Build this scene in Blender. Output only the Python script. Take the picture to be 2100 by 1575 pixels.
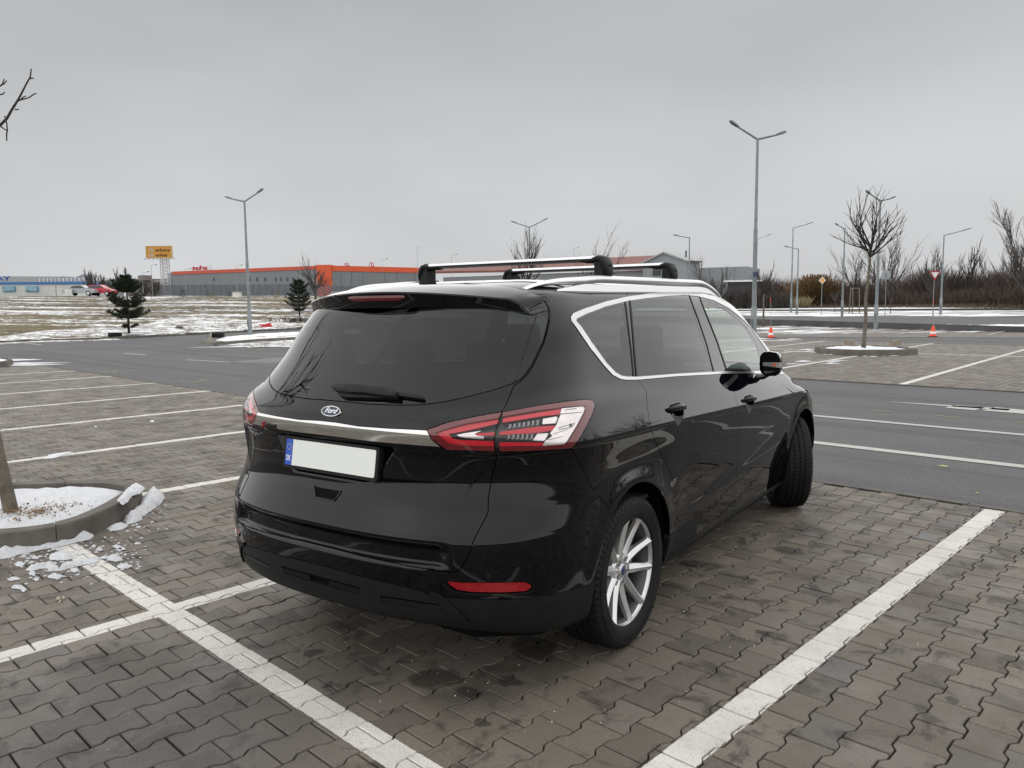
import bpy, bmesh, math, random
import numpy as np
from mathutils import Vector, Matrix
from mathutils.bvhtree import BVHTree
from mathutils.geometry import delaunay_2d_cdt

for o in list(bpy.data.objects): bpy.data.objects.remove(o)
SC = bpy.context.scene
COL = SC.collection
PI = math.pi
# ------------------------------------------------------------------ camera
CAM_H = 1.5057
FPX = 1593.145            # focal length in pixels of a 2100 px wide picture
def _cam():
    pitch, roll, yaw = math.radians(5.70856), math.radians(-0.5321), math.radians(43.923)
    F = Vector((0, math.cos(pitch), -math.sin(pitch))); R = Vector((1, 0, 0)); U = R.cross(F)
    R2 = math.cos(roll)*R + math.sin(roll)*U; U2 = -math.sin(roll)*R + math.cos(roll)*U
    M = Matrix.Rotation(yaw, 3, 'Z')
    return M @ R2, M @ U2, M @ F
CR, CU, CF = _cam()
cam = bpy.data.cameras.new('camera'); camo = bpy.data.objects.new('camera', cam); COL.objects.link(camo)
camo.matrix_world = Matrix((( CR.x, CU.x, -CF.x, 0), (CR.y, CU.y, -CF.y, 0), (CR.z, CU.z, -CF.z, CAM_H), (0, 0, 0, 1)))
cam.sensor_width = 36.0; cam.lens = FPX*36/2100; cam.clip_start = 0.05; cam.clip_end = 3000
SC.camera = camo
SC.render.resolution_x = 1024; SC.render.resolution_y = 768

# ------------------------------------------------------------------ world: even winter overcast
world = bpy.data.worlds.new("World"); SC.world = world; world.use_nodes = True
nt = world.node_tree; nt.nodes.clear()
def _n(tree, t, **k):
    n = tree.nodes.new(t)
    for a, b in k.items(): setattr(n, a, b)
    return n
wo = _n(nt, 'ShaderNodeOutputWorld'); bg = _n(nt, 'ShaderNodeBackground')
tc = _n(nt, 'ShaderNodeTexCoord'); sx = _n(nt, 'ShaderNodeSeparateXYZ')
rp = _n(nt, 'ShaderNodeValToRGB'); mp = _n(nt, 'ShaderNodeMapping'); ns = _n(nt, 'ShaderNodeTexNoise')
nt.links.new(tc.outputs['Generated'], sx.inputs[0])
el = rp.color_ramp.elements
K_ = .5359                      # the picture is exposed 0.9 stops up
def _c(r, g, b): return (r*K_, g*K_, b*K_, 1)
el[0].position = 0.0; el[0].color = _c(.610, .615, .622)
el[1].position = 1.0; el[1].color = _c(.70, .712, .735)
for p, c in ((.06, _c(.585, .592, .602)), (.16, _c(.545, .556, .568)), (.27, _c(.462, .474, .488)), (.38, _c(.425, .438, .455)), (.62, _c(.55, .562, .58))):
    e = rp.color_ramp.elements.new(p); e.color = c
nt.links.new(sx.outputs['Z'], rp.inputs[0])
nt.links.new(tc.outputs['Generated'], mp.inputs['Vector']); mp.inputs['Scale'].default_value = (1.3, 1.3, 4.0)
nt.links.new(mp.outputs[0], ns.inputs['Vector']); ns.inputs['Scale'].default_value = 1.3; ns.inputs['Detail'].default_value = 3.5
mr = _n(nt, 'ShaderNodeMapRange'); mr.inputs['From Min'].default_value = .3; mr.inputs['From Max'].default_value = .7
mr.inputs['To Min'].default_value = .90; mr.inputs['To Max'].default_value = 1.12
nt.links.new(ns.outputs['Fac'], mr.inputs['Value'])
sk = _n(nt, 'ShaderNodeTexSky', sky_type='NISHITA'); sk.sun_disc = False
sk.sun_elevation = math.radians(35); sk.sun_rotation = math.radians(200); sk.dust_density = 4
hs = _n(nt, 'ShaderNodeHueSaturation'); hs.inputs['Saturation'].default_value = .15; hs.inputs['Value'].default_value = .006
nt.links.new(sk.outputs[0], hs.inputs['Color'])
mm = _n(nt, 'ShaderNodeMix', data_type='RGBA', blend_type='MULTIPLY'); mm.inputs[0].default_value = 1.0
nt.links.new(rp.outputs[0], mm.inputs[6]); nt.links.new(mr.outputs[0], mm.inputs[7])
ad = _n(nt, 'ShaderNodeMix', data_type='RGBA', blend_type='ADD'); ad.inputs[0].default_value = 1.0
nt.links.new(mm.outputs[2], ad.inputs[6]); nt.links.new(hs.outputs[0], ad.inputs[7])
nt.links.new(ad.outputs[2], bg.inputs['Color']); bg.inputs['Strength'].default_value = 1.0
nt.links.new(bg.outputs[0], wo.inputs[0])
sun = bpy.data.lights.new('sun', 'SUN'); sun.energy = 1.5; sun.angle = math.radians(178); sun.color = (1, .985, .96)
suno = bpy.data.objects.new('sun', sun); COL.objects.link(suno)
suno.rotation_euler = (math.radians(1), 0, 0)
SC.view_settings.view_transform = 'Standard'; SC.view_settings.look = 'None'
SC.view_settings.exposure = .9; SC.view_settings.gamma = 1; SC.view_settings.use_curve_mapping = False

# ------------------------------------------------------------------ terrain and picture geometry helpers
def smooth(t): t = max(0., min(1., t)); return t*t*(3-2*t)
def ground_z(x, y):
    """the car park is flat, the land beyond it climbs gently, more so to the left"""
    r = math.hypot(x, y)
    if r < 44: return 0.0
    b = math.degrees(math.atan2(-x, y))
    s = .017 + (.0462-.017)*smooth((b-42)/18)
    t = min(r, 122)-46
    t = (t+math.sqrt(t*t+9))/2-.0
    z = s*t
    z0 = s*((-2+math.sqrt(13))/2)
    return max(0., z-z0)
def pix_dir(px, py): return CF + (px-1050)/FPX*CR - (py-787.5)/FPX*CU
def at(px, py, dist=None):
    """where the sight line through a point of the photograph meets the land, or its point at a horizontal distance"""
    d = pix_dir(px, py)
    if dist is not None:
        t = dist/math.hypot(d.x, d.y); return Vector((d.x*t, d.y*t, CAM_H+d.z*t))
    t, last = 1.0, None
    while t < 400:
        p = d*t; z = CAM_H+p.z
        if z < ground_z(p.x, p.y):
            lo, hi = t/1.01, t
            for _ in range(30):
                m = (lo+hi)/2; q = d*m
                if CAM_H+q.z < ground_z(q.x, q.y): hi = m
                else: lo = m
            q = d*hi; return Vector((q.x, q.y, ground_z(q.x, q.y)))
        t *= 1.01
    p = d*(130/math.hypot(d.x, d.y)); return Vector((p.x, p.y, ground_z(p.x, p.y)))

# ------------------------------------------------------------------ objects
def link(name, me, mat=None, parent=None, kind=None):
    o = bpy.data.objects.new(name, me); COL.objects.link(o)
    if mat is not None and me is not None and not me.materials:
        for m in (mat if isinstance(mat, (list, tuple)) else [mat]): me.materials.append(m)
    if parent: o.parent = parent
    if kind: o['kind'] = kind
    return o
def tag(o, label, cat, group=None):
    o['label'] = label; o['category'] = cat
    if group: o['group'] = group
    return o
def thing(name, label, cat, loc=(0, 0, 0), rz=0, group=None):
    o = bpy.data.objects.new(name, None); COL.objects.link(o); o.empty_display_size = .2
    o.location = loc; o.rotation_euler = (0, 0, rz)
    return tag(o, label, cat, group)
def copy_tree(o, parent=None):
    c = o.copy(); COL.objects.link(c)
    if parent: c.parent = parent
    for ch in list(o.children): copy_tree(ch, c)
    return c
def mesh(verts, faces, smooth_=False, name='m'):
    me = bpy.data.meshes.new(name); me.from_pydata([tuple(v) for v in verts], [], [tuple(f) for f in faces])
    me.update()
    if smooth_: me.polygons.foreach_set('use_smooth', [True]*len(me.polygons))
    return me
class MB:
    """collects boxes, tubes and prisms into one mesh"""
    def __init__(s): s.v = []; s.f = []; s.m = []; s.mi = 0
    def add(s, vs, fs):
        n = len(s.v); s.v += [tuple(v) for v in vs]; s.f += [tuple(i+n for i in f) for f in fs]; s.m += [s.mi]*len(fs)
    def box(s, c, d, rz=0):
        ca, sa = math.cos(rz), math.sin(rz); vs = []
        for z in (-.5, .5):
            for x, y in ((-.5, -.5), (.5, -.5), (.5, .5), (-.5, .5)):
                X, Y = x*d[0], y*d[1]; vs.append((c[0]+X*ca-Y*sa, c[1]+X*sa+Y*ca, c[2]+z*d[2]))
        s.add(vs, [(3, 2, 1, 0), (4, 5, 6, 7), (0, 1, 5, 4), (1, 2, 6, 5), (2, 3, 7, 6), (3, 0, 4, 7)])
    def prism(s, pts, z0, z1):
        n = len(pts); s.add([(p[0], p[1], z0) for p in pts]+[(p[0], p[1], z1) for p in pts],
            [tuple(range(n))[::-1], tuple(range(n, 2*n))]+[(i, (i+1) % n, n+(i+1) % n, n+i) for i in range(n)])
    def tube(s, pts, rad, n=8, cap=True, flat=1.0):
        pts = [Vector(p) for p in pts]; N = len(pts)
        if not isinstance(rad, (list, tuple)): rad = [rad]*N
        vs = []; up = None
        for i in range(N):
            t = (pts[min(i+1, N-1)]-pts[max(i-1, 0)])
            if t.length < 1e-9: t = Vector((0, 0, 1))
            t.normalize()
            if up is None: up = Vector((0, 0, 1)) if abs(t.z) < .9 else Vector((1, 0, 0))
            a = t.cross(up).normalized(); b = a.cross(t).normalized(); up = b
            for k in range(n):
                w = 2*PI*k/n; vs.append(pts[i]+a*(math.cos(w)*rad[i])+b*(math.sin(w)*rad[i]*flat))
        fs = [(i*n+k, i*n+(k+1) % n, (i+1)*n+(k+1) % n, (i+1)*n+k) for i in range(N-1) for k in range(n)]
        if cap: fs += [tuple(range(n))[::-1], tuple((N-1)*n+k for k in range(n))]
        s.add(vs, fs)
    def lathe(s, prof, n=32, axis='Z', c=(0, 0, 0), close=False):
        vs = []
        for r, h in prof:
            for k in range(n):
                w = 2*PI*k/n; a, b = r*math.cos(w), r*math.sin(w)
                p = (a, b, h) if axis == 'Z' else ((h, a, b) if axis == 'X' else (a, h, b))
                vs.append((p[0]+c[0], p[1]+c[1], p[2]+c[2]))
        m = len(prof); fs = []
        for i in range(m if close else m-1):
            j = (i+1) % m
            for k in range(n): fs.append((i*n+k, i*n+(k+1) % n, j*n+(k+1) % n, j*n+k))
        s.add(vs, fs)
    def mesh(s, smooth_=False, mats=None):
        me = mesh(s.v, s.f, smooth_)
        if mats:
            for m in mats: me.materials.append(m)
            me.polygons.foreach_set('material_index', s.m)
        return me
    def build(s, name, mat, parent=None, smooth_=False, kind=None, auto=None):
        me = s.mesh(smooth_, mat if isinstance(mat, (list, tuple)) else None)
        bm = bmesh.new(); bm.from_mesh(me); bmesh.ops.recalc_face_normals(bm, faces=bm.faces); bm.to_mesh(me); bm.free()
        if auto: sharp(me, auto)
        return link(name, me, mat, parent, kind)
def sharp(me, ang):
    me.polygons.foreach_set('use_smooth', [True]*len(me.polygons))
    bm = bmesh.new(); bm.from_mesh(me)
    for e in bm.edges:
        if len(e.link_faces) == 2: e.smooth = e.calc_face_angle(0) < math.radians(ang)
        else: e.smooth = True
    bm.to_mesh(me); bm.free()

# ------------------------------------------------------------------ materials
MATS = {}
def principled(name, col, rough=.5, metal=0., spec=.5, coat=0., coat_rough=.03, trans=0., alpha=1., ior=1.5):
    if name in MATS: return MATS[name]
    m = bpy.data.materials.new(name); m.use_nodes = True; MATS[name] = m
    b = m.node_tree.nodes['Principled BSDF']
    b.inputs['Base Color'].default_value = (*col, 1); b.inputs['Roughness'].default_value = rough
    b.inputs['Metallic'].default_value = metal; b.inputs['Specular IOR Level'].default_value = spec
    b.inputs['Coat Weight'].default_value = coat; b.inputs['Coat Roughness'].default_value = coat_rough
    b.inputs['Transmission Weight'].default_value = trans; b.inputs['Alpha'].default_value = alpha
    b.inputs['IOR'].default_value = ior
    return m
class NB:
    """small node-building helper for one material"""
    def __init__(s, m): s.t = m.node_tree; s.b = s.t.nodes['Principled BSDF']
    def n(s, t, **k): return _n(s.t, t, **k)
    def l(s, a, b): s.t.links.new(a, b)
    def coord(s, which='Object'): return s.n('ShaderNodeTexCoord').outputs[which]
    def world(s): return s.n('ShaderNodeNewGeometry').outputs['Position']
    def noise(s, vec, scale, detail=3, rough=.5, out='Fac', dist=0.):
        x = s.n('ShaderNodeTexNoise'); x.inputs['Scale'].default_value = scale; x.inputs['Detail'].default_value = detail
        x.inputs['Roughness'].default_value = rough; x.inputs['Distortion'].default_value = dist
        if vec is not None: s.l(vec, x.inputs['Vector'])
        return x.outputs[out]
    def vor(s, vec, scale, out='Distance', feature='F1'):
        x = s.n('ShaderNodeTexVoronoi', feature=feature); x.inputs['Scale'].default_value = scale
        if vec is not None: s.l(vec, x.inputs['Vector'])
        return x.outputs[out]
    def map(s, v, a, b, c=0., d=1.):
        x = s.n('ShaderNodeMapRange'); x.inputs['From Min'].default_value = a; x.inputs['From Max'].default_value = b
        x.inputs['To Min'].default_value = c; x.inputs['To Max'].default_value = d; s.l(v, x.inputs['Value']); return x.outputs[0]
    def math(s, op, a, b=None):
        x = s.n('ShaderNodeMath', operation=op)
        for i, q in enumerate((a, b)):
            if q is None: continue
            if isinstance(q, (int, float)): x.inputs[i].default_value = q
            else: s.l(q, x.inputs[i])
        return x.outputs[0]
    def mix(s, f, a, b, blend='MIX'):
        x = s.n('ShaderNodeMix', data_type='RGBA', blend_type=blend)
        if isinstance(f, (int, float)): x.inputs[0].default_value = f
        else: s.l(f, x.inputs[0])
        for i, q in ((6, a), (7, b)):
            if isinstance(q, tuple): x.inputs[i].default_value = (*q, 1)
            else: s.l(q, x.inputs[i])
        return x.outputs[2]
    def bump(s, h, strength=.3, dist=.01):
        x = s.n('ShaderNodeBump'); x.inputs['Strength'].default_value = strength; x.inputs['Distance'].default_value = dist
        s.l(h, x.inputs['Height']); s.l(x.outputs[0], s.b.inputs['Normal'])
    def mapping(s, vec, scale=(1, 1, 1), rot=(0, 0, 0)):
        x = s.n('ShaderNodeMapping'); x.inputs['Scale'].default_value = scale; x.inputs['Rotation'].default_value = rot
        s.l(vec, x.inputs['Vector']); return x.outputs[0]
def noisy(name, c1, c2, scale=8, rough=.7, bump=0., bscale=None, metal=0., spec=.5, detail=4, space='Object'):
    """base colour wandering between two tones"""
    if name in MATS: return MATS[name]
    m = principled(name, c1, rough, metal, spec); b = NB(m)
    v = b.coord('Object') if space == 'Object' else b.world()
    f = b.map(b.noise(v, scale, detail, .6), .3, .7)
    b.l(b.mix(f, c1, c2), b.b.inputs['Base Color'])
    if bump: b.bump(b.noise(v, bscale or scale*4, 3), bump, .01)
    return m
# ================================================================== the car: body surface
CAR_X, CAR_Y, CAR_A = -2.83789, 2.60573, 0.164611
_fw = Vector((-math.sin(CAR_A), math.cos(CAR_A), 0)); _rt = Vector((math.cos(CAR_A), math.sin(CAR_A), 0))
_co = Vector((-CAR_X, -CAR_Y, 0))
CAM_LOC = Vector((_co.dot(_rt), _co.dot(_fw), CAM_H))     # the viewpoint in the car's own frame
def car_ray(px, py):
    d = pix_dir(px, py); return Vector((d.dot(_rt), d.dot(_fw), d.z)).normalized()
# rows: rear y, rear z, corner depth, corner power, half width (quarter, door, fender), side z at y=0 and y=2.4, front y, front z
ROWS = np.array([
 [-.840, .270, .62, 2.7, .850, .840, .840, .215, .200, 3.58, .200],
 [-.945, .330, .62, 2.7, .895, .880, .880, .260, .245, 3.68, .260],
 [-.968, .400, .62, 2.7, .918, .905, .910, .345, .325, 3.74, .340],
 [-.978, .470, .62, 2.7, .930, .918, .920, .430, .410, 3.78, .420],
 [-.980, .535, .62, 2.7, .935, .926, .925, .505, .480, 3.79, .500],
 [-.978, .590, .62, 2.7, .936, .930, .926, .570, .540, 3.79, .560],
 [-.972, .645, .62, 2.7, .935, .932, .926, .640, .600, 3.78, .620],
 [-.965, .662, .62, 2.7, .934, .932, .926, .662, .617, 3.78, .640],
 [-.920, .750, .63, 2.7, .930, .932, .926, .750, .690, 3.76, .700],
 [-.910, .775, .63, 2.7, .930, .933, .926, .778, .712, 3.75, .720],
 [-.896, .860, .64, 2.65, .932, .936, .926, .860, .785, 3.71, .780],
 [-.891, .945, .63, 2.7, .944, .940, .926, .945, .858, 3.62, .850],
 [-.891, .968, .62, 2.8, .949, .939, .923, .968, .880, 3.55, .880],
 [-.897, 1.030, .62, 2.85, .930, .918, .903, 1.030, .935, 3.30, .965],
 [-.884, 1.068, .62, 2.85, .902, .897, .882, 1.090, .975, 3.22, 1.01],
 [-.845, 1.130, .64, 2.7, .828, .864, .845, 1.182, 1.030, 3.08, 1.06],
 [-.758, 1.250, .64, 2.75, .780, .812, .790, 1.290, 1.160, 2.88, 1.18],
 [-.662, 1.380, .63, 2.95, .740, .752, .735, 1.410, 1.320, 2.60, 1.33],
 [-.575, 1.500, .60, 3.1, .678, .694, .675, 1.515, 1.500, 2.30, 1.500],
 [-.530, 1.545, .55, 3.1, .632, .648, .625, 1.562, 1.556, 2.15, 1.555],
 [-.440, 1.580, .50, 3.0, .550, .570, .530, 1.598, 1.592, 1.97, 1.592],
 [-.300, 1.605, .42, 2.8, .430, .450, .410, 1.622, 1.618, 1.80, 1.613],
 [-.050, 1.628, .34, 2.6, .240, .240, .230, 1.640, 1.630, 1.60, 1.628],
 [ .200, 1.640, .20, 2.4, .000, .000, .000, 1.647, 1.640, 1.40, 1.640]], float)
NR = len(ROWS)
def _pchip_slopes(y):
    n = len(y); d = np.diff(y, axis=0); m = np.zeros_like(y)
    a, b = d[:-1], d[1:]
    with np.errstate(divide='ignore', invalid='ignore'):
        h = np.where(a*b > 0, 2*a*b/(a+b), 0)
    m[1:-1] = h; m[0] = d[0]; m[-1] = d[-1]; return m
_SL = _pchip_slopes(ROWS)
def row_at(v):
    v = np.clip(v, 0, NR-1-1e-9); i = np.floor(v).astype(int); t = (v-i)[:, None]
    h00 = 2*t**3-3*t**2+1; h10 = t**3-2*t**2+t; h01 = -2*t**3+3*t**2; h11 = t**3-t**2
    return h00*ROWS[i]+h10*_SL[i]+h01*ROWS[i+1]+h11*_SL[i+1]
def sst(t): t = np.clip(t, 0, 1); return t*t*(3-2*t)
def body(u, v):
    """point of the right half of the body; u runs from the rear centre round the corner, along the side, to the front centre"""
    u = np.asarray(u, float); v = np.asarray(v, float)
    r = row_at(v); yr, zr, B, n, wq, wd, wf, z0, z1, yf, zf = r.T
    Bf = np.clip(.75-.25*sst((v-13)/3)-.30*sst((v-19)/4), .08, 1); nf = 2.5
    ys, ye = yr+B, yf-Bf
    # rear arc
    t = np.clip(u, 0, 1)*PI/2; e = 2/n
    xa = wq*np.sin(t)**e; ya = yr+B-B*np.maximum(np.cos(t), 0)**e
    # side
    s = np.clip(u-1, 0, 1); y = ys+(ye-ys)*s
    x = wq+(wd-wq)*sst((y-ys)/(1.0-ys*.5+.2)) ; x = x+(wf-wd)*sst((y-1.7)/1.2)
    # front arc
    tf = np.clip(u-2, 0, 1)*PI/2
    xf = (wq+(wd-wq)*sst((ye-ys)/(1.0-ys*.5+.2))+(wf-wd)*sst((ye-1.7)/1.2))*np.maximum(np.cos(tf), 0)**(2/nf); yff = yf-Bf+Bf*np.sin(tf)**(2/nf)
    X = np.where(u < 1, xa, np.where(u < 2, x, xf)); Y = np.where(u < 1, ya, np.where(u < 2, y, yff))
    zs = z0+(z1-z0)*Y/2.4
    k = sst((np.clip(u, 0, 1)-.25)/.75); kf = sst((u-2)/.9)
    Z = np.where(u < 2, zr+(zs-zr)*k, zs+(zf-zs)*kf)
    # ---- sculpting
    # plate recess in the tailgate
    q = sst((.350-.12*np.clip((.965-Z)/.14, 0, 1)-np.abs(X))/.045)*sst((.978-Z)/.02)*sst((Z-.822)/.03)*(u < 1)
    Y = Y+.030*q
    # lower tailgate sits back behind the bumper ledge
    q = sst((.63-X)/.08)*sst((Z-.545)/.022)*sst((.652-Z)/.05)*(u < 1); Y = Y+.030*q
    # chrome strip stands proud
    # wheel arch flares
    for yw, zw in ((0, .35), (2.849, .35)):
        rr = np.hypot(Y-yw, Z-zw); g = np.exp(-(np.maximum(rr-.385, 0)/.06)**2)*(rr > .25)*(X > .5)*sst((Z-.2)/.1)
        X = X+.012*g
    # hollow above the rear arch and along the doors, crease rising to the front
    g = np.exp(-((Y-.02)/.34)**2-((Z-.82)/.055)**2)*(X > .6); X = X-.010*g
    zc = .415+(Y-.45)*.085
    g = sst((Y-.42)/.25)*sst((2.35-Y)/.3)*(X > .6)
    X = X-.011*g*sst((Z-zc)/.10)*sst((.82-Z)/.32)
    return np.stack([X, Y, Z], -1)
def body_n(u, v):
    e = 1e-3; uu = np.clip(u, e, 3-e); vv = np.clip(v, e, NR-1-e)
    du = body(uu+e, vv)-body(uu-e, vv); dv = body(uu, vv+e)-body(uu, vv-e)
    n = np.cross(du, dv); n /= np.maximum(np.linalg.norm(n, axis=-1, keepdims=True), 1e-12)
    return n
_US = np.concatenate([np.linspace(0, .84, 121)[:-1], np.linspace(.84, 1, 17)[:-1], np.linspace(1, 2, 111)[:-1], np.linspace(2, 3, 25)])
_VS = []
for j in range(NR-1):
    k = (5 if j in (4, 6, 8, 11) else 11) if 4 <= j <= 11 else (9 if j in (15, 16, 17) else 5)
    _VS += list(np.linspace(j, j+1, k+1)[:-1])
_VS = np.array(_VS+[NR-1.])
_gu, _gv = np.meshgrid(_US, _VS, indexing='ij')
_gp = body(_gu.ravel(), _gv.ravel()); _nu, _nv = len(_US), len(_VS)
_gf = [(i*_nv+j, (i+1)*_nv+j, (i+1)*_nv+j+1, i*_nv+j+1) for i in range(_nu-1) for j in range(_nv-1)]
_tri = [t for f in _gf for t in ((f[0], f[1], f[2]), (f[0], f[2], f[3]))]
BODY_BVH = BVHTree.FromPolygons([Vector(p) for p in _gp], _tri)
_guf, _gvf = _gu.ravel(), _gv.ravel()
MISS = []
def cast(px, py, lift=0.):
    """(u, v) where the sight line through a picture point meets the right half of the body"""
    d = car_ray(px, py); loc, nr, idx, dist = BODY_BVH.ray_cast(CAM_LOC, d)
    if loc is None:      # just outside the outline: take the closest place on the surface
        best = None
        for k in range(120):
            q = CAM_LOC+d*(2.2+k*.04); l2, n2, i2, d2 = BODY_BVH.find_nearest(q)
            if best is None or d2 < best[0]: best = (d2, l2, i2)
        MISS.append((px, py, round(best[0], 3))); loc, idx = best[1], best[2]
    return uv_of(loc, idx)
def uv_of(loc, idx):
    a, b, c = _tri[idx]; A, B, C = (Vector(_gp[i]) for i in (a, b, c))
    v0, v1, v2 = B-A, C-A, loc-A
    d00, d01, d11, d20, d21 = v0.dot(v0), v0.dot(v1), v1.dot(v1), v2.dot(v0), v2.dot(v1)
    den = d00*d11-d01*d01
    if abs(den) < 1e-18: return float(_guf[a]), float(_gvf[a])
    w1 = (d11*d20-d01*d21)/den; w2 = (d00*d21-d01*d20)/den; w0 = 1-w1-w2
    return (w0*_guf[a]+w1*_guf[b]+w2*_guf[c], w0*_gvf[a]+w1*_gvf[b]+w2*_gvf[c])
def uv_near(p):
    loc, nr, idx, dist = BODY_BVH.find_nearest(Vector(p)); return uv_of(loc, idx)
def densify(pts, step):
    out = []
    for a, b in zip(pts[:-1], pts[1:]):
        n = max(1, int(math.hypot(b[0]-a[0], b[1]-a[1])/step))
        out += [(a[0]+(b[0]-a[0])*i/n, a[1]+(b[1]-a[1])*i/n) for i in range(n)]
    return out+[pts[-1]]
def px_line(pts, step=9): return [cast(*p) for p in densify(pts, step)]
def px_loop(pts, step=9): return px_line(list(pts)+[pts[0]], step)[:-1]
def inside(P, loop):
    """points (n,2) inside a closed loop"""
    x, y = P[:, 0], P[:, 1]; r = np.zeros(len(P), bool); L = np.array(loop); Q = np.roll(L, -1, 0)
    for (x0, y0), (x1, y1) in zip(L, Q):
        if y0 == y1: continue
        c = ((y0 > y) != (y1 > y)) & (x < (x1-x0)*(y-y0)/(y1-y0)+x0); r ^= c
    return r
# ------------------------------------------------------------------ car materials
def paint_mat():
    m = principled('black_paint', (.0010, .0013, .0024), .022, spec=.32); b = NB(m)
    v = b.coord('Object'); f = b.noise(v, 3.0, 4, .65); b.l(b.map(f, .35, .75, .012, .035), b.b.inputs['Roughness'])
    dirt = b.math('MULTIPLY', b.map(b.noise(v, 9, 5, .7), .52, .72, 0, 1), .006)
    sp = b.n('ShaderNodeSeparateXYZ'); b.l(v, sp.inputs[0]); low = b.map(sp.outputs[2], .95, .35, 0, 1)
    film = b.math('MULTIPLY', b.math('MULTIPLY', low, b.map(b.noise(v, 26, 6, .75), .50, .72, 0, 1)), .004); dirt = b.math('ADD', dirt, film)
    col = b.mix(dirt, (.0010, .0013, .0024), (.25, .23, .2)); b.l(col, b.b.inputs['Base Color'])
    return m
M_PAINT = paint_mat()
M_PLASTIC = noisy('black_grained_plastic', (.004, .0046, .0055), (.007, .0078, .009), 30, .55, .15, 400, spec=.22)
M_GLOSSB = principled('gloss_black_trim', (.004, .004, .005), .06, spec=.6)
M_RUBBER = principled('rubber_seal', (.006, .006, .006), .6, spec=.3)
M_DARK = principled('dark_void', (.003, .003, .003), .9, spec=.1)
M_CHROME = principled('chrome', (.62, .62, .61), .10, 1.0); M_TRIMC = principled('bright_trim', (.56, .56, .56), .22, 1.0)
M_SATIN = principled('satin_aluminium', (.70, .705, .71), .42, 1.0)
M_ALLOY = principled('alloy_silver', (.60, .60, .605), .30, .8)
M_ALLOYD = principled('alloy_dark', (.20, .20, .20), .45, .8)  # darker metal for bolts, calipers and exhaust pipe
M_TYRE = noisy('tyre_rubber', (.004, .004, .0045), (.008, .008, .0085), 14, .66, .15, 160, spec=.22)
M_SEAT = noisy('seat_cloth', (.028, .029, .032), (.045, .046, .05), 40, .9)
M_LENSR = principled('red_lens', (.52, .008, .022), .12, spec=.6)
M_REFR = noisy('red_reflector', (.20, .002, .006), (.27, .004, .010), 60, .12, .1, 300)
M_LAMPG = principled('lamp_grey', (.055, .057, .06), .3, .6)
M_LAMPC = noisy('lamp_chrome', (.70, .70, .70), (.82, .82, .82), 20, .20, 0, None, .75)
M_WHITE = principled('white_plate', (.70, .73, .69), .35)
M_BLUE = principled('plate_blue', (.005, .06, .42), .35)
M_BADGE = principled('badge_blue', (.012, .022, .06), .15)
def glass_mat(name, tint, gloss=1.0):
    m = bpy.data.materials.new(name); m.use_nodes = True; t = m.node_tree; t.nodes.clear()
    o = _n(t, 'ShaderNodeOutputMaterial'); tr = _n(t, 'ShaderNodeBsdfTransparent'); tr.inputs[0].default_value = (*tint, 1)
    gl = _n(t, 'ShaderNodeBsdfGlossy'); gl.inputs['Roughness'].default_value = .012; gl.inputs['Color'].default_value = (gloss, gloss, gloss, 1)
    fr = _n(t, 'ShaderNodeFresnel'); fr.inputs['IOR'].default_value = 1.5; mx = _n(t, 'ShaderNodeMixShader')
    ge = _n(t, 'ShaderNodeNewGeometry'); mi = _n(t, 'ShaderNodeMapRange'); mi.inputs['To Min'].default_value = 1.42; mi.inputs['To Max'].default_value = 1/1.42
    t.links.new(ge.outputs['Backfacing'], mi.inputs['Value']); t.links.new(mi.outputs[0], fr.inputs['IOR'])
    t.links.new(fr.outputs[0], mx.inputs[0]); t.links.new(tr.outputs[0], mx.inputs[1]); t.links.new(gl.outputs[0], mx.inputs[2])
    t.links.new(mx.outputs[0], o.inputs[0]); return m
M_GTINT = glass_mat('privacy_glass', (.15, .165, .17)); M_GCLEAR = glass_mat('clear_green_glass', (.80, .90, .86))
M_LENS = glass_mat('clear_lens', (.93, .90, .90)); M_LENSRT = glass_mat('red_tinted_lens', (.62, .045, .06))

car = thing('family_car', 'black people carrier parked in the bay with silver roof bars and front wheels turned', 'car', (CAR_X, CAR_Y, 0), CAR_A)

# ------------------------------------------------------------------ outlines of the panels (right half), traced on the surface
def cast_side(y, z):
    loc, nr, idx, d = BODY_BVH.ray_cast(Vector((2.0, y, z)), Vector((-1, 0, 0)))
    if loc is None: return None
    return uv_of(loc, idx)
def cast_rear(x, z):
    loc, nr, idx, d = BODY_BVH.ray_cast(Vector((x, -3, z)), Vector((0, 1, 0))); return uv_of(loc, idx)
def cast_front(x, z):
    loc, nr, idx, d = BODY_BVH.ray_cast(Vector((x, 6, z)), Vector((0, -1, 0))); return uv_of(loc, idx)
def side_loop(pts, step=.02): return [cast_side(*p) for p in densify(pts+[pts[0]], step)[:-1]]
GLASS_EDGE = [(1126, 650), (1125, 657), (1119, 684), (1113, 703), (1103, 723), (1091, 748), (1078, 767), (1066, 779), (1050, 787), (1025, 796), (1000, 803), (970, 811), (940, 818), (900, 826), (860, 830), (820, 831), (760, 829), (722, 825)]
_vt = 18.6
L_glass = [(0, _vt)]+[(x, _vt) for x in np.linspace(.05, .80, 14)]+px_line(GLASS_EDGE)+[(0, None)]
def close_centre(L):
    L = [p for p in L if p[1] is not None]; return L+[(0.0, L[-1][1]+0.0)]
L_glass = close_centre(L_glass)
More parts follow.
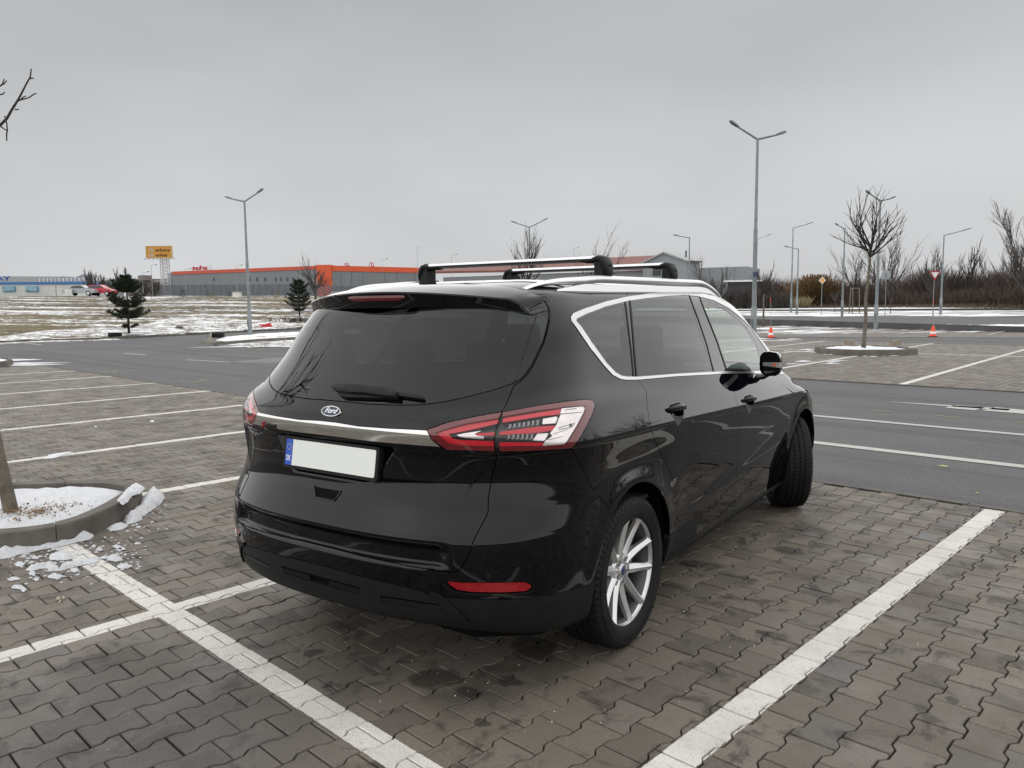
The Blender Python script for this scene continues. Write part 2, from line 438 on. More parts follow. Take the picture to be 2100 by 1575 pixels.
TG_EDGE = [(1129, 642), (1127, 660), (1121, 685), (1115, 705), (1105, 726), (1093, 751), (1080, 770), (1067, 783), (1054, 791), (1047, 808), (1038, 830), (1030, 845), (1026, 853), (1017, 881), (1013, 904), (1015, 926), (1019, 934), (1018, 942), (1010, 973), (1002, 1018), (1001, 1050), (994, 1066), (983, 1086), (970, 1111), (963, 1136), (952, 1157), (943, 1168), (930, 1174), (900, 1171), (840, 1161), (793, 1151), (740, 1139), (690, 1125)]
L_tail = close_centre([(0, 18.9)]+[(x, 18.9) for x in np.linspace(.05, .84, 14)]+px_line(TG_EDGE))
L_chrome = [(0.0, None)]+px_line([(690, 867), (736.7, 874.7), (800, 879.5), (850, 882), (876.5, 883.5), (884.8, 900.5), (903.5, 916), (860, 913), (793, 907.6), (740, 902), (700, 896.5)])
L_chrome = [(0.0, L_chrome[1][1])]+L_chrome[1:]+[(0.0, L_chrome[-1][1])]
L_lampi = px_loop([(875.2, 881.4), (917, 866), (974, 854), (1029, 844.3), (1026, 853), (1017, 881), (1013, 904), (1015, 926), (955, 924), (917, 923.3), (903.8, 915.7), (884.8, 900.5)], 7)
L_lampo = px_loop([(1030.5, 844.3), (1107.6, 831), (1164.8, 822.4), (1202.9, 818.6), (1216, 821.4), (1221, 830), (1216, 847), (1202.9, 875.7), (1189.5, 898.6), (1174.3, 920.5), (1126.7, 923.3), (1069.5, 926), (1015.5, 926.2), (1013.5, 904), (1017.5, 881), (1026.5, 853)], 7)
QUART_EDGE = [(1284.8, 600), (1286, 612), (1295, 680), (1302, 730), (1306, 769.5), (1309.5, 780.6), (1325, 801), (1327, 830), (1331.7, 864.8), (1344, 906), (1363.5, 944), (1379, 979), (1387, 1017), (1390, 1060), (1391, 1112)]
BC_EDGE = [(1422, 594), (1427, 612), (1445, 660), (1462, 705), (1478, 745), (1487, 766), (1489, 771), (1503, 795), (1512.7, 833), (1516, 864.8), (1514, 925), (1511, 972.7), (1504.8, 1020), (1501.8, 1050)]
DLO_TOP = [(1195, 634.6), (1242.9, 618.7), (1284, 609.5), (1322, 604), (1369.8, 598.5), (1401.6, 597), (1430, 599.5), (1465, 609), (1496.8, 625), (1528.6, 650), (1544.4, 668), (1566, 698), (1590, 735)]
DLO_BOT = [(1606, 768), (1576, 766), (1487, 766.5), (1385.7, 772), (1309.5, 779), (1284, 779.5), (1271.4, 777.5), (1255.6, 769), (1236.5, 748), (1208, 711), (1182.5, 674), (1171, 658), (1169.8, 651), (1175, 643)]
L_dlo = px_loop(DLO_TOP+DLO_BOT, 7)
DLI_TOP = [(1199, 645.5), (1240, 629.5), (1284, 618.3), (1322, 612.6), (1369.8, 607.3), (1401.6, 605.8), (1430, 608), (1462, 616), (1494, 632), (1525, 657), (1540, 674), (1562, 704), (1584, 738)]
DLI_BOT = [(1600, 763.5), (1576, 761), (1487, 761.5), (1385.7, 767), (1309.5, 773), (1286, 773), (1274, 771), (1262, 764.5), (1243, 745), (1216, 707), (1191, 670), (1181, 659), (1182, 654)]
L_dli = px_loop(DLI_TOP+DLI_BOT, 7)
L_wq = px_loop([(1187, 657), (1201, 649.5), (1240, 634), (1280, 622.5), (1288, 680), (1294, 730), (1298, 770), (1276, 768), (1264, 761), (1246, 742), (1219, 703)], 7)
L_wr = px_loop([(1293, 620), (1322, 615.5), (1369.8, 610), (1411, 608.5), (1430, 655), (1447, 705), (1461, 759), (1385.7, 764), (1306, 770), (1302, 730), (1298, 680)], 7)
L_wf = px_loop([(1436, 612), (1462, 620), (1492, 636), (1521, 660), (1536, 678), (1553, 704), (1562, 735), (1566, 757.5), (1492, 758.5), (1472, 700), (1452, 650)], 7)
L_ws = px_loop([(1559, 712), (1577, 742), (1590, 758), (1572, 758), (1568, 735)], 7)
def v_at(y, z, off=0):
    return cast_side(y, z)
# doors: closed loops in the side view below, traced edge above
_q = [cast(*p) for p in densify(QUART_EDGE, 8)]; _b = [cast(*p) for p in densify(BC_EDGE, 8)]
FEND = [(1559, 690), (1589, 766), (1608, 791.7), (1612.5, 820), (1612.7, 877.5), (1608, 925), (1601, 965)]
def topv(L): return [(L[0][0], 19.25)]+L
SILL = 1.0   # row of the door bottoms
L_doorr = topv(_q)+[(_q[-1][0], 1.35), (_b[-1][0], 1.35)]+_b[::-1]+[(_b[0][0], 19.25)]
_f = px_line([(1575, 735), (1589, 766), (1608, 791.7)], 8)
_f2 = [cast_side(2.30, z) for z in (.86, .80, .74)]
_fa = [cast_side(y, z) for y, z in ((2.36, .66), (2.385, .58), (2.39, .50), (2.39, .42), (2.38, .34))]
_aw = [(p[0], p[1]) for p in px_line([(1440, 592), (1470, 603), (1500, 619.5), (1532, 645), (1548, 664), (1570, 693)], 8)]
L_doorf = [(_b[0][0], 19.25)]+_aw+_f+_fa+[(_fa[-1][0], 1.35), (_b[-1][0], 1.35)]+_b[::-1]
# bumper and cladding
BUMP = [(1174, 921), (1195, 962), (1216, 1005), (1246.7, 1037.6)]
_bm = px_line(BUMP, 8)
L_bump = [(0, -1), (0.0, 9.4)]+[(x, 9.4) for x in (.2, .4)]+[cast(1012, 925)]+px_line([(1030, 928), (1100, 926), (1172, 922.5)], 8)+_bm+[(_bm[-1][0]+.02, 5), (_bm[-1][0]+.02, -1)]
CLAD = [(672, 1163), (717, 1176), (780, 1192), (831, 1204), (860, 1211), (880, 1220), (905, 1224), (956, 1228), (1032, 1230), (1089.5, 1226), (1165.7, 1212), (1209.5, 1197.6), (1225, 1190)]
_cl = px_line(CLAD, 8)
L_clad = [(0, -1), (0.0, _cl[0][1])]+_cl+[(1.35, _cl[-1][1]), (1.35, -1)]
L_sillc = [(1.12, -1), (1.12, 1.22), (1.5, 1.22), (2.0, 1.22), (2.0, -1)]
def arch_loop(yc, zc, r):
    L = []
    for a in np.linspace(-28, 208, 60):
        y, z = yc+r*math.cos(math.radians(a)), zc+r*math.sin(math.radians(a))
        c = cast_side(y, max(z, .235))
        L.append((c[0], -.5 if z < .235 else c[1]))
    return L
L_arch1, L_arch2 = arch_loop(0, .352, .383), arch_loop(2.849, .352, .383)
L_refl = px_loop([(916, 1192), (946.7, 1194.8), (1010, 1195), (1078, 1193.8), (1089.5, 1199), (1091.4, 1205), (1080, 1213.8), (1032, 1216.7), (965.7, 1215.7), (937, 1211), (922, 1201.4)], 6)
L_ws_scr = [(2.16, 15.1), (2.3, 15.1), (2.6, 15.1), (3.0, 15.1), (3.0, 18.6), (2.6, 18.6), (2.3, 18.6), (2.2, 18.5), (2.17, 17)]
L_head = [cast_front(x, z) for x, z in densify([(.45, .74), (.62, .80), (.80, .84), (.86, .80), (.82, .72), (.60, .67), (.45, .66)], .03)]
L_grille = [cast_front(x, z) for x, z in densify([(.001, .66), (.45, .62), (.38, .50), (.001, .45)], .04)]
L_grille[0] = (3.0, L_grille[0][1]); L_grille[-1] = (3.0, L_grille[-1][1])
# ------------------------------------------------------------------ cut the surface along those outlines
_iu = lambda u: float(np.interp(u, _US, np.arange(_nu))) if 0 <= u <= 3 else (u*10 if u < 0 else _nu-1+(u-3)*10)
_iv = lambda v: float(np.interp(v, _VS, np.arange(_nv))) if v >= 0 else v*5
def idx(L): return [(_iu(a), _iv(b)) for a, b in L]
def cup_pts(y, z): return [(y-.092, z+.014), (y-.084, z-.012), (y-.055, z-.046), (y-.015, z-.070), (y+.030, z-.052), (y+.080, z-.014), (y+.094, z+.010), (y+.06, z+.030), (y-.06, z+.030)]
CUPS = [(.465, 1.000), (1.560, .930)]
CUP_LOOPS = [[cast_side(a, b) for a, b in densify(cup_pts(*c)+[cup_pts(*c)[0]], .012)[:-1]] for c in CUPS]
def c4(l): return [(450+x/2.625, 780+y/2.625) for x, y in l]
L_slot2 = px_loop(c4([(872, 1160), (960, 1172), (1060, 1187), (1185, 1207), (1205, 1240), (1060, 1222), (960, 1206), (872, 1194)]), 6)
_s1 = px_line(c4([(590, 1070), (670, 1092), (758, 1114), (756, 1152), (670, 1130), (590, 1108)]), 6)
L_slot1 = [(0.0, _s1[0][1])]+_s1[1:-1]+[(0.0, _s1[-1][1])]
LOOPS = [('tailgate', L_tail), ('rear_door', L_doorr), ('front_door', L_doorf), ('bumper', L_bump), ('tailgate', None), ('cladding', L_clad), ('sill', L_sillc),
         ('rear_window', L_glass), ('chrome', L_chrome), ('lampi', L_lampi), ('lampo', L_lampo), ('trim', L_dlo), ('pillar', L_dli),
         ('wq', L_wq), ('wr', L_wr), ('wf', L_wf), ('ws', L_ws), ('reflector', L_refl), ('windscreen', L_ws_scr), ('head', L_head), ('grille', L_grille),
         ('hole', L_arch1), ('hole', L_arch2), ('slot', L_slot1), ('slot', L_slot2), ('cup', CUP_LOOPS[0]), ('cup', CUP_LOOPS[1])]
def regions():
    verts, edges = [], []
    for nme, L in LOOPS:
        if L is None: continue
        n0 = len(verts); I = idx(L); n = len(I)
        verts += I; edges += [(n0+i, n0+(i+1) % n) for i in range(n)]
    C = np.array(verts); keep = []
    bu, bv = np.meshgrid(np.arange(_nu), np.arange(_nv), indexing='ij'); G = np.stack([bu.ravel(), bv.ravel()], 1).astype(float)
    cell = {}
    Cd = np.array([p for L in [idx(L) for _, L in LOOPS if L] for p in densify(L+[L[0]], .45)])
    for q in Cd: cell.setdefault((int(q[0]), int(q[1])), []).append(q)
    for g in G:
        onb = g[0] in (0, _nu-1) or g[1] in (0, _nv-1); k = True
        for a in (-1, 0):
            for b in (-1, 0):
                for q in cell.get((int(g[0])+a, int(g[1])+b), ()):
                    if (q[0]-g[0])**2+(q[1]-g[1])**2 < (.0004 if onb else .085): k = False
        if k or onb: keep.append(tuple(g))
    verts += keep
    r = delaunay_2d_cdt([Vector(v) for v in verts], edges, [], 0, 1e-4)
    V = np.array([tuple(v) for v in r[0]]); T = np.array([f for f in r[2]])
    c = V[T].mean(1); ok = (c[:, 0] > 0) & (c[:, 0] < _nu-1) & (c[:, 1] > 0) & (c[:, 1] < _nv-1)
    a = V[T]; ar = np.cross(a[:, 1]-a[:, 0], a[:, 2]-a[:, 0]); ok &= np.abs(ar) > 1e-7
    T = T[ok]; c = c[ok]; lab = np.array(['body']*len(T), dtype=object)
    ar = ar[ok]; T[ar < 0] = T[ar < 0][:, ::-1]
    V[:, 0] = np.clip(V[:, 0], 0, _nu-1); V[:, 1] = np.clip(V[:, 1], 0, _nv-1)
    for nme, L in LOOPS:
        if L is None: 
            m = inside(c, idx(L_tail)); lab[m] = 'tailgate'; continue
        lab[inside(c, idx(L))] = nme
    return V, T, lab
RV, RT, RL = regions()
RU = np.interp(RV[:, 0], np.arange(_nu), _US); RVV = np.interp(RV[:, 1], np.arange(_nv), _VS)
RP = body(RU, RVV); RN = body_n(RU, RVV)
if RN[len(RN)//2].dot(RP[len(RN)//2]-np.array([0, 1.4, .8])) < 0: RN = -RN
# make sure normals point outwards everywhere
_s = np.sign((RN*(RP-np.array([0, 1.3, .6]))).sum(1)); RN = RN*np.where(_s == 0, 1, _s)[:, None]

def surf_mesh(T, P, N, gap=.0, depth=.012, lift=0., seam=True, both=False, mirror=False, U=None):
    """panel from surface triangles: edges drawn in by the gap and turned inwards"""
    used, inv = np.unique(T, return_inverse=True); T = inv.reshape(T.shape); P = P[used].copy(); N = N[used].copy(); U = U[used]
    a, b, c = P[T[:, 0]], P[T[:, 1]], P[T[:, 2]]
    fn = np.cross(b-a, c-a); fl = (fn*N[T].mean(1)).sum(1) < 0; T[fl] = T[fl][:, ::-1]
    E = {}
    for t in T:
        for i in range(3):
            p, q = int(t[i]), int(t[(i+1) % 3]); E[(p, q)] = int(t[(i+2) % 3])
    bd = [(p, q, r) for (p, q), r in E.items() if (q, p) not in E]
    if seam: bd = [(p, q, r) for p, q, r in bd if not (abs(P[p, 0]) < 2e-4 and abs(P[q, 0]) < 2e-4)]
    S = np.zeros_like(P)
    for p, q, r in bd:
        e = P[q]-P[p]; n = N[p]+N[q]; w = np.cross(n, e); ln = np.linalg.norm(w)
        if ln < 1e-12: continue
        w /= ln
        if w.dot(P[r]-P[p]) < 0: w = -w
        S[p] += w; S[q] += w
    ln = np.linalg.norm(S, axis=1); m = ln > 1e-9; S[m] /= ln[m][:, None]
    X0 = np.abs(P[:, 0]) < 2e-4
    P = P+N*lift+S*gap; P[X0, 0] = 0
    V = [P]; NN = [N]; F = [tuple(t) for t in T]
    if depth and bd:
        ids = sorted({i for p, q, _ in bd for i in (p, q)}); mp = {k: len(P)+i for i, k in enumerate(ids)}
        top = P[ids]; Q = top-N[ids]*depth; k = len(ids)
        V += [top, Q]; NN += [-S[ids], -S[ids]]
        F += [(mp[q], mp[p], mp[p]+k, mp[q]+k) for p, q, _ in bd]
    V = np.concatenate(V); NN = np.concatenate(NN)
    ln = np.linalg.norm(NN, axis=1); NN[ln < .5] = (0, 0, 1)
    if mirror: V = V*[-1, 1, 1]; NN = NN*[-1, 1, 1]; F = [f[::-1] for f in F]
    if both:
        n = len(V); rm = np.arange(n)+n; sm = np.abs(V[:, 0]) < 1e-7; rm[sm] = np.nonzero(sm)[0]; NN[sm, 0] *= np.where(np.abs(NN[sm, 0]) < .3, 0, 1)
        V = np.concatenate([V, V*[-1, 1, 1]]); NN = np.concatenate([NN, NN*[-1, 1, 1]]); F = F+[tuple(int(rm[i]) for i in f[::-1]) for f in F]
        us = np.unique(np.array([i for f in F for i in f])); mpp = np.full(len(V), -1); mpp[us] = np.arange(len(us)); V = V[us]; NN = NN[us]; F = [tuple(int(mpp[i]) for i in f) for f in F]
    me = mesh(V, F, True)
    me.normals_split_custom_set_from_vertices([tuple(n) for n in NN])
    return me
def panel(name, label, mat, gap=.0016, depth=.014, lift=0., both=True, mirror=False, parent=None):
    T = RT[np.isin(RL, label if isinstance(label, (list, tuple)) else [label])]
    return link(name, surf_mesh(T, RP, RN, gap, depth, lift, True, both, mirror, RU), mat, parent or car)
shell = panel('body_shell', 'body', M_PAINT)
tail = panel('tailgate', 'tailgate', M_PAINT, .0022, .02)
bump = panel('rear_bumper', 'bumper', M_PAINT)
panel('lower_cladding', 'cladding', M_PLASTIC, .001, .03, .002)
for mir in (False, True): panel('sill_cladding', 'sill', M_PLASTIC, .001, .03, .003, False, mir)
doors = {}
for mir in (False, True):
    for nm, lb in (('rear_door', 'rear_door'), ('front_door', 'front_door')):
        doors[(nm, mir)] = panel(nm, lb, M_PAINT, .0017, .016, 0, False, mir)
    panel('window_trim', 'trim', M_TRIMC, .0, .006, .003, False, mir)
    panel('window_pillars', 'pillar', M_GLOSSB, .0, .006, .0005, False, mir)
    panel('quarter_window', 'wq', M_GTINT, .001, 0, .001, False, mir)
    panel('door_window', 'wr', M_GTINT, .001, 0, .001, False, mir, doors[('rear_door', mir)])
    panel('door_window', 'wf', M_GCLEAR, .001, 0, .001, False, mir, doors[('front_door', mir)])
    panel('triangle_window', 'ws', M_GLOSSB, .001, 0, .001, False, mir)
    panel('rear_reflector', 'reflector', M_REFR, .002, .004, -.003, False, mir, bump)
    panel('headlight', 'head', M_LENS, .002, .01, .0, False, mir)
rwin = panel('rear_window', 'rear_window', M_GTINT, .0025, .004, -.001, True)
panel('chrome_strip', 'chrome', M_CHROME, .0008, .012, .004, True, False, tail)
panel('windscreen', 'windscreen', M_GCLEAR, .001, 0, -.001, True)
panel('front_grille', 'grille', M_PLASTIC, .002, .02, -.01, True)
# black lining behind every solid panel
T = RT[~np.isin(RL, ['rear_window', 'wq', 'wr', 'wf', 'windscreen', 'hole', 'cup', 'lampo', 'lampi', 'slot'])]
link('body_lining', surf_mesh(T, RP, RN, 0, 0, -.016, True, True, False, RU), M_DARK, car)
T = RT[np.isin(RL, ['lampo', 'lampi'])]
for mir in (False, True): link('lamp_housing', surf_mesh(T.copy(), RP, RN, .001, .03, -.036, True, False, mir, RU), M_LAMPG, car)

# ------------------------------------------------------------------ patches that follow the surface
def patch(loop, lift=.003, depth=.006, gap=0., grid=.8, lifts=None):
    """loop of (u, v); returns mesh data of a sheet following the body, lifted by lift, with an edge of the given depth"""
    I = idx(loop); L = np.array(I); lo, hi = L.min(0), L.max(0)
    us = np.arange(math.floor(lo[0]), math.ceil(hi[0])+grid, grid); vs = np.arange(math.floor(lo[1]), math.ceil(hi[1])+grid, grid)
    G = np.array([(a, b) for a in us for b in vs])
    if len(G):
        G = G[inside(G, I)]
        if len(G): G = G[np.array([np.min(np.hypot(L[:, 0]-g[0], L[:, 1]-g[1])) > .3*grid for g in G], bool)]
    n = len(I); r = delaunay_2d_cdt([Vector(p) for p in I]+[Vector(g) for g in G], [(i, (i+1) % n) for i in range(n)], [], 0, 1e-5)
    V = np.array([tuple(v) for v in r[0]]); T = np.array([f for f in r[2]]); c = V[T].mean(1)
    a = V[T]; ar = np.abs(np.cross(a[:, 1]-a[:, 0], a[:, 2]-a[:, 0])); T = T[inside(c, I) & (ar > 1e-8)]
    u = np.interp(V[:, 0], np.arange(_nu), _US); v = np.interp(V[:, 1], np.arange(_nv), _VS)
    P = body(u, v); N = body_n(u, v); N *= np.sign((N*(P-np.array([0, 1.3, .6]))).sum(1))[:, None]
    return T, P, N, u
def add_patch(name, loop, mat, lift=.003, depth=.006, both=True, mirror=False, parent=None, gap=0., grid=.8, single=False):
    T, P, N, u = patch(loop, grid=grid)
    out = []
    for m in ((False, True) if both == 'two' else (mirror,)):
        out.append(link(name, surf_mesh(T.copy(), P, N, gap, depth, lift, both is True, both is True, m, u), mat, parent or car))
    return out
def strip_loop(line, w0, w1=None):
    """loop of constant width (metres) along a px-traced line of (u,v)"""
    P = [Vector(p) for p in body(*np.array(line).T)]; N = body_n(*np.array(line).T); A, B = [], []
    for i in range(len(P)):
        t = (P[min(i+1, len(P)-1)]-P[max(i-1, 0)]).normalized(); s = t.cross(Vector(N[i])).normalized()
        A.append(P[i]+s*w0*.5); B.append(P[i]-s*(w1 or w0)*.5)
    return [uv_near(p) for p in A]+[uv_near(p) for p in B[::-1]]
# ------------------------------------------------------------------ tail lamps
def lamp_bits(names_px, lift):
    for nm, mat, pts in names_px:
        L = px_loop(pts, 6)
        for m in (False, True):
            T, P, N, u = patch(L, grid=.8)
            link(nm, surf_mesh(T.copy(), P, N, 0, .006, lift, False, False, m, u), mat, lamps[m])
lamps = {}; M_LOUV = principled('louvre_grey', (.22, .22, .23), .25, .8)
for mir in (False, True):
    lamps[mir] = panel('tail_lamp', ['lampo'], M_LENS, .0015, .004, .001, False, mir)
    panel('inner_lens', ['lampi'], M_LENS, .0015, .004, .001, False, mir, lamps[mir])
def c5(l): return [(860+x/5.25, 790+y/5.25) for x, y in l]
lamp_bits([
 ('light_bar', M_LENSR, c5([(165, 515), (250, 480), (500, 410), (860, 345), (845, 400), (600, 455), (400, 500), (300, 520), (345, 580), (430, 600), (810, 610), (808, 665), (500, 655), (340, 640), (270, 610)])),
 ('light_bar', M_LENSR, c5([(900, 335), (1340, 265), (1545, 235), (1525, 300), (1340, 320), (895, 390)])),
 ('light_bar', M_LENSR, c5([(865, 495), (1300, 435), (1480, 425), (1455, 480), (1300, 510), (862, 535)])),
 ('light_bar', M_LENSR, c5([(585, 515), (640, 510), (820, 500), (815, 540), (650, 545), (610, 540)])),
 ('light_bar', M_LENSR, c5([(862, 620), (1350, 620), (1330, 655), (860, 665)])),
], -.010)
lamp_bits([
 ('chrome_panel', M_LAMPC, c5([(1540, 240), (1775, 218), (1795, 235), (1780, 285), (1700, 440), (1600, 600), (1570, 635), (1330, 655), (1370, 600), (1440, 545), (1420, 510), (1465, 455), (1500, 400), (1525, 320)])),
], -.006)
lamp_bits([
 ('reversing_lamp', M_LAMPC, c5([(385, 530), (480, 500), (660, 470), (600, 500), (585, 520), (640, 548), (690, 555), (685, 590), (480, 575), (420, 560)])),
 ('end_reflector', M_LAMPC, c5([(1350, 340), (1530, 310), (1500, 390), (1345, 400)])), ('end_reflector', M_LAMPC, c5([(1290, 520), (1420, 510), (1370, 600), (1240, 595)])),
]+[('louvre', M_LOUV, c5([(935+i*52+30, 402-i*8), (935+i*52+62, 398-i*8), (935+i*52+52, 440-i*6), (935+i*52+14, 452-i*6), (935+i*52+34, 430-i*6)])) for i in range(7)]
 +[('louvre', M_LOUV, c5([(925+i*52+28, 532-i*2), (925+i*52+58, 530-i*2), (925+i*52+50, 585-i*1), (925+i*52+10, 592-i*1), (925+i*52+34, 560-i*1)])) for i in range(6)], -.018)
lamp_bits([('panel_slot', M_LOUV, c5(q)) for q in ([(1575, 262), (1590, 248), (1700, 240), (1702, 246), (1594, 254), (1580, 272)], [(1520, 300), (1760, 280), (1758, 286), (1522, 308)], [(1505, 452), (1690, 398), (1650, 455), (1500, 480), (1520, 468), (1645, 446), (1676, 408), (1512, 460)], [(1450, 520), (1610, 470), (1608, 476), (1452, 528)], [(1400, 585), (1560, 545), (1558, 551), (1402, 593)])], -.004)
lamp_bits([('panel_chip', M_DARK, c5([(1632, 412), (1650, 408), (1648, 438), (1628, 442)]))], -.0035)
M_RIM = principled('dark_red_rim', (.12, .002, .006), .06, spec=.6)
RIMO = c5([(900, 290), (1300, 216), (1600, 172), (1800, 153), (1868, 166), (1890, 210), (1865, 300), (1795, 450), (1725, 570), (1645, 682), (1400, 698), (1100, 713), (855, 713)])
RIMI = c5([(862, 668), (1100, 664), (1380, 655), (1575, 638), (1610, 600), (1712, 440), (1790, 285), (1800, 232), (1780, 214), (1600, 226), (1300, 262), (895, 330)])
lamp_bits([('outer_rim', M_RIM, RIMO[:12]+[c5([(862, 711)])[0]]+RIMI)], -.002)
RI2 = c5([(85, 480), (300, 403), (600, 338), (880, 290), (868, 322), (858, 345), (500, 408), (250, 478), (165, 515), (270, 612), (340, 642), (500, 657), (808, 668), (812, 712), (500, 702), (300, 696), (232, 656), (132, 578)])
lamp_bits([('inner_rim', M_RIM, RI2)], -.002)

# ------------------------------------------------------------------ spoiler with the high brake light
def surf_pt(L): 
    return body(np.array([L[0]]), np.array([L[1]]))[0]
_jx = [cast(*p) for p in [(860, 581.5), (900, 581.7), (967, 584), (1033, 588), (1070, 595), (1092, 603), (1107, 611), (1117, 622), (1121, 634)]]
_jp = np.array([surf_pt(p) for p in _jx])
def joint(x):
    o = np.argsort(_jp[:, 0]); xs = np.concatenate([[0], _jp[o, 0]]); ys = np.concatenate([[_jp[o, 1][0]-.004], _jp[o, 1]])
    return float(np.interp(x, xs, ys))
def top_z(x, y):
    loc, n, i, d = BODY_BVH.ray_cast(Vector((max(x, .0005), y, 3)), Vector((0, 0, -1))); return loc.z if loc else 1.45
def spo_sections():
    XS = np.concatenate([np.linspace(0, .56, 22), np.linspace(.58, .664, 9)]); S = []
    for x in XS:
        k = x/.664; yb = -.612+.215*k**2.3; zb = 1.572-.046*k**2.0; zc = 1.503-.022*k**2.2; yc = yb+.012
        yj = joint(x) if x > .2 else joint(.2)-.003
        yj = max(yj, yb+.02); zj = top_z(min(x, .60), yj)+.003
        if x > .60: zj = min(zj, zb+.02)
        prof = [(yj, zj-.012), (yj, zj)]
        for t in (.25, .5, .75, .92): 
            z = zj+(zb-zj)*t+.010*math.sin(PI*t)*(1-k*.6); prof.append((yj+(yb-yj)*t, z))
        prof += [(yb+.003, zb+.001), (yb-.001, zb-.005), (yb+.001, zb-.012), ((yb+yc)/2, (zb+zc)/2), (yc-.001, zc+.008), (yc+.004, zc), (yc+.05, zc+.002), (yc+.10, zc+.004)]
        b = max(0, (x-.575)/.089)**1.5; out = []
        for y, z in prof:
            q, nn, i_, d_ = BODY_BVH.find_nearest(Vector((x, y, z))); q = q+(nn if nn.dot(q-Vector((0, .5, .8))) > 0 else -nn)*.003
            out.append(tuple(Vector((x, y, z)).lerp(q, min(1, b))))
        S.append(out)
    return S
def spoiler():
    S = spo_sections(); m = len(S[0]); V = [p for s in S for p in s]
    n = len(S)
    F = [(i*m+j, i*m+j+1, (i+1)*m+j+1, (i+1)*m+j) for i in range(n-1) for j in range(m-1)]
    k = len(V); V = V+[(-a, b, c) for a, b, c in V]; F = F+[tuple(i+k for i in f[::-1]) for f in F]
    bm = bmesh.new(); vs = [bm.verts.new(v) for v in V]
    for f in F: bm.faces.new([vs[i] for i in f])
    bmesh.ops.remove_doubles(bm, verts=bm.verts, dist=1e-5); bmesh.ops.recalc_face_normals(bm, faces=bm.faces)
    me = bpy.data.meshes.new('m'); bm.to_mesh(me); bm.free(); sharp(me, 38); return me
spo = link('roof_spoiler', spoiler(), M_PAINT, car)
mb = MB()
bx = [(x, -.612+.215*(x/.664)**2.3-.0035) for x in np.linspace(-.0, .165, 8)]
pts = [(-a, b) for a, b in bx[::-1]][:-1]+bx
vs, n = [], len(pts)
for a, b in pts:
    e = .012*max(0, (abs(a)-.135)/.03); vs += [(a, b+.001, 1.556-e*.2), (a, b-.001, 1.546), (a, b+.002, 1.534+e), (a, b+.02, 1.534+e), (a, b+.02, 1.556-e*.2)]
F = [(i*5+j, i*5+(j+1) % 5, (i+1)*5+(j+1) % 5, (i+1)*5+j) for i in range(n-1) for j in range(5)]+[(0, 1, 2, 3, 4), tuple((n-1)*5+j for j in (4, 3, 2, 1, 0))]
mb.add(vs, F); mb.build('brake_light', principled('dark_red_lens', (.09, .004, .008), .12, spec=.6), spo)
_jl = [cast(*p) for p in [(1096, 604.5), (1107, 609), (1118, 618), (1126, 630), (1129, 645), (1127, 658)]]
add_patch('shut_line', strip_loop(_jl, .007), M_RUBBER, .0015, .001, 'two')
_rl = [uv_near(p) for p in [(x, joint(max(x, .2))+.004, 1.62) for x in np.linspace(.02, .56, 22)]]
add_patch('shut_line', strip_loop(_rl, .006), M_RUBBER, .0012, .001, 'two')
add_patch('glass_seam', strip_loop(px_line([(1100, 648), (1085, 695), (1068, 748), (1060, 772), (1054, 783)], 8), .005), M_RUBBER, .0012, .001, 'two')
add_patch('bumper_seam', strip_loop(px_line([(1200, 970), (1199, 1090), (1197, 1190)], 9), .002), M_RUBBER, .0008, .0005, 'two')

# ------------------------------------------------------------------ plate, badges, handle
def rear_y(x, z): return surf_pt(cast_rear(x, z))[1]
def rear_frame(x, z, dz=.05):
    """position and tilt of the tailgate at a place on its face"""
    y0, y1 = rear_y(x, z-dz), rear_y(x, z+dz); ya, yb = rear_y(x-.03 if x > .04 else .001, z), rear_y(x+.03, z)
    return (y0+y1)/2, math.atan2(y1-y0, 2*dz), math.atan2(yb-ya, .06 if x > .04 else 1e9)
PZ = .902; py_, ptilt = -.8905, math.radians(9)
def plate_pt(x, z, d=0): # local plate coords -> car
    return (x, py_-d*math.cos(ptilt)+z*math.sin(ptilt), PZ+z*math.cos(ptilt)+d*math.sin(ptilt))
def slab(mbb, x0, x1, z0, z1, d0, d1, r=.008):
    c = []
    for cx_, cz_, a0 in ((x1-r, z1-r, 0), (x0+r, z1-r, 90), (x0+r, z0+r, 180), (x1-r, z0+r, 270)):
        for a in (0, 30, 60, 90): c.append((cx_+r*math.cos(math.radians(a0+a)), cz_+r*math.sin(math.radians(a0+a))))
    n = len(c); mbb.add([plate_pt(x, z, d0) for x, z in c]+[plate_pt(x, z, d1) for x, z in c], [tuple(range(n)), tuple(range(n, 2*n))[::-1]]+[(i, (i+1) % n, n+(i+1) % n, n+i) for i in range(n)])
mb = MB(); slab(mb, -.275, .275, -.068, .066, -.02, .008, .012); holder = mb.build('plate_holder', M_PLASTIC, car, auto=40)
mb = MB(); slab(mb, -.26, .26, -.054, .054, .008, .0105); mb.build('number_plate', M_WHITE, holder, auto=40)
mb = MB(); slab(mb, -.2605, -.219, -.0545, .0545, .0100, .0112, .006); mb.build('country_band', M_BLUE, holder, auto=40)
M_YEL = principled('star_yellow', (.75, .60, .05), .5)
mb = MB()
for k in range(12):
    a = k*PI/6; ox, oz = -.2398+.0125*math.cos(a), .022+.0125*math.sin(a); s = []
    for j in range(10):
        r = .0026 if j % 2 == 0 else .0011; s.append((ox+r*math.sin(j*PI/5), oz+r*math.cos(j*PI/5)))
    mb.add([plate_pt(x, z, .0115) for x, z in s], [tuple(range(10))])
mb.build('star_ring', M_YEL, holder)
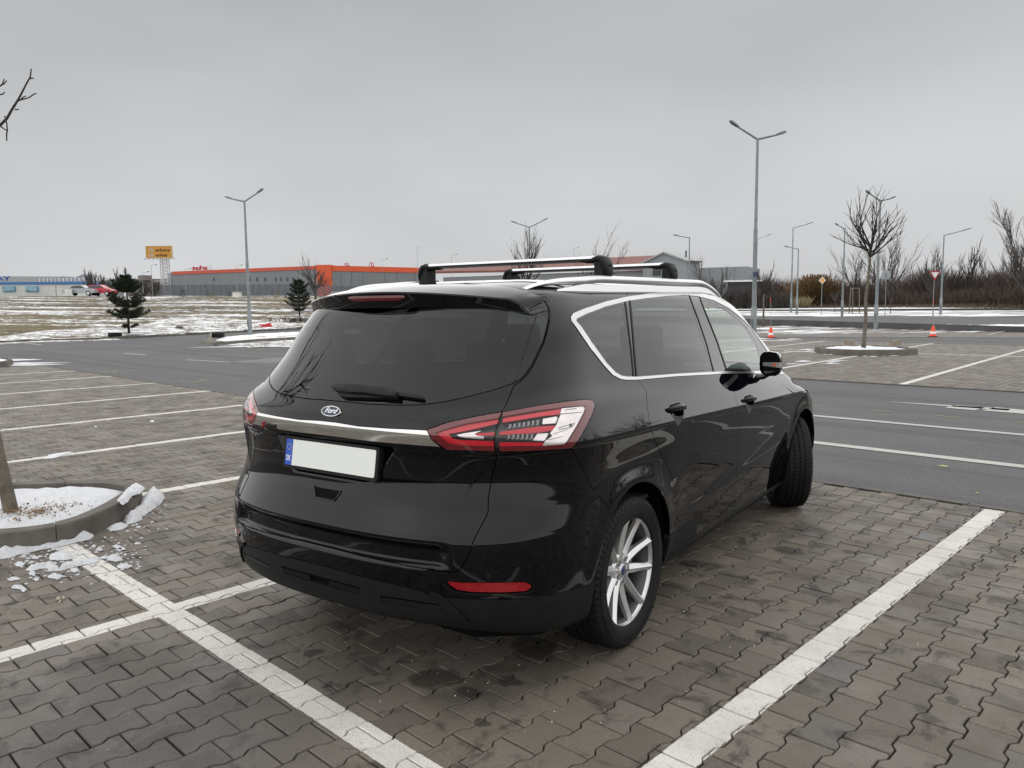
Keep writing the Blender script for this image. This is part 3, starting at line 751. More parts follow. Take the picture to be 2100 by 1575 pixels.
def text_mesh(body_, size, depth, shear=0., font_bold=0.):
    c = bpy.data.curves.new('t', 'FONT'); c.body = body_; c.size = size; c.extrude = depth; c.align_x = 'CENTER'; c.align_y = 'CENTER'
    c.shear = shear; c.offset = font_bold; c.resolution_u = 3
    o = bpy.data.objects.new('t', c); COL.objects.link(o); dg = bpy.context.evaluated_depsgraph_get(); dg.update()
    me = bpy.data.meshes.new_from_object(o.evaluated_get(dg)); bpy.data.objects.remove(o); return me
def place_text(name, txt, size, depth, mat, parent, M, shear=0., bold=0., sx=1., ):
    me = text_mesh(txt, size, depth, shear, bold); me.transform(Matrix.Diagonal((sx, 1, 1, 1))); me.transform(M); me.materials.clear(); return link(name, me, mat, parent)
def rear_mat(x, y, z, tilt, turn=0):
    """text lying on the rear face: reads left to right from behind"""
    return Matrix.Translation((x, y, z)) @ Matrix.Rotation(turn, 4, 'Z') @ Matrix.Rotation(PI/2-tilt, 4, 'X')
p = plate_pt(-.2398, -.026, .0114)
place_text('country_letters', 'SK', .034, .0003, M_WHITE, holder, rear_mat(*p, ptilt), 0, .0003, .8)
# oval badge
by, bt, _ = rear_frame(.001, 1.088, .02); bt = math.radians(26)
def badge(a, b, d0, d1, mat, name, parent, n=40):
    m = MB(); R = Matrix.Translation((0, by-.003, 1.088)) @ Matrix.Rotation(PI/2-bt, 4, 'X')
    v = [];
    for d, s in ((d0, 1), (d1*.7+d0*.3, 1), (d1, .95)):
        v += [R @ Vector((a*s*math.cos(2*PI*k/n), b*s*math.sin(2*PI*k/n), d)) for k in range(n)]
    m.add(v, [(i*n+k, i*n+(k+1) % n, (i+1)*n+(k+1) % n, (i+1)*n+k) for i in range(2) for k in range(n)]+[tuple(2*n+k for k in range(n))]); return m.build(name, mat, parent, auto=30)
bd = badge(.058, .0235, -.012, .006, M_CHROME, 'oval_badge', tail)
badge(.0535, .0198, .0, .0068, M_BADGE, 'badge_field', tail)
RB = Matrix.Translation((0, by-.003, 1.088)) @ Matrix.Rotation(PI/2-bt, 4, 'X')
place_text('badge_lettering', 'Ford', .031, .0006, M_LAMPC, tail, RB @ Matrix.Translation((0, .001, .0074)), .42, .0004, 1.12)
# lettering on the chrome strip
sy, st, sturn = rear_frame(.405, 1.0, .015)
place_text('model_letter', 'S', .036, .002, principled('letter_red', (.32, .01, .015), .25, .4), tail, rear_mat(-.442, rear_y(.442, 1.000)-.0085, 1.000, st, -sturn), .35, .0006, 1.15)
place_text('model_letters', '-MAX', .028, .002, principled('letter_dark', (.03, .03, .03), .3, .6), tail, rear_mat(-.385, rear_y(.385, .998)-.0085, .998, st, -sturn), .30, .0008, 1.25)
# tailgate grip
GX = [(-.075, .776), (.075, .776), (.055, .740), (-.055, .740)]
m = MB(); F_, Bk = [], []
for x, z in GX: y = rear_y(max(abs(x), .002), z); F_.append((x, y-.0015, z)); Bk.append((x*.95, y-.0005, z))
m.add(F_, [(0, 1, 2, 3)]); m.build('grip_recess', M_DARK, tail)
m = MB(); rim_ = [(x, rear_y(max(abs(x), .002), z)-.003, z) for x, z in [(-.078, .779), (-.057, .738), (0, .7375), (.057, .738), (.078, .779)]]; m.tube(rim_, .0024, 6); m.build('grip_edge', M_GLOSSB, tail, True)
# wiper: housing and arm, seen resting along the foot of the glass
def seg_solid(name, px_pts, lift, thick, mat, parent):
    L = px_loop(px_pts, 6); 
    # the shape crosses the centre line, so it is laid out on the glass plane instead
    return L
def gp(px, py, d=.0):
    """point on the plane of the rear glass, d metres proud of it"""
    A = Vector((0, -.845, 1.130)); B = Vector((0, -.575, 1.5)); n = (B-A).cross(Vector((1, 0, 0))).normalized()
    if n.y > 0: n = -n
    A = A+n*(d-.0); r = car_ray(px, py); t = (A-CAM_LOC).dot(n)/r.dot(n); return CAM_LOC+r*t, n
def wiper_piece(name, pts, d0, d1, mat, shrink=.8):
    top, low, up = [], [], []
    for p in densify(pts+[pts[0]], 12)[:-1]:
        d = car_ray(*p); o = CAM_LOC; hit = BODY_BVH.ray_cast(o, d)
        if hit[0] is None or hit[0].x < .0: 
            h2 = BODY_BVH.ray_cast(Vector((-o.x, o.y, o.z)), Vector((-d.x, d.y, d.z))); q = Vector((-h2[0].x, h2[0].y, h2[0].z)); n = Vector((-h2[1].x, h2[1].y, h2[1].z))
        else: q, n = hit[0], hit[1]
        if n.y > 0: n = -n
        q = q-d*(d1/max(.2, -d.dot(n))); top.append(q+n*(d1*.0)); low.append(q-n*(d1-d0)); up.append(q+n*.004)
    c = sum(up, Vector())/len(up); up = [c+(p-c)*shrink for p in up]; k = len(top); m = MB()
    m.add(low+top+up, [(i*k+j, i*k+(j+1) % k, (i+1)*k+(j+1) % k, (i+1)*k+j) for i in range(2) for j in range(k)]+[tuple(2*k+j for j in range(k)), tuple(range(k))[::-1]])
    return m.build(name, mat, rwin, auto=50)
wiper_piece('wiper_arm', [(677, 793), (683, 787.5), (700, 786.5), (740, 789), (780, 794), (806, 798), (812, 803), (811, 813), (790, 812), (745, 806), (715, 805), (690, 802)], .002, .030, M_RUBBER, .88)
wiper_piece('wiper_foot', [(690, 800), (745, 804), (810, 812), (806, 816), (780, 817), (705, 815), (696, 812)], .001, .014, M_RUBBER, .92)
wiper_piece('wiper_blade', [(808, 803), (866, 811.5), (868, 815), (866, 818.5), (808, 811)], .001, .014, M_RUBBER, .9)

# ------------------------------------------------------------------ rear bumper details
def c4(l): return [(450+x/2.625, 780+y/2.625) for x, y in l]
LC = lambda pts: px_line(pts, 8); M_BAR = principled('satin_black_bar', (.010, .0105, .012), .35, spec=.35)
for k in range(4):
    t = (k+.5)/4
    a = c4([(870, 1168+t*24), (960, 1180+t*26), (1060, 1195+t*28), (1195, 1216+t*26)])
    add_patch('grille_bar', strip_loop(LC(a), .0032), M_BAR, .000, .003, 'two', parent=bump)
    b = [(674, 1181+t*9.5), (700, 1187+t*10), (735, 1194+t*10.5)]
    b = c4([(590, 1078+t*27), (670, 1099+t*29), (758, 1122+t*31)])
    q = LC(b); q[0] = (0.0, q[0][1]) if k >= 0 else q[0]
    add_patch('grille_bar', strip_loop(LC(b), .0032), M_BAR, .000, .003, 'two', parent=bump)
for mir in (False, True): panel('grille_opening', 'slot', M_DARK, 0, 0, -.014, False, mir, bump)
add_patch('diffuser_edge', strip_loop(LC([(884, 1216), (900, 1221), (915, 1231), (935, 1250), (952, 1268), (962, 1277)]), .016), M_PLASTIC, .010, .010, 'two', parent=bump)
def c6(l): return [(880+x/5.25, 1050+y/5.25) for x, y in l]
add_patch('parking_sensor', [cast(*p) for p in [(1001+5.2*math.cos(a), 1182+6*math.sin(a)) for a in np.linspace(0, 2*PI, 17)[:-1]]], M_GLOSSB, .0015, .001, 'two', parent=bump)
add_patch('reflector_edge', strip_loop(LC(c6([(155, 770), (200, 820), (280, 860), (400, 878), (800, 884), (1040, 868), (1130, 846)])), .004), M_GLOSSB, .004, .004, 'two', parent=bump)
# tailgate hem: bright ledge on top of the bumper
_hem = [cast_rear(x, .548) for x in np.linspace(.001, .585, 24)]

# ------------------------------------------------------------------ door handles
def handle(y, z, side, door):
    x0 = surf_pt(cast_side(y, z))[0]
    L = CUP_LOOPS[0 if y < 1 else 1]; P0 = body(*np.array(L).T); N0 = body_n(*np.array(L).T); N0[:, 0] = np.abs(N0[:, 0]); c = P0.mean(0); V = []; k = len(L)
    for t in (0, .06, .25, .5, .75, .93):
        q = P0+(c-P0)*t; dpt = .026*math.sin(PI/2*min(1, t*1.25))**.8; V += [(side*(p[0]-dpt), p[1], p[2]) for p in q]
    V.append((side*(c[0]-.027), c[1], c[2])); g = MB(); g.add(V, [(i*k+j, i*k+(j+1) % k, (i+1)*k+(j+1) % k, (i+1)*k+j) for i in range(5) for j in range(k)]+[(5*k+j, 5*k+(j+1) % k, 6*k) for j in range(k)]); g.build('handle_cup', M_PAINT, door, True)
    m = MB(); V = []; n = 12; K = 15
    for i in range(K):
        t = i/(K-1); yy = y-.104+.208*t; zz = z+.018-.012*t+.006*math.sin(PI*t)
        xx = surf_pt(cast_side(yy, zz))[0]+.006+.022*math.sin(PI*min(1, max(0, t)))**.6
        rz, rx = .0165*(math.sin(PI*(.04+.92*t)))**.35, .0095*(math.sin(PI*(.06+.88*t)))**.4
        V += [(side*(xx+rx*math.cos(2*PI*k/n)), yy, zz+rz*math.sin(2*PI*k/n)) for k in range(n)]
    m.add(V, [(i*n+k, i*n+(k+1) % n, (i+1)*n+(k+1) % n, (i+1)*n+k) for i in range(K-1) for k in range(n)]+[tuple(range(n)), tuple((K-1)*n+k for k in range(n))])
    m.build('door_handle', M_PAINT, door, auto=60)
for mir, s in ((False, 1), (True, -1)):
    handle(.465, 1.000, s, doors[('rear_door', mir)]); handle(1.560, .930, s, doors[('front_door', mir)])

# ------------------------------------------------------------------ mirrors
def mirror(s):
    m = MB(); V = []; n = 16; K = 12; C = Vector((.958, 1.905, 1.098))
    V, F = [], []
    st = []
    for i in range(K+1):
        t = i/K; y = -.065+.19*t; f = (1-max(0, (t-.15)/.85)**2.6)**.5 if t > .15 else 1
        w, h = .078*(.35+.65*f), .078*(.25+.75*f)
        for k in range(n):
            a = 2*PI*k/n; ca, sa = math.cos(a), math.sin(a)
            V.append((s*(C.x+.01+w*abs(ca)**.65*(1 if ca > 0 else -1)-.02*t), C.y+y-.045*ca, C.z+.035+h*abs(sa)**.7*(1 if sa > 0 else -1)*(1 if sa > 0 else .95)))
    F = [(i*n+k, i*n+(k+1) % n, (i+1)*n+(k+1) % n, (i+1)*n+k) for i in range(K) for k in range(n)]+[tuple(K*n+k for k in range(n))]
    m.add(V, F); h_ = m.build('door_mirror', M_PAINT, car, auto=60)
    m = MB(); ring = [Vector(v) for v in V[:n]]; c = sum(ring, Vector())/n
    m.add([c+(v-c)*.93+Vector((0, .012, 0)) for v in ring], [tuple(range(n))]); m.build('mirror_glass', M_GLOSSB, h_)
    m = MB(); m.tube([(s*.85, 1.93, 1.04), (s*.90, 1.94, 1.045), (s*.94, 1.95, 1.075)], [.035, .03, .035], 10, flat=.6); m.build('mirror_arm', M_GLOSSB, h_, auto=60)
    m = MB(); V2 = []
    path = [(C.x-.030, C.y-.078), (C.x+.020, C.y-.098), (C.x+.060, C.y-.113), (C.x+.084, C.y-.117), (C.x+.094, C.y-.100), (C.x+.094, C.y-.05), (C.x+.088, C.y+.02)]
    for i, (x, y) in enumerate(path): h = .016 if i > 1 else .010+.003*i; V2 += [(s*x, y, C.z+.036+h), (s*x, y, C.z+.036-h)]
    m.add(V2, [(2*k, 2*k+1, 2*k+3, 2*k+2) for k in range(6)]); ind = m.build('indicator', principled('indicator_lens', (.42, .42, .42), .2, .5), h_)
    m = MB(); m.box((s*(C.x+.052), C.y-.113, C.z+.036), (.022, .003, .016), -.2*s); m.build('amber_bulb', principled('amber', (.6, .16, .05), .3), h_)
for s in (1, -1): mirror(s)

# ------------------------------------------------------------------ wheels
def tyre_mesh():
    R, W = .338, .1175; prof = [(.2350, -.098), (.241, -.108), (.256, -.114), (.281, -.1175), (.300, -.1165), (.318, -.111), (.329, -.101), (.334, -.092)]
    g = [(-.055, .006), (-.019, .006), (.019, .006), (.055, .006)]
    for c, w in g: prof += [(.3375, c-w-.001), (.3300, c-w+.001), (.3300, c+w-.001), (.3375, c+w+.001)]
    prof += [(r, -h) for r, h in [(.334, -.092), (.329, -.101), (.318, -.111), (.300, -.1165), (.281, -.1175), (.256, -.114), (.241, -.108), (.2350, -.098)]]
    n = 216; V = []; m = len(prof)
    for j, (r, h) in enumerate(prof):
        for k in range(n):
            rr = r
            ph = k+int(abs(h)*60)
            if r > .316 and (ph % 3 == 0) and r != .3300: rr = r-(.0055 if abs(h) > .06 else .0035)
            a = 2*PI*k/n+(.03*math.sin(h*40) if r > .32 else 0); V.append((h, rr*math.cos(a), rr*math.sin(a)))
    F = [(i*n+k, i*n+(k+1) % n, (i+1)*n+(k+1) % n, (i+1)*n+k) for i in range(m-1) for k in range(n)]
    # raised blocks on the outer sidewall
    return mesh(V, F, False)
_tm = tyre_mesh(); _tm.materials.append(M_TYRE); sharp(_tm, 25)
def tyre_marks():
    m = MB()
    for a0, a1, r0, r1 in [(20, 52, .276, .298), (60, 78, .280, .296), (200, 238, .276, .298), (246, 262, .280, .296)]:
        k = 0; aa = a0
        while aa < a1:
            w = (3.2, 4.4, 2.6, 3.8)[k % 4]; V = []
            for r in (r0, r1):
                for a in (aa, aa+w*.5, aa+w): V.append((.1186 if r == r0 else .1182, r*math.cos(math.radians(a)), r*math.sin(math.radians(a))))
            m.add(V, [(0, 1, 4, 3), (1, 2, 5, 4)]); aa += w+1.4; k += 1
    m.lathe([(.303, .1166), (.305, .1180), (.307, .1164)], 96, 'X'); m.lathe([(.262, .1150), (.264, .1166), (.266, .1152)], 96, 'X')
    me = m.mesh(); me.materials.append(M_TYRE); return me
_tk = tyre_marks()
def rim_mesh():
    """ten spokes in five pairs, deep barrel"""
    m = MB()
    m.lathe([(.2205, -.098), (.2245, -.100), (.2300, .092), (.2360, .098), (.2375, .106), (.2345, .110), (.2290, .108), (.2225, .102), (.2200, .088), (.2160, .080)], 80, 'X')
    m.lathe([(.0, .058), (.030, .060), (.072, .058), (.080, .046), (.078, .02), (.0, .02)], 48, 'X')
    for i in range(10):
        for sgn in (0,):
            V = []; K = 9
            for j in range(K):
                t = j/(K-1); r = .046+.183*t; a = math.radians(90+36*i+(3 if i % 2 else -3)*t); w = .0190+.0040*math.sin(PI*min(1, t*1.4))-.0050*t+.010*max(0, t-.85)/.15; xf = .060+.040*t**1.3-.004*math.sin(PI*t); dpt = .040-.016*t
                cy, cz = r*math.cos(a), r*math.sin(a); ty, tz = -math.sin(a), math.cos(a)
                for off, dx in ((-1.0, -dpt), (-.95, -.010), (-.35, -.001), (.0, .003), (.35, -.001), (.95, -.010), (1.0, -dpt)):
                    V.append((xf+dx, cy+ty*w*off, cz+tz*w*off))
            m.add(V, [(j*7+q, j*7+q+1, (j+1)*7+q+1, (j+1)*7+q) for j in range(K-1) for q in range(6)]+[tuple((K-1)*7+q for q in range(7))])
    m.v = [(x, y*(1+.07*min(1, math.hypot(y, z)/.2)), z*(1+.07*min(1, math.hypot(y, z)/.2))) for x, y, z in m.v]
    me = m.mesh(); bm = bmesh.new(); bm.from_mesh(me); bmesh.ops.recalc_face_normals(bm, faces=bm.faces); bm.to_mesh(me); bm.free(); me.materials.append(M_ALLOY); sharp(me, 33); return me
_rm = rim_mesh()
_m = MB(); _m.lathe([(.2300, .079), (.2230, .070), (.2180, .02), (.2140, -.09), (.2300, -.098)], 64, 'X'); _barrel = _m.mesh(True); _barrel.materials.append(principled('barrel_shaded', (.085, .085, .088), .5, .7))  # barrel alloy darkened in colour so gaps behind spokes read as shade
_m = MB(); _m.lathe([(.0, .0), (.0125, .0), (.0125, .010), (.010, .014), (.0, .014)], 6, 'X'); _bolt = _m.mesh(); _bolt.materials.append(M_ALLOYD)
_m = MB(); _m.lathe([(.0165, .001), (.0175, .004), (.0165, .006)], 20, 'X'); _ring = _m.mesh(True); _ring.materials.append(M_ALLOY)
_m = MB(); _m.lathe([(.0, .066), (.024, .066), (.0285, .063), (.0290, .058)], 32, 'X'); _cap = _m.mesh(True); _cap.materials.append(M_ALLOY)
_m = MB(); _m.lathe([(.0, .0672), (.022, .0672), (.0225, .066)], 32, 'X'); _cap2 = _m.mesh(True); _cap2.materials.append(principled('cap_blue', (.02, .035, .10), .25))
_m = MB(); _m.lathe([(.0, -.02), (.150, -.02), (.150, -.005), (.0, -.005)], 48, 'X'); _disc = _m.mesh(); _disc.materials.append(principled('brake_steel', (.10, .095, .09), .45, .8)); sharp(_disc, 30)
_m = MB(); _m.box((-.01, .115, .075), (.09, .07, .17)); _cal = _m.mesh(); _cal.materials.append(M_ALLOYD)
def wheel(x, y, s, steer, spin):
    w = bpy.data.objects.new('wheel', None); COL.objects.link(w); w.parent = car; w.empty_display_size = .1
    w.location = (x*s, y, .336); w.rotation_euler = (0, 0, steer+(PI if s < 0 else 0))
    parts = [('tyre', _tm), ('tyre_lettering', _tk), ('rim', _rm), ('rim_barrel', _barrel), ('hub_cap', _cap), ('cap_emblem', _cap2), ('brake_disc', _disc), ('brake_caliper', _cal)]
    for nm, me in parts:
        o = link(nm, me, None, w); o.rotation_euler = (spin, 0, 0) if nm not in ('brake_disc', 'brake_caliper') else (0, 0, 0)
    for k in range(5):
        a = spin+math.radians(270+72*k)
        for nm, me in (('wheel_bolt', _bolt), ('bolt_recess', _ring)):
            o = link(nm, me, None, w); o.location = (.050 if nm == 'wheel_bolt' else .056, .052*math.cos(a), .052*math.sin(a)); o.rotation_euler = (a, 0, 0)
    return w
RS = math.radians(5)
wheel(.812, 0, 1, 0, RS); wheel(.812, 0, -1, 0, 0)
wheel(.812, 2.849, 1, math.radians(28), .4); wheel(.812, 2.849, -1, math.radians(25), .1)
for yc in (0, 2.849):
    for s in (1, -1):
        m = MB(); n = 24; V = []
        for x in (.40, .905):
            V += [(s*x, yc+.40*math.cos(PI*(-.06+1.12*k/n)), .350+.40*math.sin(PI*(-.06+1.12*k/n))) for k in range(n+1)]
        m.add(V, [(k, k+1, n+2+k, n+1+k) for k in range(n)]+[tuple(range(n+1))]); m.build('wheel_well', M_DARK, car)
# ------------------------------------------------------------------ floor, cabin
m = MB(); m.prism([(-.80, -.56), (-.6, -.72), (.6, -.72), (.80, -.56), (.80, -.42), (.40, -.42), (.40, .42), (.80, .42), (.80, 2.42), (.40, 2.42), (.40, 3.27), (.80, 3.27), (.7, 3.5), (-.7, 3.5), (-.80, 3.27), (-.40, 3.27), (-.40, 2.42), (-.80, 2.42), (-.80, .42), (-.40, .42), (-.40, -.42), (-.80, -.42)], .225, .33)
m.build('underbody', M_DARK, car)
m = MB(); m.prism([(-.82, -.55), (.82, -.55), (.86, .4), (.86, 2.4), (-.86, 2.4), (-.86, .4)], .60, .62); m.build('load_floor', M_SEAT, car)
m = MB(); m.lathe([(.030, 0), (.033, 0), (.033, .35), (.030, .35)], 20, 'Y', (.36, -.70, .268), True); m.build('exhaust_pipe', M_ALLOYD, car, auto=40)
def rbox(c, d, r, tilt=0, seg=3):
    bm = bmesh.new(); bmesh.ops.create_cube(bm, size=1); bmesh.ops.scale(bm, vec=d, verts=bm.verts)
    bmesh.ops.bevel(bm, geom=bm.edges[:], offset=r, segments=seg, affect='EDGES', profile=.6)
    bmesh.ops.rotate(bm, cent=(0, 0, 0), matrix=Matrix.Rotation(tilt, 3, 'X'), verts=bm.verts); bmesh.ops.translate(bm, vec=c, verts=bm.verts)
    me = bpy.data.meshes.new('m'); bm.to_mesh(me); bm.free(); sharp(me, 50); return me
for x, y in ((-.42, 1.22), (.42, 1.22), (-.52, .28), (0, .28), (.52, .28), (-.40, -.38), (.40, -.38)):
    h = 1.20 if y > 1 else (1.13 if y > 0 else 1.02)
    s = link('seat_back', rbox((x, y, h-.30), (.48 if abs(x) > .01 else .40, .13, .62), .05, .16 if y > 0 else .1), M_SEAT, car)
    link('headrest', rbox((x, y-.07, h+.10), (.25, .10, .18), .04, .16), M_SEAT, s)
    link('seat_base', rbox((x, y+.30, .72), (.48 if abs(x) > .01 else .40, .5, .16), .05), M_SEAT, car)
link('dashboard', rbox((0, 2.30, .97), (1.55, .5, .22), .08), M_PLASTIC, car)
m = MB(); n = 28
m.tube([(-.42+.18*math.cos(2*PI*k/n), 1.88-.06*math.sin(2*PI*k/n), 1.02+.17*math.sin(2*PI*k/n)) for k in range(n+1)], .014, 8, False); m.tube([(-.60, 1.88, 1.02), (-.24, 1.88, 1.02)], .02, 6); m.tube([(-.42, 1.88, 1.02), (-.42, 2.1, .98)], .04, 8)
m.build('steering_wheel', M_PLASTIC, car, auto=60)

# ------------------------------------------------------------------ roof rails and bars
def roof_z(x, y): return top_z(x, y)
for s in (1, -1):
    V = []; K = 44; n = 10
    for i in range(K+1):
        t = i/K; y = -.275+2.50*t; e = math.sin(PI*t); lift = .052*min(1, (4.6*t)**.75, (4.6*(1-t))**.75)
        x = .592-.055*max(0, (.16-t)/.16)**1.4-.085*max(0, (t-.55)/.45)**1.6*.6; zr_ = roof_z(x, y)
        w = .017+.009*min(1, min(t, 1-t)*9); h = .006+.013*min(1, min(t, 1-t)*8)
        for k in range(n):
            a = 2*PI*k/n; V.append((s*(x+w*math.cos(a)), y, zr_-.004+lift*1.0+h*math.sin(a)))
    m = MB(); m.add(V, [(i*n+k, i*n+(k+1) % n, (i+1)*n+(k+1) % n, (i+1)*n+k) for i in range(K) for k in range(n)]+[tuple(range(n)), tuple(K*n+k for k in range(n))])
    rail = m.build('roof_rail', M_SATIN, car, auto=60)
    m = MB(); V = []
    for i in range(K+1):
        t = i/K; y = -.12+2.26*t; x = .592-.085*max(0, (t-.55)/.45)**1.6*.6+.012; z = roof_z(x, y); e = .028*min(1, t*9, (1-t)*9)
        V += [(s*(x+.012), y, z-.006), (s*(x+.006), y, z+e), (s*(x-.02), y, z+e), (s*(x-.02), y, z-.006)]
    m.add(V, [(i*4+k, i*4+(k+1) % 4, (i+1)*4+(k+1) % 4, (i+1)*4+k) for i in range(K) for k in range(4)]); m.build('rail_base', M_SATIN, rail, auto=30)
def crossbar(y, z, xr, tilt=0):
    bar = MB(); n = 12; prof = [(.038*math.cos(2*PI*k/n)-.004*math.cos(4*PI*k/n), .0155*math.sin(2*PI*k/n)) for k in range(n)]
    bar.add([(x, y+a, z+b) for x in (-xr+.02, xr-.02) for a, b in prof], [(k, (k+1) % n, n+(k+1) % n, n+k) for k in range(n)]+[tuple(range(n))[::-1], tuple(range(n, 2*n))])
    b = bar.build('crossbar', M_SATIN, car, auto=40)
    st = MB(); st.box((0, y+.004, z+.0148), (2*xr-.14, .010, .002)); st.build('rubber_strip', M_RUBBER, b)
    for s in (1, -1):
        f = MB(); V = []
        # foot: hook-shaped cover hugging the rail, section lofted from the bar end down and outwards
        path = [(xr-.135, z-.004, .010, .020), (xr-.085, z-.004, .020, .034), (xr-.045, z+.004, .032, .044), (xr-.012, z+.012, .036, .048), (xr+.014, z+.004, .036, .050), (xr+.030, z-.022, .034, .050), (xr+.038, z-.052, .030, .046), (xr+.038, z-.080, .022, .036), (xr+.030, z-.094, .010, .022)]
        n = 12; P = [(p[0], p[1]) for p in path]
        for i, (x, zz, th, wd) in enumerate(path):
            a, c = P[max(i-1, 0)], P[min(i+1, len(P)-1)]; tx, tz = c[0]-a[0], c[1]-a[1]; L = math.hypot(tx, tz); nx, nz = -tz/L, tx/L
            for k in range(n):
                w = 2*PI*k/n; cc, ss = math.cos(w), math.sin(w); cc = abs(cc)**.7*(1 if cc > 0 else -1); ss = abs(ss)**.7*(1 if ss > 0 else -1)
                V.append((s*(x+nx*ss*th*.5-nx*th*.35), y+wd*cc, zz+nz*ss*th*.5-nz*th*.35))
        f.add(V, [(i*n+k, i*n+(k+1) % n, (i+1)*n+(k+1) % n, (i+1)*n+k) for i in range(len(path)-1) for k in range(n)]+[tuple(range(n)), tuple((len(path)-1)*n+k for k in range(n))])
        ft = f.build('bar_foot', M_PLASTIC, b, auto=50)
        g = MB(); g.box((s*(xr-.005), y, z-.045), (.05, .075, .09)); g.box((s*(xr-.012), y, z-.088), (.07, .085, .018)); g.build('foot_clamp', M_RUBBER, b)
        g = MB(); g.lathe([(.0, .0), (.006, .0), (.006, .004), (.0, .004)], 12, 'X', (s*(xr+.0395)-(.002 if s > 0 else 0), y, z-.035)); g.build('foot_lock', M_DARK, b)
crossbar(.395, 1.735, .565); crossbar(1.225, 1.735, .558)

for pts in ([(1282, 621), (1289, 680), (1295, 730), (1299, 772)], [(1291.5, 617), (1297, 680), (1301, 730), (1305, 772)], [(1413, 606), (1431.5, 655), (1448.5, 705), (1463, 762)], [(1434, 609), (1450, 650), (1470, 700), (1490, 761)]):
    for mir in (False, True): add_patch('window_seal', strip_loop(px_line(pts, 8), .011), M_RUBBER, .0035, .002, False, mir)
# ================================================================== ground
def at_z(px, py, z):
    d = pix_dir(px, py); t = (z-CAM_H)/d.z; return Vector((d.x*t, d.y*t, z))
random.seed(7)
ROW, PIT = .20312, .14490          # block pitch along and across the bays
X0C, Y0C = -1.4646, 2.4447         # a block column and one of its cross joints
EDGE_Y, ROAD_Y0, ROAD_Y1 = 6.435, 6.528, 15.236
LINES_Y = [(-1.3075, .128, -9, 6.44), (-3.885, .118, -9, 6.44), (-6.534, .13, -9, 6.44), (-8.965, .12, -9, 6.44), (-11.455, .12, -9, 6.44), (-13.97, .12, -9, 6.44), (-16.475, .12, -9, 6.44), (-18.985, .12, -9, 6.44), (-21.5, .12, -9, 6.44)]
LINES_X = [(1.5108, .126, -3.3, 12.)]   # the cross line that closes the bays
STAINS = [(-2.22, 2.44, .15), (-2.33, 1.96, .13), (-2.15, 1.98, .07), (-2.91, 1.74, .055), (-2.32, 3.90, .10), (-2.10, 2.16, .06), (-1.96, 1.86, .05), (-1.55, 3.3, .05), (-2.0, 4.5, .12), (-1.7, 4.75, .07), (-1.62, 4.0, .06), (-2.62, 1.62, .04), (-.75, 3.2, .05), (-.55, 2.4, .04)]
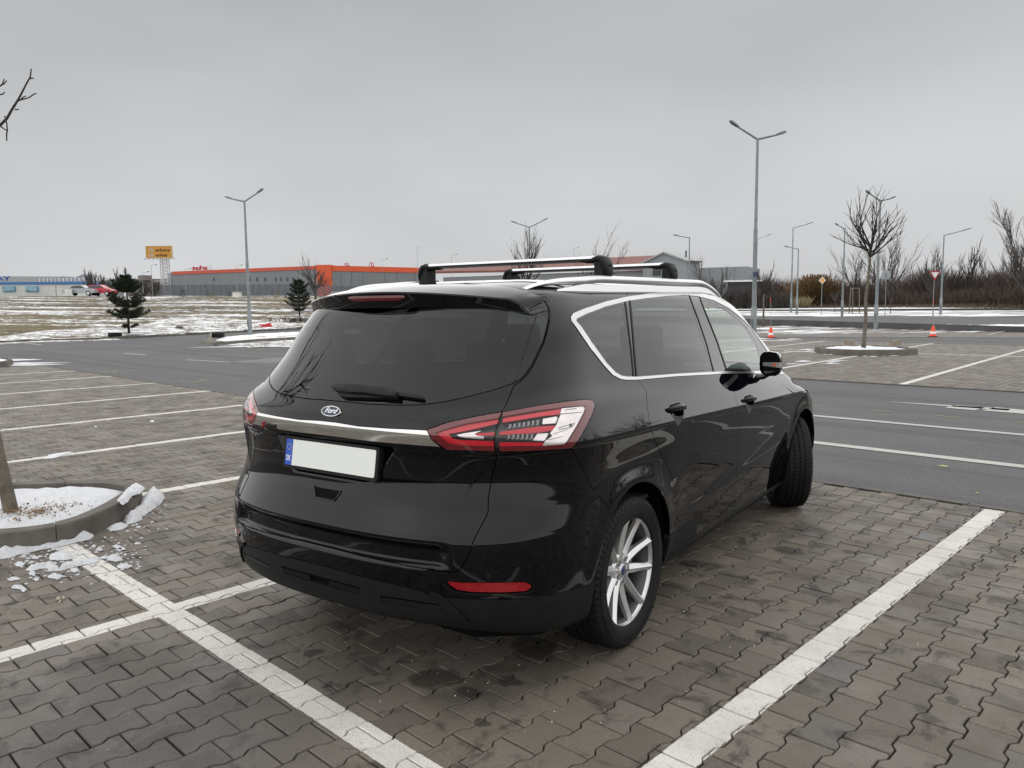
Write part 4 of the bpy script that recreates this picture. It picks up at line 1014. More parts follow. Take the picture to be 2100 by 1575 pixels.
def paving_mat(name, far=False, lines=None):
    m = principled(name, (.13, .12, .105), .75, spec=.35); b = NB(m); P = b.world()
    sp = b.n('ShaderNodeSeparateXYZ'); b.l(P, sp.inputs[0]); X, Y = sp.outputs[0], sp.outputs[1]
    if lines: X = b.math('ADD', X, b.math('MULTIPLY', b.math('SUBTRACT', Y, 15.4), .045))
    if far:
        at_ = b.n('ShaderNodeTexBrick'); mpg = b.mapping(P, (1, 1, 1), (0, 0, PI/2)); b.l(mpg, at_.inputs['Vector'])
        at_.inputs['Scale'].default_value = 1; at_.inputs['Brick Width'].default_value = ROW; at_.inputs['Row Height'].default_value = PIT
        at_.inputs['Mortar Size'].default_value = .006; at_.inputs['Mortar Smooth'].default_value = .3
        at_.inputs['Color1'].default_value = (0, 0, 0, 1); at_.inputs['Color2'].default_value = (1, 1, 1, 1); at_.inputs['Mortar'].default_value = (.5, .5, .5, 1)
        tone = b.math('ADD', at_.outputs['Color'], 0.); mort = at_.outputs['Fac']
    else:
        oi = b.n('ShaderNodeObjectInfo'); ta = b.n('ShaderNodeAttribute', attribute_name='tone')
        tone = b.math('FRACT', b.math('ADD', ta.outputs['Fac'], oi.outputs['Random']))
    c = b.mix(tone, (.080, .068, .054), (.160, .135, .107))
    c = b.mix(b.map(tone, .86, .9, 0, .55), c, (.118, .096, .086)); c = b.mix(b.map(tone, .02, .05, .5, 0), c, (.15, .155, .16))
    c = b.mix(b.map(b.noise(P, .55, 4, .6), .35, .72, 0, .75), c, b.mix(tone, (.134, .114, .090), (.204, .174, .139)))
    # ragged darker area in the bay at the left front, damp stains
    c = b.mix(b.map(b.noise(P, 4.5, 5, .65, dist=.6), .54, .63, 0, .85), c, (.040, .032, .025))
    c = b.mix(b.map(b.noise(b.mapping(P, (1.2, 1, 1)), 1.7, 4, .6), .57, .68, 0, .62), c, (.046, .040, .035))
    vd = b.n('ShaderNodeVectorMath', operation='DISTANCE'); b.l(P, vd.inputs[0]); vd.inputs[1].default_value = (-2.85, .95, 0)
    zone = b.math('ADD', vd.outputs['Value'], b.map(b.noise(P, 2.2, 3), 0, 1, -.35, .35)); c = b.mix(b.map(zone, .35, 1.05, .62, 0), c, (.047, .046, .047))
    if not far and not lines:
        D2 = b.n('ShaderNodeVectorMath', operation='ADD'); nz = b.n('ShaderNodeTexNoise'); nz.inputs['Scale'].default_value = 9; nz.inputs['Detail'].default_value = 4; b.l(P, nz.inputs['Vector'])
        sc_ = b.n('ShaderNodeVectorMath', operation='MULTIPLY_ADD'); b.l(nz.outputs['Color'], sc_.inputs[0]); sc_.inputs[1].default_value = (.16, .16, 0); sc_.inputs[2].default_value = (-.08, -.08, 0)
        b.l(P, D2.inputs[0]); b.l(sc_.outputs[0], D2.inputs[1]); st_ = None
        for (sx_, sy_, sr_) in STAINS:
            dd = b.n('ShaderNodeVectorMath', operation='DISTANCE'); b.l(D2.outputs[0], dd.inputs[0]); dd.inputs[1].default_value = (sx_, sy_, 0); q = b.map(dd.outputs['Value'], sr_*.62, sr_*.80, 1, 0)
            st_ = q if st_ is None else b.math('MAXIMUM', st_, q)
        c = b.mix(b.math('MULTIPLY', st_, .72), c, (.012, .009, .007))
        moss = b.map(b.noise(P, 55, 3, .7), .70, .76, 0, .7); c = b.mix(moss, c, (.06, .055, .02))
    g = b.noise(P, 260, 2, .7); c = b.mix(b.map(g, .32, .46, .55, 0), c, (.03, .028, .025)); c = b.mix(b.map(g, .62, .70, 0, .5), c, (.34, .32, .29))
    g2 = b.noise(P, 70, 3, .7); c = b.mix(b.map(g2, .3, .7, .22, 0), c, (.05, .045, .04))
    # painted bay lines
    mask = None; wob = b.map(b.noise(P, 35, 3), 0, 1, -.004, .004)
    def line(coord, cen, w, other, lo, hi):
        a = b.math('LESS_THAN', b.math('ADD', b.math('ABSOLUTE', b.math('SUBTRACT', coord, cen)), wob), w/2)
        return b.math('MULTIPLY', a, b.math('MULTIPLY', b.math('GREATER_THAN', other, lo), b.math('LESS_THAN', other, hi)))
    LS = ([('x',)+l for l in LINES_Y]+[('y', 1.5108, .126, -5.85, -.2), ('y', 1.5108, .126, -30, -7.9)]) if not lines else lines
    for ln in LS:
        q = line(X if ln[0] == 'x' else Y, ln[1], ln[2], Y if ln[0] == 'x' else X, ln[3], ln[4])
        mask = q if mask is None else b.math('MAXIMUM', mask, q)
    wear = b.map(b.noise(P, 300, 3, .8), .36, .44, .15, 1); vx = b.n('ShaderNodeVectorMath', operation='DISTANCE'); b.l(P, vx.inputs[0]); vx.inputs[1].default_value = (-2.75, 1.5, 0)
    near = b.map(vx.outputs['Value'], .3, 1.0, 0, 1); wear = b.math('MAXIMUM', wear, near); wear = b.math('MULTIPLY', wear, b.map(b.noise(P, 110, 5, .85), .36, .46, .40, 1))
    wc = b.mix(b.map(b.noise(P, 3.5, 4), .3, .7), (.60, .585, .54), (.48, .46, .42)); wc = b.mix(b.map(b.noise(P, 14, 4, .7), .55, .75, 0, .5), wc, (.30, .29, .27))
    c = b.mix(b.math('MULTIPLY', mask, wear), c, wc)
    if far: c = b.mix(mort, c, (.028, .025, .022))
    b.l(c, b.b.inputs['Base Color'])
    b.l(b.map(b.noise(P, 3.1, 4, .6), .35, .7, .50, .85), b.b.inputs['Roughness'])
    h = b.math('ADD', b.math('MULTIPLY', b.noise(P, 190, 3, .7), .6), b.noise(P, 30, 3)); b.bump(h, .38, .003)
    return m
FAR_LINES = [('x', x, .13, 15.24, 31.6) for x in (-15.2, -11.95, -7.98, -4.74, -1.5)]+[('y', 25.1, .13, -17, -10.0), ('y', 25.1, .13, -8.0, 8)]
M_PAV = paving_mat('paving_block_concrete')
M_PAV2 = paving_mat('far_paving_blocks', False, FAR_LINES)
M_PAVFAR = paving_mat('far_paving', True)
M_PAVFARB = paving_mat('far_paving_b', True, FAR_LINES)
def asphalt_mat():
    m = principled('asphalt', (.06, .06, .062), .8, spec=.3); b = NB(m); P = b.world()
    g = b.noise(P, 95, 2, .8); c = b.mix(b.map(g, .36, .64), (.024, .024, .027), (.122, .122, .127))
    v = b.n('ShaderNodeTexVoronoi'); v.inputs['Scale'].default_value = 85; b.l(P, v.inputs['Vector'])
    c = b.mix(b.map(v.outputs['Distance'], .0, .22, .85, 0), c, (.36, .36, .35))
    c = b.mix(b.map(b.noise(P, .35, 5, .65), .38, .62, 0, .5), c, (.115, .113, .110)); c = b.mix(b.map(b.noise(b.mapping(P, (.05, 1.6, 1)), 1.0, 4, .6), .52, .62, 0, .35), c, (.035, .035, .037)); c = b.mix(b.map(b.noise(P, 1.7, 6, .8), .62, .70, 0, .35), c, (.15, .15, .148)); c = b.mix(b.map(b.noise(b.mapping(P, (.25, 1, 1)), .9, 4, .6), .5, .7, 0, .4), c, (.065, .064, .065))
    cd = b.n('ShaderNodeCameraData') if False else None
    b.l(c, b.b.inputs['Base Color']); b.bump(b.noise(P, 120, 3, .8), .5, .004); return m
M_ASPH = asphalt_mat()
M_JOINT = noisy('joint_sand', (.012, .010, .008), (.034, .030, .022), 25, .95, .4, 200, space='w')
M_KERB = noisy('kerb_concrete', (.070, .062, .052), (.135, .122, .105), 5, .85, .5, 120, space='w', detail=6)
M_KERBD = noisy('damp_kerb_concrete', (.042, .037, .031), (.095, .085, .072), 4, .7, .5, 120, space='w', detail=6)

def snow_mat(name='snow'):
    m = principled(name, (.74, .75, .78), .6, spec=.3); b = NB(m); P = b.world()
    c = b.mix(b.map(b.noise(P, 6, 5, .7), .4, .7, 0, .6), (.76, .775, .80), (.62, .635, .655)); c = b.mix(b.map(b.noise(P, 45, 4, .8), .60, .70, 0, .85), c, (.20, .16, .12))
    b.l(c, b.b.inputs['Base Color']); b.bump(b.noise(P, 38, 6, .8), .9, .03)
    b.b.inputs['Subsurface Weight'].default_value = .0; return m
M_SNOW = snow_mat()
def snow_field_mat():
    m = principled('thin_snow', (.80, .82, .85), .6, spec=.3); b = NB(m); P = b.world()
    k = b.math('ADD', b.math('MULTIPLY', b.noise(P, 1.1, 5, .75), .6), b.math('MULTIPLY', b.noise(P, 5, 4, .8), .5))
    c = b.mix(b.map(k, .515, .575), (.74, .75, .77), (.10, .080, .048)); b.l(c, b.b.inputs['Base Color']); return m
M_SNOWF = snow_field_mat()

# one sheet of land to the horizon
def land():
    V, F = [], []; rs = [0, 2, 5, 9, 14, 20, 28, 36, 43]+list(np.arange(46, 130, 3))+[135, 150, 180, 230, 320, 500, 900, 2000]
    n = 120
    for r in rs:
        for k in range(n):
            a = 2*PI*k/n; x, y = r*math.cos(a), r*math.sin(a); V.append((x, y, ground_z(x, y)-.06))
    F = [(i*n+k, i*n+(k+1) % n, (i+1)*n+(k+1) % n, (i+1)*n+k) for i in range(len(rs)-1) for k in range(n)]
    me = mesh(V, [f[::-1] for f in F]); bm = bmesh.new(); bm.from_mesh(me); bmesh.ops.remove_doubles(bm, verts=bm.verts, dist=.001); bmesh.ops.recalc_face_normals(bm, faces=bm.faces)
    if sum(f.normal.z for f in bm.faces) < 0: bmesh.ops.reverse_faces(bm, faces=bm.faces)
    bm.to_mesh(me); bm.free(); return me
M_EARTH = noisy('bare_earth', (.07, .06, .045), (.14, .12, .09), 1.5, .95, space='w')
link('ground', land(), M_EARTH, kind='structure')
def sheet(name, poly, dz, mat, step=1.0, kind='structure', rise=None, parent=None, jag=0., seed=3, smooth_=False, base=None, thick=0.):
    """flat or gently swelling piece of ground inside a world-space outline, laid on the land"""
    rnd = random.Random(seed)
    P = []
    for a, b in zip(poly, poly[1:]+poly[:1]):
        L = math.hypot(b[0]-a[0], b[1]-a[1]); n = max(1, int(L/(step if not jag else min(step, jag*2.2))))
        for i in range(n):
            t = i/n; P.append((a[0]+(b[0]-a[0])*t+rnd.uniform(-jag, jag), a[1]+(b[1]-a[1])*t+rnd.uniform(-jag, jag)))
    A = np.array(P); lo, hi = A.min(0), A.max(0)
    gx, gy = np.meshgrid(np.arange(lo[0], hi[0], step), np.arange(lo[1], hi[1], step)); G = np.stack([gx.ravel(), gy.ravel()], 1)
    if len(G): G = G[inside(G, P)]
    if len(G) and len(G)*len(A) < 3e7: G = G[np.sqrt(((G[:, None]-A[None])**2).sum(-1)).min(1) > step*.35] if len(G) else G
    n = len(P); r = delaunay_2d_cdt([Vector(p) for p in P]+[Vector(g) for g in G], [(i, (i+1) % n) for i in range(n)], [], 0, 1e-5)
    V = np.array([tuple(v) for v in r[0]]); T = np.array([f for f in r[2]]); T = T[inside(V[T].mean(1), P)]
    a = V[T]; ar = np.cross(a[:, 1]-a[:, 0], a[:, 2]-a[:, 0]); T = T[np.abs(ar) > 1e-9]; ar = ar[np.abs(ar) > 1e-9]; T[ar < 0] = T[ar < 0][:, ::-1]
    if rise:
        h, w = rise; d = np.array([np.sqrt(((A-v)**2).sum(1)).min() for v in V])
        from mathutils import noise as mn
        Z = [h*(1-(1-min(1, q/w))**2)*(.55+.7*abs(mn.noise(Vector((v[0]*7, v[1]*7, seed))))+.6*abs(mn.noise(Vector((v[0]*28, v[1]*28, seed))))) for v, q in zip(V, d)]
    else: Z = [0]*len(V)
    W = [(v[0], v[1], (ground_z(v[0], v[1]) if base is None else base)+dz+z) for v, z in zip(V, Z)]; F = [tuple(t) for t in T]
    return link(name, mesh(W, F, smooth_ or bool(rise)), mat, parent, kind)
def pxs(l, z=None): return [((lambda p: (p.x, p.y))(at(*p) if z is None else at_z(*p, z))) for p in l]
# asphalt: the near road and the open yard to the left of it
sheet('road', [(-75, ROAD_Y0), (12, ROAD_Y0), (12, ROAD_Y1), (-20, ROAD_Y1), (-20, 31.6), (14, 31.6), (14, 39.6), (-75, 60)], -.014, M_ASPH, 4)
sheet('road', [(-75, ROAD_Y0+.0), (-75, -14), (-24.6, -14), (-24.6, ROAD_Y0)], -.014, M_ASPH, 4)
sheet('far_paving', [(-20, 22.98), (14, 22.98), (14, 31.5), (-20, 31.5)], -.002, M_PAVFARB, 4)
sheet('far_joint_bed', [(-20, ROAD_Y1+.10), (14, ROAD_Y1+.10), (14, 22.98), (-20, 22.98)], -.012, M_JOINT, 4)
sheet('far_paving', [(-20, ROAD_Y1+.10), (-17.1, ROAD_Y1+.10), (-17.1, 22.97), (-20, 22.97)], -.0018, M_PAVFARB, 4)
mb = MB(); mb.box((-4, ROAD_Y1+.04, -.03), (32, .09, .068)); mb.box((-3, 31.55, -.03), (34, .09, .066)); mb.build('edging', M_KERBD, kind='structure')
kstrip = link('kerb_strip', None, None); kstrip['kind'] = 'structure'
mb = MB(); mb.box((0, 0, 0), (.994, ROAD_Y0-EDGE_Y-.004, .086)); _ks = mb.mesh(); _ks.materials.append(M_KERBD)
for i in range(31):
    o = link('kerb_piece', _ks, None, kstrip); o.location = (-24+i, (EDGE_Y+ROAD_Y0)/2+.002, -.04+random.uniform(-.002, .002))
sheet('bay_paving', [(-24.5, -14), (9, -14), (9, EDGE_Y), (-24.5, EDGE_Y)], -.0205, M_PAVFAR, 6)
sheet('joint_bed', [(-24.5, -1.55), (2.55, -1.55), (2.55, EDGE_Y), (-24.5, EDGE_Y)], -.0162, M_JOINT, 6)
# paving blocks
HW, NW, HL = .0796, .0594, .0984
prof = [(HW, .0650), (NW, .0375), (NW, -.0375), (HW, -.0655), (HW, -HL), (-HW, -HL), (-HW, -.0655), (-NW, -.0375), (-NW, .0375), (-HW, .0655), (-HW, HL), (HW, HL)]
def block_geo(ch=.0035, depth=.03):
    n = len(prof); k = 1-ch/.09
    V = [(x*k, y*(1-ch/.0992), 0) for x, y in prof]+[(x, y, -ch) for x, y in prof]+[(x, y, -depth) for x, y in prof]
    quads = [(0, 1, 10, 11) if False else None]
    T = [(11, 0, 9, 10)[::-1], (0, 1, 8, 9)[::-1], (1, 2, 7, 8)[::-1], (2, 3, 6, 7)[::-1], (3, 4, 5, 6)[::-1]]
    F = list(T)+[(i, (i+1) % n, n+(i+1) % n, n+i)[::-1] for i in range(n)]+[(n+i, n+(i+1) % n, 2*n+(i+1) % n, 2*n+i)[::-1] for i in range(n)]
    return V, F
BV, BF = block_geo()
def fix_up(me):
    bm = bmesh.new(); bm.from_mesh(me); bmesh.ops.recalc_face_normals(bm, faces=bm.faces)
    bm.to_mesh(me); bm.free()
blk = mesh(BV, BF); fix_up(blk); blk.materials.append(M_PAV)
def project(x, y, z=0):
    d = Vector((x, y, z-CAM_H)); w = d.dot(CF)
    return (1050+FPX*d.dot(CR)/w, 787.5-FPX*d.dot(CU)/w, w) if w > .2 else None
spots = []
for kx in range(-170, 40):
    X = X0C+kx*PIT
    if X < -24.5 or X > 5.2: continue
    off = Y0C+ROW/2+(ROW/2 if kx % 2 else 0)
    for ky in range(-40, 30):
        Y = off+ky*ROW
        if Y+HL > EDGE_Y+.07 or Y < -2.6: continue
        q = project(X, Y)
        if -13 < X < 2.5 and Y > -1.5:
            if q is None: q = (-9999, 9999, math.hypot(X, Y)+3)
        elif q is None or q[0] < -90 or q[0] > 2200 or q[1] > 1720: continue
        if Y < -1.5 or X > 2.5: continue
        spots.append((q[2], X, Y, kx, ky, q))
GEO_D = 15.0
near = [s for s in spots if s[0] < GEO_D]
def in_island(X, Y): return math.hypot(X+6.9, Y-1.7) < .0
# keep the largest 300 that the car does not hide
def hidden(X, Y):
    v = Vector((X-CAR_X, Y-CAR_Y, 0)); a, b = v.dot(_rt), v.dot(_fw)
    if abs(a) < .85 and -.8 < b < 3.6: return True
    for i in range(1, 14):
        t = i/14; p = Vector((X*t, Y*t, 0)); z = CAM_H*(1-t); v = p-Vector((CAR_X, CAR_Y, 0)); a, b = v.dot(_rt), v.dot(_fw)
        if abs(a) < .85 and -.8 < b < 3.6 and .25 < z < 1.5: return True
    return False
near.sort(key=lambda s: s[0]); pick = set(); cnt = 0
for i, s in enumerate(near):
    q = s[5]
    if cnt < 300 and -15 < q[0] < 2115 and q[1] < 1600 and not hidden(s[1], s[2]): pick.add(i); cnt += 1
paving = link('paving', None, None); paving['kind'] = 'structure'
rb = random.Random(11); V, F, TN = [], [], []; nb = len(BV)
half = [(x, max(y, -HL), z) for x, y, z in BV]
for i, s in enumerate(near):
    X, Y = s[1]+rb.uniform(-.0012, .0012), s[2]+rb.uniform(-.0015, .0015); dz = rb.uniform(-.0022, .0012); rx, ry, rz = rb.uniform(-.010, .010), rb.uniform(-.010, .010), rb.uniform(-.006, .006)
    clip = EDGE_Y-Y
    if i in pick and clip > HL:
        o = bpy.data.objects.new('paving_block', blk); COL.objects.link(o); o.parent = paving; o.location = (X, Y, dz); o.rotation_euler = (rx, ry, rz)
    else:
        k = len(V); c_, s_ = math.cos(rz), math.sin(rz)
        for x, y, z in BV:
            y = min(y, clip-.003); V.append((X+x*c_-y*s_, Y+x*s_+y*c_, dz+z-ry*x+rx*y))
        F += [tuple(a+k for a in f) for f in BF]; TN += [rb.random()]*nb
me = mesh(V, F); fix_up(me)
at_ = me.attributes.new('tone', 'FLOAT', 'POINT'); at_.data.foreach_set('value', TN)
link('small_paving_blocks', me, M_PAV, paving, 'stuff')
V, F, TN = [], [], []
for kx in range(-120, 44):
    X = X0C+kx*PIT+.04
    if X < -17.05 or X > 4.6: continue
    for ky in range(-2, 40):
        Y = ROAD_Y1+.12+HL+(ROW/2 if kx % 2 else 0)+ky*ROW
        q = project(X, Y)
        if Y+HL < ROAD_Y1+.2 or Y-HL > 22.97 or q is None or q[0] < -50 or q[0] > 2180: continue
        if q[0] < 1480: continue
        k = len(V); dz = rb.uniform(-.002, .001)+.0; rx, ry = rb.uniform(-.01, .01), rb.uniform(-.01, .01)
        for x, y, z in BV[:24]: V.append((X+x, min(max(Y+y, ROAD_Y1+.10), 22.975), dz+z*3-ry*x+rx*y))
        F += [tuple(a+k for a in f) for f in BF if max(f) < 24]; TN += [rb.random()]*24
me = mesh(V, F); fix_up(me); at_ = me.attributes.new('tone', 'FLOAT', 'POINT'); at_.data.foreach_set('value', TN)
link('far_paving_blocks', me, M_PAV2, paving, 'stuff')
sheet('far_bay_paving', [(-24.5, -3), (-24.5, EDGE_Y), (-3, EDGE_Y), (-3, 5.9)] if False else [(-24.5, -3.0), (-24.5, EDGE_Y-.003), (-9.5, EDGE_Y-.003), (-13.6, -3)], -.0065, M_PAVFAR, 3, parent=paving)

# painted road lines and marks on the asphalt
def road_paint():
    m = principled('road_paint', (.55, .54, .50), .7); b = NB(m); P = b.world()
    c = b.mix(b.map(b.noise(P, 130, 3, .85), .46, .54, .65, 0), (.50, .49, .45), (.09, .09, .09)); c = b.mix(b.map(b.noise(P, 2, 4), .4, .7, 0, .5), c, (.30, .295, .28)); b.l(c, b.b.inputs['Base Color']); return m
M_RP = road_paint(); M_LIME = noisy('lime_spray', (.30, .34, .10), (.16, .18, .10), 40, .8, space='w')
def stripe(name, pts, w, mat=M_RP, dz=-.0085, kind='structure'):
    P = [Vector((p[0], p[1], 0)) for p in pts]; V = []
    for i, p in enumerate(P):
        t = (P[min(i+1, len(P)-1)]-P[max(i-1, 0)]).normalized(); s = Vector((-t.y, t.x, 0)); ww = w[i] if isinstance(w, list) else w
        for q in (p+s*ww/2, p-s*ww/2): V.append((q.x, q.y, ground_z(q.x, q.y)+dz))
    return link(name, mesh(V, [(2*i, 2*i+1, 2*i+3, 2*i+2)[::-1] for i in range(len(P)-1)]), mat, None, kind)
stripe('road_line', [(-5.6, 8.36), (12, 8.36)], .165); stripe('road_line', [(-5.6, 10.38), (12, 10.38)], .135)
a = pxs([(1825, 822.5), (1950, 831), (2070, 839)]); stripe('road_arrow', a, [.03, .16, .2])
a = pxs([(1948, 832), (2010, 837)]); stripe('road_arrow', a, [.42, .42]); a = pxs([(2028, 837), (2130, 846)]); stripe('road_arrow', a, [.5, .40])
for l in ([(1850, 684), (1950, 664)], [(2028, 687), (2100, 670)], [(1600, 684.5), (1800, 667)], [(1985, 684), (2090, 665)]): stripe('bay_line', pxs(l), .13, M_RP, .006)
x = -5.4
while x < 4: stripe('faint_dash', [(x, 11.42), (x+random.uniform(.15, .45), 11.42)], .035, M_LIME if random.random() < .5 else M_RP); x += random.uniform(.6, 1.0)
for l in ([(255, 724), (300, 727.5)], [(382, 737), (472, 742)], [(35, 701), (85, 707)]): stripe('faded_dash', pxs(l), .11)
for l, w in (([(345, 783), (372, 781.5), (388, 784.5), (423, 778)], .06), ([(210, 761), (232, 762), (238, 759)], .05), ([(246, 762), (281, 758.5)], .05), ([(1927, 952), (1938, 954), (1944, 954.5)], .09), ([(2000, 1008), (2008, 1009)], .04)): stripe('spray_mark', pxs(l), w, M_LIME)
stripe('asphalt_seam', pxs([(0, 728), (150, 722), (300, 714), (440, 703)]), .07, principled('seam_tar', (.02, .02, .02), .6))
M_PALE = noisy('worn_asphalt', (.10, .10, .098), (.15, .148, .14), 2, .85, .3, 120, space='w')
sheet('worn_patch', pxs([(470, 742), (560, 733), (600, 731), (640, 738), (600, 744), (540, 744)]), -.0095, M_PALE, 1, jag=.1)
# ================================================================== surroundings
M_STEEL = noisy('galvanised_steel', (.16, .18, .19), (.26, .28, .29), 3, .5, .1, 60, .5)
M_STEELF = principled('lamp_steel', (.13, .145, .155), .5, .5)
M_BARK = noisy('pale_bark', (.075, .062, .045), (.17, .15, .12), 9, .9, .6, 60)
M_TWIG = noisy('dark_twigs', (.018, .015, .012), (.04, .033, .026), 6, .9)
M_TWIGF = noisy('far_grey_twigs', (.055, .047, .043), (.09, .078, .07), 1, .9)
M_TWIGR = noisy('red_brown_brush', (.048, .034, .031), (.078, .056, .046), .35, .95, space='w')
M_TWIGO = noisy('ochre_willow', (.135, .082, .038), (.19, .125, .062), .8, .9)
M_DRY = noisy('dry_grass', (.20, .165, .085), (.29, .245, .15), 1.2, .95, space='w')
RIGHT = Vector((CR.x, CR.y, 0)).normalized(); AWAY = Vector((CF.x, CF.y, 0)).normalized()

def field_mat():
    m = principled('snowy_field', (.15, .13, .08), .95, spec=.2); b = NB(m); P = b.world()
    R = b.mapping(P, (1, 1, 1), (0, 0, math.radians(-43.9)))
    S = b.mapping(R, (.30, 1.0, 1))
    c = b.mix(b.map(b.noise(S, .25, 4, .6), .4, .6), (.175, .148, .075), (.105, .082, .052))
    c = b.mix(b.map(b.noise(P, 4.5, 4, .8), .35, .65, 0, .7), c, (.040, .030, .019))
    big = b.noise(S, .30, 4, .65); fine = b.noise(b.mapping(R, (.55, .8, 1)), 2.3, 5, .78)
    s = b.math('ADD', b.math('MULTIPLY', big, .62), b.math('MULTIPLY', fine, .72))
    c = b.mix(b.map(s, .700, .742), c, (.74, .75, .77)); b.l(c, b.b.inputs['Base Color']); return m
M_FIELD = field_mat()
def ring(b0, b1, r0, r1=None, n=10): return [(-math.sin(math.radians(b))*r0, math.cos(math.radians(b))*r0) for b in np.linspace(b0, b1, n)]
NEAREDGE = [(-260, 734), (-120, 716), (0, 703), (100, 699), (180, 697.5), (247, 694), (380, 687), (500, 680.5), (610, 675), (700, 669), (860, 660), (1050, 650)]
EDGE_W = pxs(NEAREDGE)
sheet('snowy_field', EDGE_W+ring(45, 90, 158)[::1], -.01, M_FIELD, 5)
m = MB()
for a, b in zip(EDGE_W[:-1], EDGE_W[1:]):
    L = math.hypot(b[0]-a[0], b[1]-a[1]); m.box(((a[0]+b[0])/2, (a[1]+b[1])/2, ground_z((a[0]+b[0])/2, (a[1]+b[1])/2)-.02), (L, .14, .22), math.atan2(b[1]-a[1], b[0]-a[0]))
m.build('field_kerb', M_KERB, kind='structure')
def snowpatch(pts, h=.03, w=.15, jag=.06, step=.3, z=None, seed=1, name='snow_patch', base=None):
    return sheet(name, pxs(pts, z), .0, M_SNOWF, step, 'stuff', (h, w), jag=jag, seed=seed, base=base)
snowpatch([(-60, 706), (0, 701), (60, 696), (150, 690), (262, 687), (330, 686), (430, 681), (520, 677), (600, 672.5), (660, 668), (668, 661), (610, 663), (560, 660), (520, 657), (470, 658), (430, 653.5), (400, 655), (360, 653), (330, 657), (300, 665), (262, 672), (200, 671), (150, 675), (90, 678), (40, 686), (-60, 694)], .05, .8, .35, 1.1)
snowpatch([(-80, 715), (0, 706), (60, 702.5), (140, 700), (215, 698), (247, 696.5), (247, 694.5), (200, 693.5), (120, 695), (60, 697), (0, 701), (-80, 708)], .03, .4, .2, .8, seed=5)
def streaks(name, spots_, seed):
    rnd = random.Random(seed); V, F = [], []
    for (x0, x1, y0, y1, n, ln, wd) in spots_:
        for _ in range(n):
            px, py = rnd.uniform(x0, x1), rnd.uniform(y0, y1); c = at(px, py); L = ln*rnd.uniform(.3, 1.3); W = wd*rnd.uniform(.4, 1.3); ang = rnd.uniform(-.25, .25)
            k = 14; base = len(V); V.append((c.x, c.y, ground_z(c.x, c.y)+.018))
            d = (RIGHT*math.cos(ang)+AWAY*math.sin(ang)); e = Vector((-d.y, d.x, 0))
            for i in range(k):
                a = 2*PI*i/k; r = rnd.uniform(.55, 1.15); q = c+d*(L/2*math.cos(a)*r)+e*(W/2*math.sin(a)*r); V.append((q.x, q.y, ground_z(q.x, q.y)+.004))
            F += [(base, base+1+i, base+1+(i+1) % k) for i in range(k)]
    return link(name, mesh(V, F), M_SNOW, None, 'stuff')
streaks('snow_streaks', [(480, 640, 699, 712, 16, 3.0, .5), (0, 90, 737, 749, 14, 1.6, .30), (1560, 1750, 667, 684, 46, 2.6, .55), (1750, 2100, 668, 684, 30, 1.8, .45), (1960, 2100, 667, 680, 34, 2.8, .6),
    (1600, 1720, 716, 724, 22, .55, .10), (1615, 1720, 738, 747, 9, .7, .12), (1540, 1640, 694, 699, 10, 1.2, .25), (1500, 1760, 638, 648, 40, 7, 1.8), (1760, 2100, 637.5, 648, 44, 7, 1.6), (1690, 1860, 722, 732, 34, .35, .08)], 4)
# right-hand distance: bays, roads, snow verges
sheet('far_paving', pxs([(1180, 689), (1480, 690), (2200, 693.2), (2200, 665), (1800, 664.5), (1480, 664), (1180, 663)]), -.003, M_PAVFAR if False else M_PAVFARB, 6)
sheet('road', pxs([(1180, 664), (1480, 664), (2250, 665), (2250, 647), (1800, 647), (1400, 647.5), (1180, 648)]), -.004, M_ASPH, 8)
sheet('far_paving', pxs([(1300, 648), (2300, 647.5), (2300, 637), (1900, 636.5), (1500, 637.5), (1300, 638)]), .002, noisy('far_dull_paving', (.15, .135, .115), (.22, .20, .175), .5, .9, space='w'), 8)
VERGE = pxs([(1300, 640.5), (1500, 637.5), (1700, 636.2), (1900, 635.6), (2060, 634), (2250, 633)])
sheet('snow_verge', VERGE+pxs([(2250, 626.5), (2000, 625.5), (1760, 625), (1600, 627), (1450, 629), (1300, 632)]), .05, M_SNOW, 6, jag=.6)
m = MB()
for a, b in zip(VERGE[:-1], VERGE[1:]):
    L = math.hypot(b[0]-a[0], b[1]-a[1]); m.box(((a[0]+b[0])/2, (a[1]+b[1])/2, ground_z((a[0]+b[0])/2, (a[1]+b[1])/2)+.02), (L, .18, .22), math.atan2(b[1]-a[1], b[0]-a[0]))
m.build('verge_kerb', M_KERBD, kind='structure')
sheet('road', pxs([(1480, 631.5), (1600, 629.8), (1700, 627.5), (1800, 628.5), (1850, 630.5), (1700, 632.3), (1560, 633.6)]), .09, M_ASPH, 6)

